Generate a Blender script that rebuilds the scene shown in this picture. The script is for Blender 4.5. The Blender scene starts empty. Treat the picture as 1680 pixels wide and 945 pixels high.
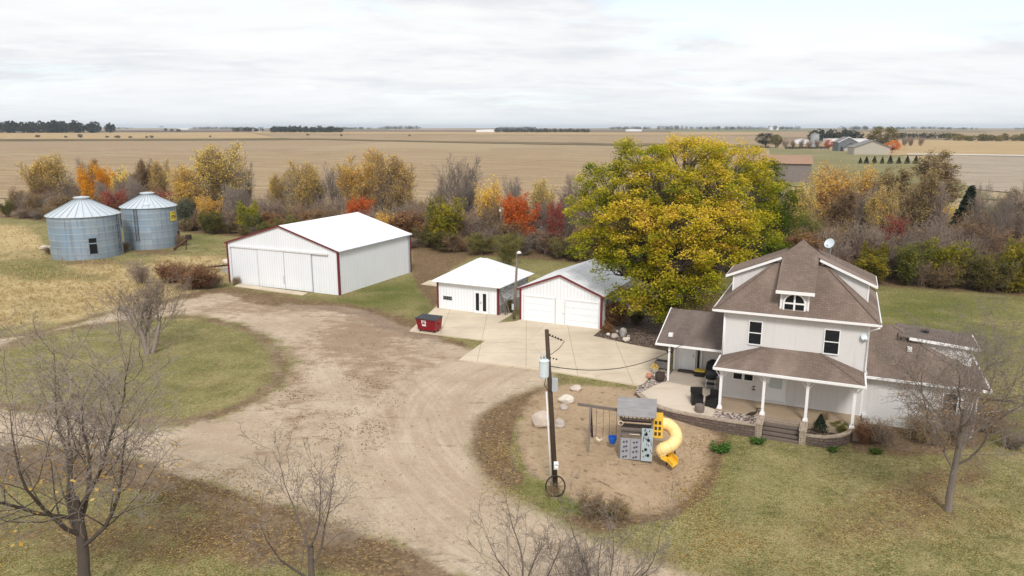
import bpy, math, random
import numpy as np
from mathutils import Vector, Matrix, noise as mnoise
R = math.radians
scene = bpy.context.scene
COL = scene.collection

# ------------------------------------------------------------------ camera model (drone, 16 m up)
FPX, YH, CH = 1210.0, 209.0, 16.0
PITCH = math.atan((472.5 - YH) / FPX)
CP, SP = math.cos(PITCH), math.sin(PITCH)
# house frame: front left corner and the direction of its front wall
HA = Vector((12.554, 42.018, 0.2)); HU = Vector((0.91247, -0.40914, 0)); HV = Vector((0.40914, 0.91247, 0))
HROT = math.atan2(HU.y, HU.x)

def sstep(a, b, x):
    t = np.clip((x - a) / (b - a), 0, 1)
    return t * t * (3 - 2 * t)

def terrain(x, y):
    """height of the land: the lawn dips below the house, far fields rise gently"""
    x = np.asarray(x, dtype=float); y = np.asarray(y, dtype=float)
    u = (x - HA.x) * HU.x + (y - HA.y) * HU.y
    v = (x - HA.x) * HV.x + (y - HA.y) * HV.y
    dip = -0.58 * sstep(-6.0, 1.5, u) * (1 - sstep(2.0, 16.0, v)) * (1 - 0.62 * sstep(6.3, 9.0, u)) 
    d = np.sqrt(x * x + y * y)
    rise = 8.0 * sstep(520, 1350, d)
    roll = 0.10 * np.sin(x * 0.07 + 1.0) * np.sin(y * 0.06) * sstep(25, 45, y)
    return dip + rise + roll * (1 - sstep(-30, -20, x) * (1 - sstep(-10, 60, x)) * 0.8)

def G(px, py, z=0.0):
    """point of the land (or of the level z) that stands at this place of the photograph"""
    dx = px - 840; up = 472.5 - py
    d = Vector((dx, CP * FPX + SP * up, -SP * FPX + CP * up))
    if d.z > -1e-4: d.z = -1e-4
    t = (z - CH) / d.z
    return Vector((d.x * t, d.y * t, z))

def _s(a, b, x):
    t = min(1.0, max(0.0, (x - a) / (b - a))); return t * t * (3 - 2 * t)
def tz(x, y):
    u = (x - HA.x) * HU.x + (y - HA.y) * HU.y; v = (x - HA.x) * HV.x + (y - HA.y) * HV.y
    dip = -0.58 * _s(-6.0, 1.5, u) * (1 - _s(2.0, 16.0, v)) * (1 - 0.62 * _s(6.3, 9.0, u))
    roll = 0.10 * math.sin(x * 0.07 + 1.0) * math.sin(y * 0.06) * _s(25, 45, y)
    return dip + 8.0 * _s(520, 1350, math.hypot(x, y)) + roll * (1 - _s(-30, -20, x) * (1 - _s(-10, 60, x)) * 0.8)
def GT(px, py):
    z = 0.0
    for _ in range(60):
        p = G(px, py, z); nz = tz(p.x, p.y); e = nz - z; z += e * 0.5
        if abs(e) < 2e-4: break
    p.z = tz(p.x, p.y); return p

def PX(p):
    v = p - Vector((0, 0, CH)); c = v.y * CP - v.z * SP
    return 840 + FPX * v.x / c, 472.5 - FPX * (v.y * SP + v.z * CP) / c


# ------------------------------------------------------------------ mesh builder
class MB:
    def __init__(s): s.v = []; s.f = []; s.uv = []; s.mi = []; s.sm = []
    def poly(s, pts, mi=0, uv=None, smooth=False):
        pts = [Vector(p) for p in pts]; b = len(s.v); s.v += [tuple(p) for p in pts]
        s.f.append(tuple(range(b, b + len(pts)))); s.mi.append(mi); s.sm.append(smooth)
        if uv is None:
            n = Vector((0, 0, 0))
            for i in range(len(pts)):
                a, c = pts[i], pts[(i + 1) % len(pts)]
                n += Vector(((a.y - c.y) * (a.z + c.z), (a.z - c.z) * (a.x + c.x), (a.x - c.x) * (a.y + c.y)))
            if n.length < 1e-12: n = Vector((0, 0, 1))
            n.normalize()
            t = Vector((1, 0, 0)) if abs(n.z) > .999 else Vector((0, 0, 1)).cross(n).normalized()
            w = n.cross(t)
            uv = [(p.dot(t), p.dot(w)) for p in pts]
        s.uv += uv
    def box(s, x0, y0, z0, x1, y1, z1, mi=0, M=None, skip=''):
        c = [Vector((x, y, z)) for z in (z0, z1) for y in (y0, y1) for x in (x0, x1)]
        if M is not None: c = [M @ p for p in c]
        F = {'b': (0, 2, 3, 1), 't': (4, 5, 7, 6), 'f': (0, 1, 5, 4), 'k': (3, 2, 6, 7), 'l': (2, 0, 4, 6), 'r': (1, 3, 7, 5)}
        for k, q in F.items():
            if k not in skip: s.poly([c[i] for i in q], mi)
    def bar(s, a, b, w, h=None, mi=0, up=(0, 0, 1)):
        """square bar from a to b"""
        a = Vector(a); b = Vector(b); h = h or w; d = (b - a); L = d.length
        if L < 1e-6: return
        d.normalize(); u = Vector(up)
        if abs(d.dot(u)) > .98: u = Vector((0, 1, 0))
        x = d.cross(u).normalized(); z = x.cross(d)
        M = Matrix(((x.x, d.x, z.x, a.x), (x.y, d.y, z.y, a.y), (x.z, d.z, z.z, a.z), (0, 0, 0, 1)))
        s.box(-w / 2, 0, -h / 2, w / 2, L, h / 2, mi, M)
    def tube(s, pts, rad, k=6, mi=0, caps=True, smooth=True):
        pts = [Vector(p) for p in pts]
        if not isinstance(rad, (list, tuple)): rad = [rad] * len(pts)
        rings = []; px = None
        for i, p in enumerate(pts):
            d = (pts[min(i + 1, len(pts) - 1)] - pts[max(i - 1, 0)])
            if d.length < 1e-9: d = Vector((0, 0, 1))
            d.normalize()
            if px is None: x = d.orthogonal().normalized()
            else:
                x = px - d * px.dot(d)
                x = x.normalized() if x.length > 1e-6 else d.orthogonal().normalized()
            px = x; y = d.cross(x); b = len(s.v)
            for j in range(k):
                a = 2 * math.pi * j / k
                s.v.append(tuple(p + (x * math.cos(a) + y * math.sin(a)) * rad[i]))
            rings.append(b)
        acc = 0
        for i in range(len(pts) - 1):
            L = (pts[i + 1] - pts[i]).length
            for j in range(k):
                j2 = (j + 1) % k
                s.f.append((rings[i] + j, rings[i] + j2, rings[i + 1] + j2, rings[i + 1] + j)); s.mi.append(mi); s.sm.append(smooth)
                c = 6.2832 * max(rad[i], .01) / k
                s.uv += [(j * c, acc), ((j + 1) * c, acc), ((j + 1) * c, acc + L), (j * c, acc + L)]
            acc += L
        if caps:
            for b, rev in ((rings[0], True), (rings[-1], False)):
                q = list(range(b, b + k)); q = q[::-1] if rev else q
                s.f.append(tuple(q)); s.mi.append(mi); s.sm.append(False)
                s.uv += [(s.v[i][0], s.v[i][1]) for i in q]
    def lathe(s, prof, n=24, c=(0, 0, 0), mi=0, smooth=True, M=None):
        """prof: list of (radius, height)"""
        c = Vector(c); R0 = max(p[0] for p in prof); acc = 0
        for i in range(len(prof) - 1):
            (r0, z0), (r1, z1) = prof[i], prof[i + 1]; L = math.hypot(r1 - r0, z1 - z0)
            for j in range(n):
                a0 = 2 * math.pi * j / n; a1 = 2 * math.pi * (j + 1) / n
                P = [Vector((r0 * math.cos(a0), r0 * math.sin(a0), z0)), Vector((r0 * math.cos(a1), r0 * math.sin(a1), z0)),
                     Vector((r1 * math.cos(a1), r1 * math.sin(a1), z1)), Vector((r1 * math.cos(a0), r1 * math.sin(a0), z1))]
                U = [(a0 * R0, acc), (a1 * R0, acc), (a1 * R0, acc + L), (a0 * R0, acc + L)]
                if r0 < 1e-5: P.pop(0); U.pop(0)
                elif r1 < 1e-5: P.pop(2); U.pop(2)
                P = [(M @ p if M is not None else p) + c for p in P]
                s.poly(P, mi, U, smooth)
            acc += L
    def prism(s, pts, z0, z1, mi=0, mtop=None):
        """plan polygon (counter-clockwise) extruded between two heights"""
        n = len(pts); mtop = mi if mtop is None else mtop
        s.poly([(p[0], p[1], z1) for p in pts], mtop); s.poly([(p[0], p[1], z0) for p in pts][::-1], mi)
        acc = 0
        for i in range(n):
            a, b = pts[i], pts[(i + 1) % n]; L = math.hypot(b[0] - a[0], b[1] - a[1])
            s.poly([(a[0], a[1], z0), (b[0], b[1], z0), (b[0], b[1], z1), (a[0], a[1], z1)], mi,
                   [(acc, z0), (acc + L, z0), (acc + L, z1), (acc, z1)]); acc += L
    def slab(s, pts, th, mi=0, medge=None):
        """a sloping sheet with thickness th below it; pts counter-clockwise from above"""
        pts = [Vector(p) for p in pts]; medge = mi if medge is None else medge
        s.poly(pts, mi); low = [p - Vector((0, 0, th)) for p in pts]; s.poly(low[::-1], medge)
        for i in range(len(pts)):
            j = (i + 1) % len(pts); s.poly([low[i], low[j], pts[j], pts[i]], medge)
    def build(s, name, mats, parent=None, loc=None, rot=None, weld=False):
        me = bpy.data.meshes.new(name); me.from_pydata(s.v, [], s.f)
        if not isinstance(mats, (list, tuple)): mats = [mats]
        for m in mats: me.materials.append(m)
        me.polygons.foreach_set('material_index', s.mi); me.polygons.foreach_set('use_smooth', s.sm)
        if len(s.uv) == len(me.loops):
            l = me.uv_layers.new(name='UVMap'); l.data.foreach_set('uv', np.array(s.uv, dtype=np.float32).ravel())
        if weld:
            import bmesh
            b = bmesh.new(); b.from_mesh(me); bmesh.ops.remove_doubles(b, verts=b.verts, dist=.0005); b.to_mesh(me); b.free()
        me.update()
        o = bpy.data.objects.new(name, me); COL.objects.link(o)
        if parent: o.parent = parent
        if loc is not None: o.location = loc
        if rot is not None: o.rotation_euler = rot
        return o

def tag(o, label=None, cat=None, group=None, kind=None):
    if label: o['label'] = label
    if cat: o['category'] = cat
    if group: o['group'] = group
    if kind: o['kind'] = kind
    return o
def each(name, mbs, mat, parent):
    for q in mbs: q.build(name, mat, parent)
def thing(name, label, cat, loc, rotz=0, group=None):
    o = bpy.data.objects.new(name, None); COL.objects.link(o); o.location = loc; o.rotation_euler = (0, 0, rotz)
    o.empty_display_size = .3
    return tag(o, label, cat, group)
def copy_tree(o, parent=None):
    c = o.copy(); COL.objects.link(c)
    if parent: c.parent = parent
    for ch in list(o.children): copy_tree(ch, c)
    return c

# ------------------------------------------------------------------ material helpers
class NT:
    def __init__(s, name):
        s.m = bpy.data.materials.new(name); s.m.use_nodes = True; s.t = s.m.node_tree; s.t.nodes.clear()
        s.out = s.t.nodes.new('ShaderNodeOutputMaterial')
    def n(s, ty, **kw):
        x = s.t.nodes.new('ShaderNode' + ty)
        for k, v in kw.items(): setattr(x, k, v)
        return x
    def link(s, a, b): s.t.links.new(a, b)
    def setin(s, sock, v):
        if isinstance(v, bpy.types.NodeSocket): s.link(v, sock)
        elif isinstance(v, (tuple, list)): sock.default_value = (*v, 1) if len(v) == 3 and sock.type == 'RGBA' else v
        else: sock.default_value = v
    def coord(s, which='Object'): return s.n('TexCoord').outputs[which]
    def geo(s): return s.n('NewGeometry').outputs['Position']
    def uv(s): return s.coord('UV')
    def mapping(s, vec, scale=(1, 1, 1), rot=(0, 0, 0), loc=(0, 0, 0)):
        m = s.n('Mapping'); s.link(vec, m.inputs[0]); m.inputs['Scale'].default_value = scale; m.inputs['Rotation'].default_value = rot; m.inputs['Location'].default_value = loc
        return m.outputs[0]
    def noise(s, vec, scale, detail=3, rough=.55, dist=0):
        x = s.n('TexNoise'); s.link(vec, x.inputs['Vector']); x.inputs['Scale'].default_value = scale; x.inputs['Detail'].default_value = detail
        x.inputs['Roughness'].default_value = rough; x.inputs['Distortion'].default_value = dist
        return x.outputs['Fac']
    def voro(s, vec, scale, feat='F1', out='Distance'):
        x = s.n('TexVoronoi'); x.feature = feat; s.link(vec, x.inputs['Vector']); x.inputs['Scale'].default_value = scale
        return x.outputs[out]
    def math(s, op, a, b=0.0, clamp=False):
        x = s.n('Math', operation=op); x.use_clamp = clamp; s.setin(x.inputs[0], a); s.setin(x.inputs[1], b); return x.outputs[0]
    def ss(s, v, a, b, lo=0.0, hi=1.0):
        x = s.n('MapRange'); x.interpolation_type = 'SMOOTHSTEP'; s.setin(x.inputs[0], v)
        x.inputs[1].default_value = a; x.inputs[2].default_value = b; x.inputs[3].default_value = lo; x.inputs[4].default_value = hi
        return x.outputs[0]
    def mix(s, f, a, b, blend='MIX'):
        x = s.n('Mix', data_type='RGBA', blend_type=blend); s.setin(x.inputs[0], f); s.setin(x.inputs[6], a); s.setin(x.inputs[7], b); return x.outputs[2]
    def ramp(s, f, stops, interp='LINEAR'):
        x = s.n('ValToRGB'); x.color_ramp.interpolation = interp; s.setin(x.inputs[0], f); e = x.color_ramp.elements
        while len(e) < len(stops): e.new(.5)
        for i, (p, c) in enumerate(stops): e[i].position = p; e[i].color = (*c, 1)
        return x.outputs[0]
    def attr(s, name): return s.n('Attribute', attribute_name=name).outputs['Fac']
    def rnd(s): return s.n('ObjectInfo').outputs['Random']
    def sep(s, v):
        x = s.n('SeparateXYZ'); s.link(v, x.inputs[0]); return x.outputs
    def comb(s, x, y, z):
        c = s.n('CombineXYZ'); s.setin(c.inputs[0], x); s.setin(c.inputs[1], y); s.setin(c.inputs[2], z); return c.outputs[0]
    def hsv(s, col, h=.5, sat=1.0, val=1.0):
        x = s.n('HueSaturation'); s.setin(x.inputs['Hue'], h); s.setin(x.inputs['Saturation'], sat); s.setin(x.inputs['Value'], val); s.setin(x.inputs['Color'], col); return x.outputs[0]
    def bump(s, h, strength=.5, dist=.02):
        x = s.n('Bump'); x.inputs['Strength'].default_value = strength; x.inputs['Distance'].default_value = dist; s.link(h, x.inputs['Height']); return x.outputs[0]
    def done(s, col, rough=.8, metal=0.0, normal=None, spec=.3):
        p = s.n('BsdfPrincipled'); s.setin(p.inputs['Base Color'], col); s.setin(p.inputs['Roughness'], rough); s.setin(p.inputs['Metallic'], metal)
        p.inputs['Specular IOR Level'].default_value = spec
        if normal is not None: s.link(normal, p.inputs['Normal'])
        s.link(p.outputs[0], s.out.inputs[0]); return s.m

def plain(name, col, rough=.7, metal=0, var=.12, scale=6, spec=.3, bump=0):
    t = NT(name); v = t.coord('Object'); f = t.noise(v, scale, 4, .6)
    c = t.mix(f, tuple(x * (1 - var) for x in col), tuple(min(1, x * (1 + var)) for x in col))
    return t.done(c, rough, metal, t.bump(t.noise(v, scale * 4, 3), bump, .01) if bump else None, spec)

M = {}
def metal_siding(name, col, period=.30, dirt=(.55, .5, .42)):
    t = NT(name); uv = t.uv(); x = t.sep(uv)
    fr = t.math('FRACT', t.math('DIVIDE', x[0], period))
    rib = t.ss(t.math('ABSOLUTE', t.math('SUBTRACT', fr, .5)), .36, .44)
    grime = t.noise(t.mapping(uv, (1.2, .12, 1)), 1.6, 4, .6)
    low = t.ss(x[1], .0, .9, 1, 0)
    g = t.math('MULTIPLY', t.ss(grime, .45, .8), t.math('ADD', .12, t.math('MULTIPLY', low, .35)))
    c = t.mix(g, col, dirt)
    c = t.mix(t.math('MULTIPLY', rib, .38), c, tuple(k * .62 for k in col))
    c = t.mix(t.math('MULTIPLY', t.ss(t.noise(uv, .35, 2), .35, .7), .12), c, tuple(k * .7 for k in col))
    return t.done(c, .45, 0, t.bump(rib, .2, .02), .4)
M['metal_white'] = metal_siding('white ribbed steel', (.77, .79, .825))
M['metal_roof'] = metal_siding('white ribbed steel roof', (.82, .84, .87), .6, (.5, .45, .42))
def old_roof():
    t = NT('weathered white steel roof'); uv = t.uv(); x = t.sep(uv)
    fr = t.math('FRACT', t.math('DIVIDE', x[0], .6)); rib = t.ss(t.math('ABSOLUTE', t.math('SUBTRACT', fr, .5)), .43, .48)
    row = t.math('FRACT', t.math('DIVIDE', x[1], 2.4)); lap = t.ss(t.math('ABSOLUTE', t.math('SUBTRACT', row, .5)), .475, .49)
    st = t.noise(t.mapping(uv, (2.0, .2, 1)), 1.2, 5, .65); sp = t.noise(uv, .5, 4, .6)
    c = t.mix(t.ss(st, .48, .75), (.80, .81, .83), (.56, .53, .51)); c = t.mix(t.math('MULTIPLY', t.ss(sp, .5, .75), .5), c, (.5, .52, .56))
    c = t.mix(t.math('MULTIPLY', t.math('MAXIMUM', rib, lap), .22), c, (.42, .42, .44))
    return t.done(c, .45, .1, t.bump(rib, .5, .03), .4)
M['old_roof'] = old_roof()
def lap_siding(name, col, period=.115, peel=0):
    t = NT(name); uv = t.uv(); x = t.sep(uv); fr = t.math('FRACT', t.math('DIVIDE', x[1], period))
    gap = t.ss(fr, .0, .16, 1, 0)
    c = t.mix(t.math('MULTIPLY', t.ss(t.noise(uv, .7, 3), .3, .75), .16), col, tuple(k * .8 for k in col))
    st = t.noise(t.mapping(uv, (3, .15, 1)), 1.5, 4, .6)
    c = t.mix(t.math('MULTIPLY', t.ss(st, .5, .75), .3), c, (.45, .42, .37))
    c = t.mix(t.math('MULTIPLY', gap, .5), c, tuple(k * .45 for k in col))  # thin shadow line at each lap, painted into the siding colour
    if peel:
        pl = t.noise(t.mapping(uv, (.7, 3, 1)), 2.2, 5, .7)
        c = t.mix(t.ss(pl, .46, .54), c, t.mix(t.noise(uv, 8), (.28, .26, .25), (.5, .5, .5)))
    return t.done(c, .55, 0, t.bump(fr, .15, .01), .3)
M['siding'] = lap_siding('pale grey lap siding', (.66, .645, .635))
M['siding_peel'] = lap_siding('peeling white boards', (.72, .73, .74), .2, 1)
def shingles(name, a, b, c3):
    t = NT(name); uv = t.uv(); br = t.n('TexBrick'); t.link(uv, br.inputs['Vector']); br.offset = .5
    br.inputs['Scale'].default_value = 1; br.inputs['Brick Width'].default_value = .32; br.inputs['Row Height'].default_value = .15
    br.inputs['Mortar Size'].default_value = .012; br.inputs['Bias'].default_value = -.1
    br.inputs['Color1'].default_value = (*a, 1); br.inputs['Color2'].default_value = (*b, 1); br.inputs['Mortar'].default_value = (*c3, 1)
    n1 = t.noise(uv, 3.0, 5, .7); n2 = t.noise(t.mapping(uv, (1.0, .3, 1)), .45, 4, .6); n3 = t.noise(uv, 24, 2)
    c = t.mix(t.ss(n1, .3, .75), br.outputs[0], tuple(k * .8 for k in a)); c = t.mix(t.math('MULTIPLY', t.ss(n2, .42, .72), .45), c, tuple(min(1, k * 1.5) for k in b))
    c = t.mix(t.math('MULTIPLY', n3, .35), c, tuple(k * .6 for k in a))
    return t.done(c, .92, 0, t.bump(br.outputs['Fac'], .35, -.012), .15)
M['shingle'] = shingles('brown asphalt shingles', (.178, .130, .105), (.248, .188, .156), (.08, .058, .049))
M['shingle_entry'] = shingles('dark brown asphalt shingles', (.14, .108, .094), (.19, .15, .13), (.07, .054, .048))
M['white'] = plain('white painted trim', (.80, .79, .79), .45, 0, .05, 2, .4)
M['dirty_white'] = plain('grubby white paint', (.66, .66, .65), .6, 0, .15, 3)
M['red_trim'] = plain('dark red trim', (.155, .025, .03), .5, 0, .12, 4)
M['door_white'] = plain('white door paint', (.76, .78, .80), .4, 0, .05, 1.5, .4)
def garage_door():
    t = NT('panelled white garage door'); uv = t.uv(); x = t.sep(uv)
    a = t.math('ABSOLUTE', t.math('SUBTRACT', t.math('FRACT', t.math('DIVIDE', x[1], .53)), .5)); g = t.ss(a, .465, .49)
    b = t.math('ABSOLUTE', t.math('SUBTRACT', t.math('FRACT', t.math('DIVIDE', x[0], .64)), .5)); pnl = t.ss(t.math('MAXIMUM', a, b), .32, .36)
    c = t.mix(t.math('MULTIPLY', g, .5), (.76, .79, .83), (.45, .46, .5)); c = t.mix(t.math('MULTIPLY', t.ss(t.noise(uv, 1.5, 4), .5, .8), .2), c, (.55, .53, .5))
    return t.done(c, .45, 0, t.bump(t.math('ADD', g, t.math('MULTIPLY', pnl, .5)), .5, -.02), .35)
M['garage_door'] = garage_door()
def glass():
    t = NT('dark window glass'); v = t.coord('Object')
    c = t.mix(t.noise(v, 2.5, 2), (.006, .007, .010), (.022, .024, .030)); return t.done(c, .08, 0, None, .22)
M['glass'] = glass()
M['glass_pale'] = plain('frosted door glass', (.50, .55, .56), .15, 0, .1, 2, .5)
M['black'] = plain('black', (.012, .012, .013), .6, 0, .3, 8)
M['painted_void'] = plain('painted bin darkness', (.006, .006, .006), .9)
M['dark_wicker'] = plain('black wicker', (.016, .014, .014), .65, 0, .5, 40, .3, .5)
M['grey_metal'] = plain('grey painted steel', (.42, .45, .48), .45, .2, .1, 4, .4)
M['pale_metal'] = plain('pale grey enamel', (.60, .66, .70), .35, .1, .07, 4, .5)
M['rust'] = plain('rusty iron', (.10, .055, .035), .85, .2, .4, 12)
M['dark_rust'] = plain('dark rusted iron', (.045, .03, .025), .85, .2, .4, 12)
M['yellow_sign'] = plain('yellow sign enamel', (.62, .50, .08), .5, 0, .15, 3)
M['sign_ink'] = plain('dark sign lettering', (.10, .09, .04), .6)
M['dumpster_red'] = plain('dark red dumpster paint', (.23, .012, .02), .4, 0, .25, 3, .4)
M['lid'] = plain('black plastic lid', (.045, .045, .055), .5, 0, .3, 3)
M['emblem'] = plain('white vinyl', (.78, .74, .74), .5)
M['slide'] = plain('yellow slide plastic', (.86, .63, .28), .4, 0, .07, 1.5, .4)
M['slide_bright'] = plain('bright yellow plastic', (.78, .46, .04), .45, 0, .08, 2, .4)
M['blue_plastic'] = plain('blue plastic', (.01, .10, .50), .4, 0, .1, 3, .4)
M['purple_plastic'] = plain('dark purple plastic', (.05, .045, .085), .5)
M['swing_white'] = plain('cream plastic', (.72, .62, .48), .5)
M['cable'] = plain('black cable', (.03, .028, .026), .7)
M['cable_pale'] = plain('pale cable', (.45, .42, .38), .6)
M['terracotta'] = plain('faded orange pot', (.52, .24, .16), .7, 0, .2, 9)
M['mum_yellow'] = plain('yellow flowers', (.52, .36, .05), .8, 0, .3, 20)
M['stone_pale'] = None
def wood(name, a, b, sx=.6, sy=14):
    t = NT(name); uv = t.uv(); n = t.noise(t.mapping(uv, (sy, sx, 1)), 3, 5, .65); m = t.noise(uv, 1.3, 3)
    c = t.mix(n, a, b); c = t.mix(t.math('MULTIPLY', t.ss(m, .5, .8), .4), c, tuple(k * .6 for k in a)); return t.done(c, .88, 0, t.bump(n, .4, .01), .2)
M['pole_wood'] = wood('weathered pole timber', (.035, .023, .016), (.10, .07, .05))
M['pole_grey'] = wood('grey pole timber', (.13, .10, .08), (.24, .20, .165))
M['play_wood'] = wood('weathered grey play timber', (.11, .085, .07), (.24, .20, .18))
M['play_roof'] = wood('weathered roof boards', (.13, .125, .125), (.36, .35, .35), 2.6, .35)
M['timber_step'] = wood('dark sleeper timber', (.035, .026, .022), (.09, .068, .058), 10, .6); M['tread'] = wood('worn brown tread timber', (.10, .078, .066), (.20, .16, .135), 6, .6)
M['climb_panel'] = plain('grey climbing panel', (.30, .30, .33), .7, 0, .2, 3)
M['pattern_panel'] = plain('blue grey moulded panel', (.36, .43, .46), .5, 0, .1, 3)
def masonry(name, a, b, mort, w=.4, h=.15):
    t = NT(name); uv = t.uv(); br = t.n('TexBrick'); t.link(uv, br.inputs['Vector']); br.inputs['Scale'].default_value = 1
    br.inputs['Brick Width'].default_value = w; br.inputs['Row Height'].default_value = h; br.inputs['Mortar Size'].default_value = .012
    br.inputs['Color1'].default_value = (*a, 1); br.inputs['Color2'].default_value = (*b, 1); br.inputs['Mortar'].default_value = (*mort, 1)
    c = t.mix(t.ss(t.noise(uv, 4, 5, .7), .35, .75), br.outputs[0], tuple(k * .7 for k in a)); return t.done(c, .9, 0, t.bump(br.outputs['Fac'], .8, -.03), .2)
M['retain'] = masonry('split face retaining block', (.13, .095, .078), (.20, .15, .125), (.045, .033, .028), .45, .15)
M['cap'] = masonry('tan wall cap', (.40, .32, .25), (.46, .37, .29), (.2, .16, .12), .4, .6)
M['paver'] = masonry('tan paver', (.36, .28, .22), (.43, .34, .27), (.17, .13, .1), .2, .1)
M['pier'] = masonry('tan pillar block', (.38, .31, .24), (.45, .37, .29), (.2, .16, .12), .3, .15)
M['foundation'] = masonry('white foundation block', (.62, .64, .66), (.68, .70, .71), (.5, .5, .5), .4, .2)
M['stone_found'] = masonry('grey stone foundation', (.30, .29, .28), (.40, .38, .36), (.2, .18, .17), .4, .25)
def concrete(name, base, dark, joint=3.4):
    t = NT(name); uv = t.uv()
    n1 = t.noise(uv, .35, 5, .65); n2 = t.noise(uv, 2.2, 5, .7); n3 = t.noise(uv, 30, 2)
    c = t.mix(t.ss(n1, .32, .7), base, tuple(k * .82 for k in base)); c = t.mix(t.math('MULTIPLY', t.ss(n2, .52, .8), .55), c, dark)
    c = t.mix(t.math('MULTIPLY', t.ss(t.noise(t.mapping(uv, (.3, 1.4, 1), (0, 0, .4)), .8, 4, .6), .55, .75), .35), c, (.36, .26, .15))
    c = t.mix(t.math('MULTIPLY', n3, .2), c, dark)
    if joint:
        w = t.sep(t.mapping(uv, (1, 1, 1), (0, 0, .02)))
        g = None
        for ax in (0, 1):
            a = t.math('ABSOLUTE', t.math('SUBTRACT', t.math('FRACT', t.math('DIVIDE', w[ax], joint)), .5)); k = t.ss(a, .4925, .4965)
            g = k if g is None else t.math('MAXIMUM', g, k)
        c = t.mix(t.math('MULTIPLY', g, .6), c, (.13, .11, .085))
        cr = t.voro(t.mapping(uv, (1, 1, 1)), .11, 'DISTANCE_TO_EDGE')
        wob = t.math('ADD', cr, t.math('MULTIPLY', t.math('SUBTRACT', t.noise(uv, 1.5, 4), .5), .04))
        c = t.mix(t.math('MULTIPLY', t.ss(t.math('ABSOLUTE', wob), .002, .006, 1, 0), .22), c, (.2, .17, .135))
    return t.done(c, .9, 0, t.bump(n3, .15, .005), .2)
M['concrete'] = concrete('tan concrete', (.62, .525, .40), (.42, .345, .255))
M['patio'] = concrete('pale patio concrete', (.60, .51, .41), (.46, .38, .30), 0)
M['porch_floor'] = concrete('brown porch concrete', (.36, .275, .19), (.27, .205, .145), 0)
M['porch_slab'] = concrete('grey brown concrete', (.40, .34, .28), (.30, .25, .21), 0)
def gravelbed(name, cols, scale=9):
    t = NT(name); v = t.geo(); c = t.voro(v, scale, 'F1', 'Color'); d = t.voro(v, scale)
    s = t.sep(c); col = t.ramp(s[0], [(0, cols[0]), (.5, cols[1]), (1, cols[2])]); col = t.mix(t.ss(d, .35, .7), col, tuple(k * .4 for k in cols[0]))
    return t.done(col, .9, 0, t.bump(d, .9, -.05), .2)
M['bed_pale'] = gravelbed('pale river stones', [(.30, .22, .19), (.50, .40, .34), (.68, .62, .58)], 8)
M['bed_brown'] = gravelbed('brown landscape rock', [(.11, .075, .055), (.17, .12, .09), (.25, .19, .15)], 7)
def rock(name, a, b):
    t = NT(name); v = t.coord('Object'); n = t.noise(v, 1.6, 6, .7); m = t.noise(v, 7, 5, .7)
    c = t.mix(t.ss(n, .3, .7), a, b); c = t.mix(t.math('MULTIPLY', t.ss(m, .5, .75), .5), c, tuple(k * .55 for k in a)); return t.done(c, .9, 0, t.bump(m, .7, .05), .2)
M['rock_pink'] = rock('pinkish boulder', (.47, .385, .32), (.62, .54, .47))
M['rock_white'] = rock('pale boulder', (.52, .46, .38), (.66, .61, .54))
M['rock_grey'] = rock('grey rock', (.26, .235, .22), (.42, .39, .37))
M['rock_tan'] = rock('tan grey rock', (.34, .29, .25), (.48, .43, .38))
def galv():
    t = NT('galvanised bin wall'); uv = t.uv(); x = t.sep(uv)
    cor = t.math('SINE', t.math('MULTIPLY', x[1], 6.2832 / .1))
    cell = t.n('TexBrick'); t.link(uv, cell.inputs['Vector']); cell.inputs['Scale'].default_value = 1; cell.inputs['Brick Width'].default_value = 2.7; cell.inputs['Row Height'].default_value = .81
    cell.inputs['Mortar Size'].default_value = .02; cell.inputs['Color1'].default_value = (.245, .30, .36, 1); cell.inputs['Color2'].default_value = (.33, .385, .43, 1); cell.inputs['Mortar'].default_value = (.20, .235, .27, 1)
    n = t.noise(t.mapping(uv, (1, .35, 1)), .5, 5, .65); s = t.noise(t.mapping(uv, (2.0, .1, 1)), 1.2, 4, .6)
    c = t.mix(t.ss(n, .35, .7), cell.outputs[0], (.27, .35, .44)); c = t.mix(t.math('MULTIPLY', t.ss(s, .48, .7), .6), c, (.14, .16, .18))
    c = t.mix(t.math('MULTIPLY', t.ss(t.noise(uv, .45, 3), .52, .7), .5), c, (.24, .38, .55))
    low = t.math('MULTIPLY', t.ss(x[1], 0, 1.3, 1, 0), t.ss(t.noise(uv, 1.2, 4, .7), .45, .7)); c = t.mix(t.math('MULTIPLY', low, .7), c, (.23, .16, .1))
    return t.done(c, .5, .35, t.bump(cor, .35, .012), .4)
M['galv'] = galv()
def galv_roof():
    t = NT('galvanised bin roof'); uv = t.uv(); n = t.noise(uv, .7, 4, .6)
    return t.done(t.mix(n, (.50, .56, .60), (.64, .69, .73)), .45, .35, None, .4)
M['galv_roof'] = galv_roof(); M['galv_rib'] = plain('shaded roof rib steel', (.34, .38, .41), .5, .4)
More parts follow.
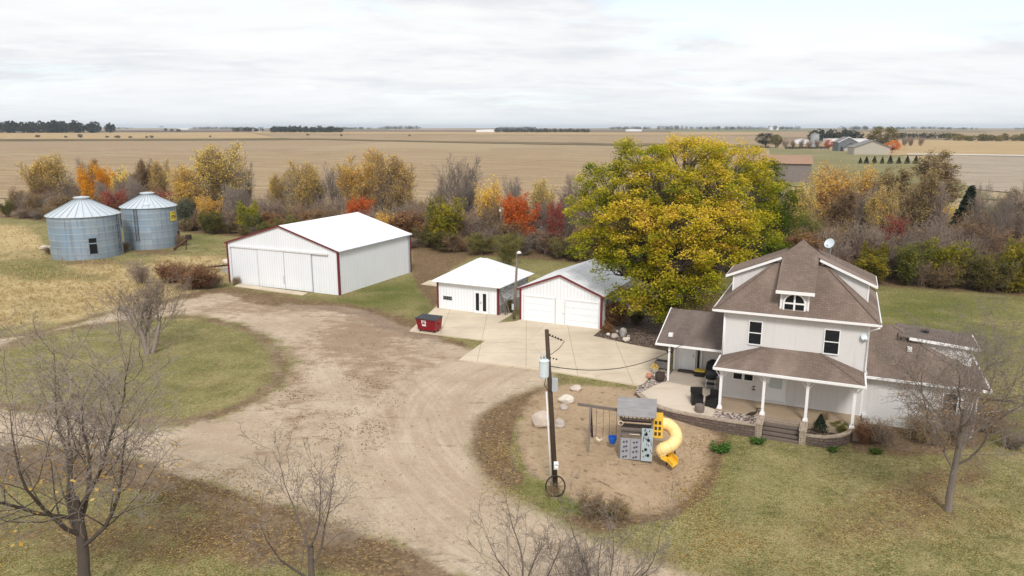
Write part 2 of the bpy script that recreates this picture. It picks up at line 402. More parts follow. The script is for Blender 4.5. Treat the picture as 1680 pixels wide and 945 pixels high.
# vegetation
def bark(name, a, b):
    t = NT(name); v = t.coord('Object'); n = t.noise(t.mapping(v, (1, 1, .25)), 9, 4, .6)
    c = t.mix(n, a, b); c = t.hsv(c, .5, 1.0, t.math('ADD', .8, t.math('MULTIPLY', t.rnd(), .4))); return t.done(c, .95, 0, None, .1)
M['bark_grey'] = bark('grey bark', (.18, .145, .12), (.33, .28, .24))
M['bark_dark'] = bark('dark bark', (.075, .058, .05), (.16, .13, .11))
M['bark_purple'] = bark('purple grey twigs', (.22, .165, .13), (.38, .30, .24))
M['bark_brown'] = bark('russet dead stems', (.16, .085, .055), (.28, .165, .105))
M['bark_tan'] = bark('tan dead stems', (.23, .165, .10), (.36, .27, .17))
def leaf(name, stops, hv=.03, vv=.35):
    t = NT(name); f = t.attr('tint'); c = t.ramp(f, stops); r = t.rnd()
    c = t.hsv(c, t.math('ADD', .5 - hv / 2, t.math('MULTIPLY', r, hv)), 1.0, t.math('ADD', 1 - vv / 2, t.math('MULTIPLY', r, vv)))
    d = t.n('BsdfDiffuse'); tr = t.n('BsdfTranslucent'); mx = t.n('MixShader'); mx.inputs[0].default_value = .45
    t.link(c, d.inputs[0]); t.link(c, tr.inputs[0]); t.link(d.outputs[0], mx.inputs[1]); t.link(tr.outputs[0], mx.inputs[2]); t.link(mx.outputs[0], t.out.inputs[0]); return t.m
M['leaf_maple'] = leaf('maple leaves green to gold', [(0, (.10, .15, .013)), (.3, (.235, .265, .018)), (.6, (.44, .395, .027)), (.82, (.66, .51, .045)), (1, (.74, .52, .09))], 0, .1)
M['leaf_maple_green'] = leaf('maple leaves mostly green', [(0, (.06, .10, .012)), (.5, (.13, .16, .016)), (.8, (.26, .24, .024)), (1, (.48, .36, .04))], 0, .1)
M['leaf_gold'] = leaf('golden leaves', [(0, (.70, .42, .07)), (.5, (.88, .60, .12)), (1, (.95, .76, .25))])
M['leaf_orange'] = leaf('orange leaves', [(0, (.74, .33, .02)), (.5, (.90, .47, .025)), (1, (.95, .60, .06))])
M['leaf_red'] = leaf('red leaves', [(0, (.29, .045, .03)), (.5, (.44, .075, .045)), (1, (.52, .16, .06))], .02)
M['leaf_redorange'] = leaf('orange red leaves', [(0, (.50, .10, .03)), (.5, (.66, .17, .04)), (1, (.70, .28, .07))], .02)
M['leaf_green'] = leaf('green shrub leaves', [(0, (.085, .095, .022)), (.5, (.155, .16, .034)), (1, (.30, .25, .05))])
M['leaf_yellowgreen'] = leaf('yellow green leaves', [(0, (.14, .145, .018)), (.5, (.29, .26, .026)), (1, (.50, .37, .045))])
M['leaf_russet'] = leaf('russet leaves', [(0, (.22, .105, .06)), (.5, (.33, .18, .09)), (1, (.46, .29, .13))])
M['leaf_brown'] = leaf('dry tan leaves', [(0, (.2, .13, .07)), (.5, (.3, .2, .1)), (1, (.42, .3, .14))])
M['leaf_conifer'] = leaf('conifer needles', [(0, (.03, .045, .03)), (.5, (.05, .07, .042)), (1, (.08, .095, .055))], .02)
M['leaf_sage'] = leaf('grey green leaves', [(0, (.09, .10, .07)), (.5, (.15, .16, .11)), (1, (.21, .22, .15))])
M['leaf_lush'] = leaf('fresh green weeds', [(0, (.05, .11, .02)), (.5, (.09, .18, .035)), (1, (.15, .24, .06))])
M['leaf_far'] = leaf('far dark foliage', [(0, (.03, .042, .03)), (.5, (.05, .06, .035)), (1, (.09, .085, .045))], .03)
M['leaf_olive'] = leaf('olive foliage', [(0, (.12, .115, .03)), (.5, (.20, .175, .048)), (1, (.31, .24, .075))], .02)
M['turf_blade'] = leaf('turf blades', [(0, (.13, .125, .04)), (.5, (.23, .20, .08)), (1, (.40, .33, .16))], 0, 0)
M['weed_dry'] = leaf('dry weeds', [(0, (.17, .11, .07)), (.5, (.27, .185, .115)), (1, (.38, .28, .17))], 0, 0)
M['straw'] = leaf('dry grass', [(0, (.36, .265, .13)), (.5, (.52, .395, .20)), (1, (.66, .53, .30))], 0, 0)
M['leaf_litter'] = leaf('fallen leaves', [(0, (.22, .12, .06)), (.5, (.45, .32, .12)), (1, (.62, .48, .22))], 0, 0)
DENOISE = True; HAZE_D = 0.00012; CLOUD = 6.9; SUN_E = 2.1; EXPO = 0.50; COVLOC = (2.0, 0.5, 0)
# ------------------------------------------------------------------ ground
def poly_sdf(P, poly):
    """signed distance (positive inside) of points P (n,2) to a polygon"""
    poly = np.array(poly, dtype=float); n = len(poly); best = np.full(len(P), 1e9); inside = np.zeros(len(P), dtype=bool)
    for i in range(n):
        a = poly[i]; b = poly[(i + 1) % n]; ab = b - a; t = np.clip(((P - a) @ ab) / max(ab @ ab, 1e-9), 0, 1)
        best = np.minimum(best, np.hypot(*(P - a - t[:, None] * ab).T))
        c = ((a[1] > P[:, 1]) != (b[1] > P[:, 1])); den = (b[1] - a[1]) if abs(b[1] - a[1]) > 1e-9 else 1e-9
        inside ^= c & (P[:, 0] < (b[0] - a[0]) * (P[:, 1] - a[1]) / den + a[0])
    return np.where(inside, best, -best)
def line_dist(P, line):
    best = np.full(len(P), 1e9); line = np.array(line, dtype=float)
    for a, b in zip(line[:-1], line[1:]):
        ab = b - a; t = np.clip(((P - a) @ ab) / (ab @ ab), 0, 1); best = np.minimum(best, np.hypot(*(P - a - t[:, None] * ab).T))
    return best
def smooth_closed(pts, n=6):
    out = []; m = len(pts)
    for i in range(m):
        p0, p1, p2, p3 = [np.array(pts[(i + k - 1) % m], dtype=float) for k in range(4)]
        for j in range(n):
            t = j / n
            out.append(.5 * ((2 * p1) + (-p0 + p2) * t + (2 * p0 - 5 * p1 + 4 * p2 - p3) * t * t + (-p0 + 3 * p1 - 3 * p2 + p3) * t ** 3))
    return out
def W2(pts): return [(g.x, g.y) for g in (GT(*p) for p in pts)]

GRAVEL_PX = [(2300, 1330), (1700, 1120), (1380, 1020), (1150, 948), (1060, 914), (980, 884), (905, 852), (845, 818), (795, 780), (777, 742), (776, 712), (792, 684), (820, 660), (865, 641), (905, 628),
             (900, 604), (840, 580), (770, 572), (705, 556), (655, 540), (600, 517), (540, 506), (470, 499), (410, 490), (360, 480), (300, 490), (230, 504), (150, 519), (60, 538), (-120, 566), (-120, 596), (0, 573), (120, 546), (220, 527), (300, 519), (360, 526), (420, 543), (462, 570), (478, 602), (462, 634), (425, 660), (370, 682), (290, 700), (200, 697), (100, 684), (0, 672), (-140, 655), (-140, 722), (0, 728), (120, 737), (200, 748), (260, 768), (330, 792), (420, 819), (520, 852), (610, 882), (710, 920), (790, 965), (900, 1030), (1300, 1170), (1800, 1400)]
SAND_PX = [(905, 634), (975, 632), (1046, 642), (1080, 668), (1130, 690), (1176, 708), (1166, 745), (1152, 790), (1112, 828), (1050, 844), (975, 832), (915, 808), (870, 770), (852, 726), (856, 688), (874, 655)]
gravel_w = smooth_closed(W2(GRAVEL_PX), 4); sand_w = smooth_closed(W2(SAND_PX), 4)

gx = np.concatenate([np.arange(-130, -48, 1.0), np.arange(-48, 46, .42), np.arange(46, 121, 1.0)])
gy = [13.0]
while gy[-1] < 152: gy.append(gy[-1] + max(.30, gy[-1] * .0085))
gy = np.array(gy)
GXX, GYY = np.meshgrid(gx, gy); P2 = np.stack([GXX.ravel(), GYY.ravel()], 1); GZ = terrain(P2[:, 0], P2[:, 1])
cc = P2[:, 1] * CP - (GZ - CH) * SP
PXX = 840 + FPX * P2[:, 0] / cc; PYY = 472.5 - FPX * (P2[:, 1] * SP + (GZ - CH) * CP) / cc
def blob(x, y, rx, ry, s=1.0): return s * np.exp(-(((PXX - x) / rx) ** 2 + ((PYY - y) / ry) ** 2))
def softpoly(pts, w): return sstep(-w, w, poly_sdf(np.stack([PXX, PYY], 1), pts))
a_gravel = poly_sdf(P2, gravel_w); a_sand = poly_sdf(P2, sand_w)
a_lush = np.zeros(len(P2)); a_litter = np.zeros(len(P2)); a_dry = np.zeros(len(P2)); a_dirt = np.zeros(len(P2))
for b in [(640, 478, 60, 14, 1.0), (700, 462, 30, 14, .8), (590, 495, 70, 10, .7), (800, 412, 110, 12, .75), (900, 425, 60, 18, .6), (330, 395, 50, 14, .5), (60, 450, 60, 20, .3),
          (275, 818, 34, 9, 1.0), (345, 832, 40, 8, .4), (870, 800, 36, 14, 1.), (930, 828, 60, 14, .9), (990, 842, 50, 10, .6), (1560, 560, 170, 60, .75), (1640, 700, 80, 40, .85), (1500, 500, 160, 30, .5),
          (300, 600, 130, 40, .35), (420, 560, 40, 20, .45), (200, 650, 120, 24, .35), (640, 915, 60, 18, .7), (560, 890, 50, 10, .5), (1180, 735, 22, 10, 1.), (1245, 722, 18, 6, .9), (830, 690, 18, 26, .5),
          (1290, 790, 60, 40, .25), (1440, 770, 60, 20, .35), (835, 527, 18, 6, .9), (650, 512, 60, 10, .5), (700, 505, 16, 26, .5), (100, 800, 160, 40, .3), (520, 925, 80, 20, .35), (1190, 790, 30, 40, .35)]:
    a_lush += blob(*b)
a_litter += softpoly([(-60, 735), (120, 745), (260, 772), (420, 828), (560, 872), (700, 930), (640, 935), (500, 880), (330, 822), (180, 785), (-60, 775)], 12) * .95
a_litter += softpoly([(770, 690), (815, 662), (905, 632), (905, 660), (850, 690), (835, 740), (860, 790), (820, 795), (780, 755)], 10) * .85
a_litter += softpoly([(1150, 700), (1195, 712), (1185, 760), (1170, 810), (1110, 850), (1000, 870), (930, 850), (1040, 835), (1105, 815), (1150, 770)], 10) * .8
a_litter += softpoly([(676, 412), (790, 416), (740, 440), (735, 480), (712, 505), (690, 480), (676, 450)], 6) * .9
a_litter += softpoly([(300, 485), (372, 470), (560, 492), (660, 515), (720, 545), (690, 585), (640, 560), (560, 535), (470, 520), (360, 508)], 14) * .6
a_litter += softpoly([(1000, 480), (1180, 480), (1180, 560), (990, 548)], 10) * 1.0
a_litter += softpoly([(1385, 700), (1500, 700), (1620, 660), (1660, 690), (1600, 730), (1500, 745), (1400, 740)], 10) * .9
a_litter += softpoly([(1100, 920), (1680, 800), (1680, 945), (1150, 960)], 60) * .10 + blob(1490, 815, 130, 60, .5) + blob(1320, 880, 180, 40, .28) + blob(120, 880, 220, 60, .55) + blob(420, 890, 170, 50, .55) + blob(60, 790, 140, 30, .4) + blob(1600, 760, 90, 50, .35) + blob(640, 930, 120, 24, .4)
a_litter += softpoly([(620, 560), (760, 560), (750, 600), (690, 640), (600, 640), (560, 600)], 20) * .30 + blob(600, 655, 60, 30, .3)
a_gravel = a_gravel - blob(60, 545, 240, 26, 2.2) - blob(330, 500, 60, 14, .6) - blob(480, 500, 120, 13, 1.3) - blob(610, 540, 70, 26, 1.1)
a_litter += np.clip(np.exp(-((a_gravel + .5) / .8) ** 2), 0, 1) * .42
isl = softpoly([(-120, 596), (120, 546), (220, 527), (360, 526), (420, 543), (462, 570), (478, 602), (462, 634), (425, 660), (370, 682), (200, 697), (-140, 655)], 6)
west = 1 - sstep(700, 790, PXX); a_dirt += np.exp(-((a_gravel + .8) / 1.1) ** 2) * .5 * west; a_dry += np.exp(-((a_gravel + 1.6) / 1.8) ** 2) * .35 * west; a_litter += np.exp(-((a_gravel + 1.4) / 1.6) ** 2) * .25 * west + blob(150, 431, 70, 8, .7) + blob(255, 413, 60, 8, .7)
a_dry = a_dry - blob(50, 440, 70, 16, .9) - blob(330, 400, 50, 16, .8) - blob(140, 455, 60, 8, .3) - blob(220, 432, 40, 8, .3); a_lush += blob(50, 440, 70, 16, .4)
a_soft = .3 + .7 * west * (1 - .6 * softpoly([(-60, 735), (420, 828), (790, 960), (-60, 1000)], 30))
hs = (P2[:, 0] + 91) * HU.x + (P2[:, 1] - 133) * HU.y; hv = (P2[:, 0] + 91) * HV.x + (P2[:, 1] - 133) * HV.y
a_litter += sstep(-2.5, .5, hv) * (1 - sstep(20, 26, hv)) * .8
a_dry += softpoly([(-80, 352), (60, 372), (90, 425), (205, 425), (330, 410), (385, 415), (378, 462), (300, 482), (150, 515), (60, 532), (-80, 556)], 16) * .95
a_dry += softpoly([(-200, 735), (-40, 745), (100, 790), (60, 980), (-200, 980)], 40) * .25
a_dry += blob(1290, 900, 90, 30, .25) + blob(1240, 770, 90, 30, .35) + blob(1340, 720, 40, 10, .2) + blob(1400, 860, 120, 40, .25)
a_dry += blob(240, 575, 120, 20, .35) + blob(330, 650, 100, 16, .3) + blob(1230, 860, 80, 50, .25)
a_dirt += softpoly([(470, 505), (560, 500), (640, 530), (720, 560), (755, 592), (690, 610), (600, 580), (520, 545)], 14) * .75
a_dirt += softpoly([(830, 700), (875, 660), (905, 700), (905, 790), (870, 775)], 10) * .5 + blob(880, 760, 26, 40, .5)
a_dirt += softpoly([(1380, 705), (1500, 706), (1640, 650), (1680, 700), (1560, 745), (1400, 742)], 10) * .5
tracks = [[(1230, 985), (1060, 925), (930, 870), (840, 825), (765, 770), (725, 720), (720, 680), (745, 640), (795, 612), (835, 600)],
          [(760, 760), (690, 690), (640, 610), (560, 545), (470, 508), (370, 487), (200, 517), (0, 556)],
          [(1000, 905), (820, 830), (640, 775), (460, 735), (300, 712), (150, 708), (-100, 690)],
          [(900, 870), (760, 800), (660, 720), (640, 650), (700, 600), (770, 580)]]
a_track = np.zeros(len(P2))
for k, l in enumerate(tracks):
    ln = [np.array(q) for q in W2(l)]; fine = []
    for i in range(len(ln) - 1):
        p0, p1, p2, p3 = ln[max(i - 1, 0)], ln[i], ln[i + 1], ln[min(i + 2, len(ln) - 1)]
        for j in range(5):
            t = j / 5; fine.append(.5 * ((2 * p1) + (-p0 + p2) * t + (2 * p0 - 5 * p1 + 4 * p2 - p3) * t * t + (-p0 + 3 * p1 - 3 * p2 + p3) * t ** 3))
    d = line_dist(P2, fine + [ln[-1]]); a_track = np.maximum(a_track, np.exp(-((d - .95) / .38) ** 2) * (1.0, .7, .85, .6)[k])
def path_coords(px):
    ln = [np.array(q) for q in W2(px)]; fine = []
    for i in range(len(ln) - 1):
        p0, p1, p2, p3 = ln[max(i - 1, 0)], ln[i], ln[i + 1], ln[min(i + 2, len(ln) - 1)]
        for j in range(6):
            t = j / 6; fine.append(.5 * ((2 * p1) + (-p0 + p2) * t + (2 * p0 - 5 * p1 + 4 * p2 - p3) * t * t + (-p0 + 3 * p1 - 3 * p2 + p3) * t ** 3))
    fine = np.array(fine + [ln[-1]]); best = np.full(len(P2), 1e9); lat = np.zeros(len(P2)); lon = np.zeros(len(P2)); acc = 0
    for p, q in zip(fine[:-1], fine[1:]):
        ab = q - p; L = np.hypot(*ab); t = np.clip(((P2 - p) @ ab) / (L * L), 0, 1); dv = P2 - p - t[:, None] * ab; dd = np.hypot(*dv.T); m_ = dd < best
        sg = np.sign(ab[0] * dv[:, 1] - ab[1] * dv[:, 0]); best = np.where(m_, dd, best); lat = np.where(m_, dd * sg, lat); lon = np.where(m_, acc + t * L, lon); acc += L
    return lat, lon
lat1, lon1 = path_coords([(1230, 985), (1060, 925), (930, 872), (815, 808), (742, 745), (722, 690), (748, 642), (810, 606), (900, 575)])
lat2, lon2 = path_coords([(900, 900), (790, 830), (700, 745), (660, 670), (610, 600), (550, 540), (470, 508), (370, 487), (200, 517), (0, 556)])
a_scab = blob(560, 560, 60, 40, 1.) + blob(640, 540, 70, 30, .9) + blob(420, 505, 110, 16, .85) + blob(620, 620, 60, 40, .8) + blob(520, 690, 90, 40, .5) + blob(700, 590, 60, 20, .6) + blob(480, 620, 30, 60, .8) + blob(440, 740, 60, 26, .5) + blob(330, 765, 60, 12, .6) + blob(560, 750, 60, 30, .4) + blob(200, 510, 120, 10, .6) + blob(640, 690, 40, 30, .35)
mow = np.zeros(len(P2))
uu = (P2[:, 0] - HA.x) * HU.x + (P2[:, 1] - HA.y) * HU.y
mow = (.5 + .5 * np.sin(uu * 2 * np.pi / 2.3 + .6 * np.sin(P2[:, 1] * .3))) * softpoly([(1190, 735), (1500, 735), (1560, 980), (1130, 960)], 30)

def ground_material():
    t = NT('ground cover of turf, litter, gravel and sand'); P = t.geo(); s = t.sep(P)
    dist = t.n('VectorMath', operation='LENGTH'); t.link(P, dist.inputs[0]); dist = dist.outputs['Value']
    nb = t.noise(P, .05, 4, .6); nm = t.noise(P, .45, 5, .65); nf = t.noise(P, 3.5, 4, .7); nff = t.noise(P, 14, 3, .7); nfff = t.noise(P, 45, 2, .7)
    # turf
    tex = t.math('ADD', t.math('MULTIPLY', nm, .24), t.math('ADD', t.math('MULTIPLY', nf, .28), t.math('MULTIPLY', nff, .48)))
    tex = t.math('ADD', t.math('MULTIPLY', t.math('SUBTRACT', tex, .5), 1.7), .5)
    turf = t.ramp(tex, [(.32, (.075, .076, .026)), (.43, (.145, .136, .048)), (.52, (.215, .19, .078)), (.64, (.345, .29, .14))])
    lush = t.ramp(tex, [(.34, (.055, .075, .017)), (.5, (.115, .124, .032)), (.66, (.205, .19, .064))])
    la = t.ss(t.math('ADD', t.attr('lush'), t.math('MULTIPLY', t.math('SUBTRACT', nm, .5), 1.1)), .15, .85)
    c = t.mix(la, turf, lush)
    n16 = t.noise(P, .16, 5, .65)
    c = t.mix(t.math('MULTIPLY', t.ss(n16, .47, .68), .5), c, t.ramp(tex, [(.36, (.19, .145, .065)), (.6, (.37, .295, .15))]))
    c = t.mix(t.math('MULTIPLY', t.ss(t.noise(P, .33, 5, .7), .5, .7), .32), c, t.ramp(tex, [(.36, (.065, .072, .02)), (.6, (.16, .15, .048))]))
    # tall dry grass
    da = t.ss(t.math('ADD', t.attr('dry'), t.math('MULTIPLY', t.math('SUBTRACT', t.noise(P, .13, 6, .68), .5), 1.7)), .42, .95)
    dryc = t.ramp(tex, [(.34, (.24, .175, .08)), (.48, (.40, .30, .15)), (.64, (.54, .425, .23))])
    c = t.mix(da, c, dryc)
    c = t.mix(t.math('MULTIPLY', t.attr('mow'), .22), c, (.33, .27, .14))
    # fallen leaves and litter
    nl = t.noise(P, .7, 5, .7, .4)
    li = t.ss(t.math('ADD', t.attr('litter'), t.math('MULTIPLY', t.math('SUBTRACT', nl, .5), 1.15)), .28, .72)
    vc = t.voro(P, 9, 'F1', 'Color'); vs = t.sep(vc)
    lit = t.ramp(vs[0], [(0, (.075, .046, .032)), (.35, (.145, .08, .05)), (.7, (.21, .125, .078)), (.92, (.29, .185, .10)), (1, (.40, .28, .13))])
    lit = t.mix(t.ss(nf, .4, .7), lit, (.12, .075, .052))
    c = t.mix(t.math('MULTIPLY', li, .8), c, lit)
    # bare brown soil
    di = t.ss(t.math('ADD', t.attr('dirt'), t.math('MULTIPLY', t.math('SUBTRACT', t.noise(P, .5, 5, .7), .5), 1.0)), .35, .75)
    soil = t.ramp(t.math('ADD', t.math('MULTIPLY', nm, .5), t.math('MULTIPLY', nf, .5)), [(.3, (.17, .12, .085)), (.5, (.26, .19, .135)), (.7, (.36, .28, .205))])
    c = t.mix(di, c, soil)
    # gravel
    wob = t.math('ADD', t.math('MULTIPLY', t.math('SUBTRACT', t.noise(P, .5, 6, .7), .5), 3.8), t.math('MULTIPLY', t.math('SUBTRACT', nf, .5), .9))
    ga = t.ss(t.math('ADD', t.attr('gravel'), t.math('MULTIPLY', wob, t.attr('soft'))), -.5, .7)
    gcol = t.ramp(t.math('ADD', t.math('MULTIPLY', t.noise(P, .28, 5, .6), .6), t.math('MULTIPLY', nf, .4)), [(.34, (.335, .248, .16)), (.5, (.465, .36, .25)), (.64, (.565, .46, .335))])
    tr = t.math('MULTIPLY', t.attr('track'), t.ss(t.noise(P, .5, 4, .6), .25, .6))
    gcol = t.mix(t.math('MULTIPLY', tr, .75), gcol, (.375, .262, .165))
    streak = t.noise(t.mapping(P, (1.6, .22, 1), (0, 0, .6)), 1.0, 4, .65); gcol = t.mix(t.math('MULTIPLY', t.ss(streak, .5, .72), .35), gcol, (.335, .25, .18))
    scab = t.ss(t.math('ADD', t.noise(t.mapping(P, (.5, 1.5, 1), (0, 0, .15)), 1.1, 5, .7), t.math('MULTIPLY', t.attr('litter'), .12)), .585, .65); scab = t.math('MULTIPLY', scab, t.ss(t.attr('track'), .2, .6, 1, 0))
    scab = t.math('MULTIPLY', scab, t.ss(t.attr('gravel'), 1.0, 4.8, 1, .22))
    gcol = t.mix(t.math('MULTIPLY', scab, .75), gcol, (.185, .125, .085))
    gcol = t.mix(t.math('MULTIPLY', t.ss(t.voro(P, 5.5), .05, .22, 1, 0), .7), gcol, (.68, .60, .50)); gcol = t.mix(t.math('MULTIPLY', t.ss(nff, .42, .62), .45), gcol, (.27, .205, .145)); gcol = t.mix(t.ss(nfff, .45, .8), gcol, (.60, .52, .44)); gcol = t.mix(t.math('MULTIPLY', t.ss(nff, .5, .75), .4), gcol, (.27, .205, .15))
    for la_, lo_, wd in (('lat_a', 'lon_a', 2.4), ('lat_b', 'lon_b', 1.8)):
        lt = t.attr(la_); vv = t.comb(t.math('MULTIPLY', lt, 7.0), t.math('MULTIPLY', t.attr(lo_), .9), 0); sk = t.noise(vv, 1.0, 5, .7, .3); amt = t.ss(t.math('ABSOLUTE', lt), wd * .5, wd, 1, 0)
        gcol = t.mix(t.math('MULTIPLY', t.math('MULTIPLY', t.ss(sk, .48, .72), amt), .4), gcol, (.33, .245, .165)); gcol = t.mix(t.math('MULTIPLY', t.math('MULTIPLY', t.ss(sk, .5, .3), amt), .3), gcol, (.60, .50, .385))
    sb = t.math('ADD', t.math('MULTIPLY', t.attr('scab'), .25), t.noise(t.mapping(P, (.8, 1.15, 1), (0, 0, .2)), .8, 8, .78)); sbm = t.ss(sb, .58, .76)
    gcol = t.mix(t.math('MULTIPLY', sbm, .8), gcol, t.mix(t.ss(nff, .38, .62), (.19, .122, .08), (.35, .25, .165)))
    c = t.mix(ga, c, gcol)
    # sand
    sa = t.ss(t.math('ADD', t.attr('sand'), t.math('MULTIPLY', t.math('SUBTRACT', t.noise(P, .6, 5, .7), .5), 2.4)), -.3, .5)
    scol = t.ramp(t.math('ADD', t.math('MULTIPLY', nm, .5), t.math('MULTIPLY', nf, .5)), [(.3, (.275, .19, .115)), (.5, (.38, .275, .175)), (.68, (.46, .35, .235))])
    scol = t.mix(t.ss(t.noise(P, 2.2, 6, .75), .56, .66), scol, (.17, .11, .075)); scol = t.mix(t.math('MULTIPLY', t.ss(nff, .55, .75), .4), scol, (.24, .165, .11))
    c = t.mix(sa, c, scol)
    # speckle of single leaves on turf
    vd = t.voro(P, 3.2); vcol = t.sep(t.voro(P, 3.2, 'F1', 'Color'))
    # far farmland
    fa = t.ss(dist, 480, 760); big = t.n('TexVoronoi'); t.link(t.mapping(P, (1, .35, 1), (0, 0, -.42)), big.inputs['Vector']); big.inputs['Scale'].default_value = .0022
    bs = t.sep(big.outputs['Color'])
    farm = t.ramp(bs[0], [(0, (.20, .15, .10)), (.25, (.30, .215, .13)), (.5, (.155, .125, .10)), (.7, (.34, .25, .145)), (.85, (.15, .16, .075)), (1, (.24, .18, .13))], 'CONSTANT')
    c = t.mix(fa, c, farm)
    h = t.math('ADD', t.math('MULTIPLY', nf, .5), t.math('ADD', t.math('MULTIPLY', nff, .3), t.math('MULTIPLY', nfff, .12)))
    near = t.ss(dist, 60, 200, 1, 0)
    b = t.n('Bump'); b.inputs['Distance'].default_value = .12; t.link(t.math('MULTIPLY', near, .8), b.inputs['Strength']); t.link(h, b.inputs['Height'])
    return t.done(c, .95, 0, b.outputs[0], .08)
M['ground'] = ground_material()

def ground_mesh(name, faces, label=None):
    used = np.unique(faces); remap = -np.ones(len(P2), dtype=int); remap[used] = np.arange(len(used))
    me = bpy.data.meshes.new(name); co = np.stack([P2[used, 0], P2[used, 1], GZ[used]], 1)
    me.from_pydata(co.tolist(), [], remap[faces].tolist()); me.materials.append(M['ground'])
    for nme, a in (('gravel', a_gravel), ('sand', a_sand), ('lush', a_lush), ('litter', a_litter), ('dry', a_dry), ('dirt', a_dirt), ('track', a_track), ('mow', mow), ('scab', a_scab), ('soft', a_soft), ('lat_a', lat1 / 3), ('lon_a', lon1 / 8), ('lat_b', lat2 / 3), ('lon_b', lon2 / 8)):
        at = me.attributes.new(nme, 'FLOAT', 'POINT'); at.data.foreach_set('value', np.clip(a[used], -12, 12).astype(np.float32))
    me.polygons.foreach_set('use_smooth', [True] * len(me.polygons))
    o = bpy.data.objects.new(name, me); COL.objects.link(o); return tag(o, kind='structure')
nx, ny = len(gx), len(gy); idx = np.arange(nx * ny).reshape(ny, nx)
FQ = np.stack([idx[:-1, :-1].ravel(), idx[:-1, 1:].ravel(), idx[1:, 1:].ravel(), idx[1:, :-1].ravel()], 1)
fg = a_gravel[FQ].mean(1) > 0; fs = (a_sand[FQ].mean(1) > 0) & ~fg
fm = (softpoly([(-80, 352), (60, 372), (90, 425), (205, 425), (330, 410), (385, 415), (378, 462), (300, 482), (150, 515), (60, 532), (-80, 556)], 1)[FQ].mean(1) > .5) & ~fg & ~fs
ground_mesh('lawn', FQ[~fg & ~fs & ~fm]); ground_mesh('gravel_drive', FQ[fg]); ground_mesh('sand_ground', FQ[fs]); ground_mesh('meadow_ground', FQ[fm])
# the land beyond, out to the horizon: rings of growing size round the near land
def outer():
    v = []; f = []; x0, x1, y0, y1 = gx[0], gx[-1], gy[0], gy[-1]
    per = [(x, y0) for x in np.linspace(x0, x1, 13)[:-1]] + [(x1, y) for y in np.linspace(y0, y1, 9)[:-1]] + [(x, y1) for x in np.linspace(x1, x0, 13)[:-1]] + [(x0, y) for y in np.linspace(y1, y0, 9)[:-1]]
    # refine the perimeter
    per2 = []
    for i in range(len(per)):
        a = np.array(per[i]); b = np.array(per[(i + 1) % len(per)])
        for k in range(4): per2.append(tuple(a + (b - a) * k / 4))
    per = per2; n = len(per); c = np.array([0, 80.])
    scales = [1.0]; 
    for R_ in (180, 230, 290, 360, 440, 520, 600, 680, 760, 840, 920, 1000, 1080, 1160, 1240, 1330, 1450, 1700, 2200, 3000, 4500, 7000, 9000): scales.append(R_)
    for k, sc in enumerate(scales):
        for (x, y) in per:
            if k == 0: p = (x, y)
            else:
                d = np.array([x, y]) - c; d = d / np.hypot(*d); p = tuple(c + d * sc)
            v.append((p[0], p[1], tz(*p) - (.0 if k else .02)))
    for k in range(len(scales) - 1):
        for i in range(n):
            j = (i + 1) % n; f.append((k * n + i, k * n + j, (k + 1) * n + j, (k + 1) * n + i))
    me = bpy.data.meshes.new('ground'); me.from_pydata(v, [], f); me.materials.append(M['ground'])
    me.polygons.foreach_set('use_smooth', [True] * len(me.polygons))
    o = bpy.data.objects.new('ground', me); COL.objects.link(o); tag(o, kind='structure')
outer()

def HP(s, v=0.0):
    """point of the hedgerow: s metres along its front line from the left end, v metres behind it"""
    x = -91 + HU.x * s + HV.x * v; y = 133 + HU.y * s + HV.y * v
    return Vector((x, y, tz(x, y)))
def hedge_s(px):
    """distance along the front line where the photograph's column px meets it"""
    lo, hi = -60, 190
    for _ in range(40):
        m = (lo + hi) / 2
        if PX(HP(m))[0] < px: lo = m
        else: hi = m
    return lo
def field_material(name, a, b, c3, rot, rowf=.0, seed=0):
    t = NT(name); P = t.mapping(t.geo(), (1, 1, 1), (0, 0, rot), (seed, seed * 2, 0))
    st = t.noise(t.mapping(P, (.012, .16, 1)), 1.0, 5, .65); fine = t.noise(t.mapping(P, (.05, 1.1, 1)), 1.0, 4, .7); blot = t.noise(P, .012, 5, .65); clod = t.noise(P, .6, 4, .75)
    c = t.mix(t.ss(st, .35, .65), a, b); c = t.mix(t.ss(fine, .38, .62), c, t.hsv(c, .5, 1, .62)); c = t.mix(t.math('MULTIPLY', t.ss(blot, .45, .7), .6), c, c3)
    c = t.mix(t.math('MULTIPLY', t.ss(clod, .45, .7), .6), c, t.hsv(c, .5, .9, .6))
    if rowf:
        w = t.math('SINE', t.math('MULTIPLY', t.sep(P)[1], 6.2832 / rowf)); c = t.mix(t.math('MULTIPLY', t.ss(w, .2, .9), .35), c, t.hsv(c, .5, 1, .6))
    return t.done(c, .95, 0, None, .05)
M['stubble'] = field_material('harvested corn stubble', (.37, .265, .155), (.47, .35, .215), (.29, .20, .12), .42, 6.1)
M['golden'] = field_material('golden bean stubble', (.46, .325, .165), (.52, .38, .21), (.40, .27, .14), .42, 0, 40)
M['field_grey'] = field_material('pale grey stubble', (.40, .325, .245), (.47, .39, .30), (.33, .265, .2), .42, 7, 90)
M['field_brown'] = field_material('tilled brown soil', (.215, .16, .125), (.26, .195, .15), (.17, .125, .1), .42, 0, 10)
M['verge'] = field_material('grassy field margin', (.16, .135, .07), (.25, .19, .10), (.11, .10, .05), .42, 0, 70)
M['pale_verge'] = field_material('pale dry grass strip', (.50, .42, .29), (.58, .50, .37), (.36, .29, .18), .42, 0, 20)
M['mown'] = field_material('mown green grass', (.22, .21, .095), (.28, .245, .12), (.32, .255, .135), .42, 0, 30)
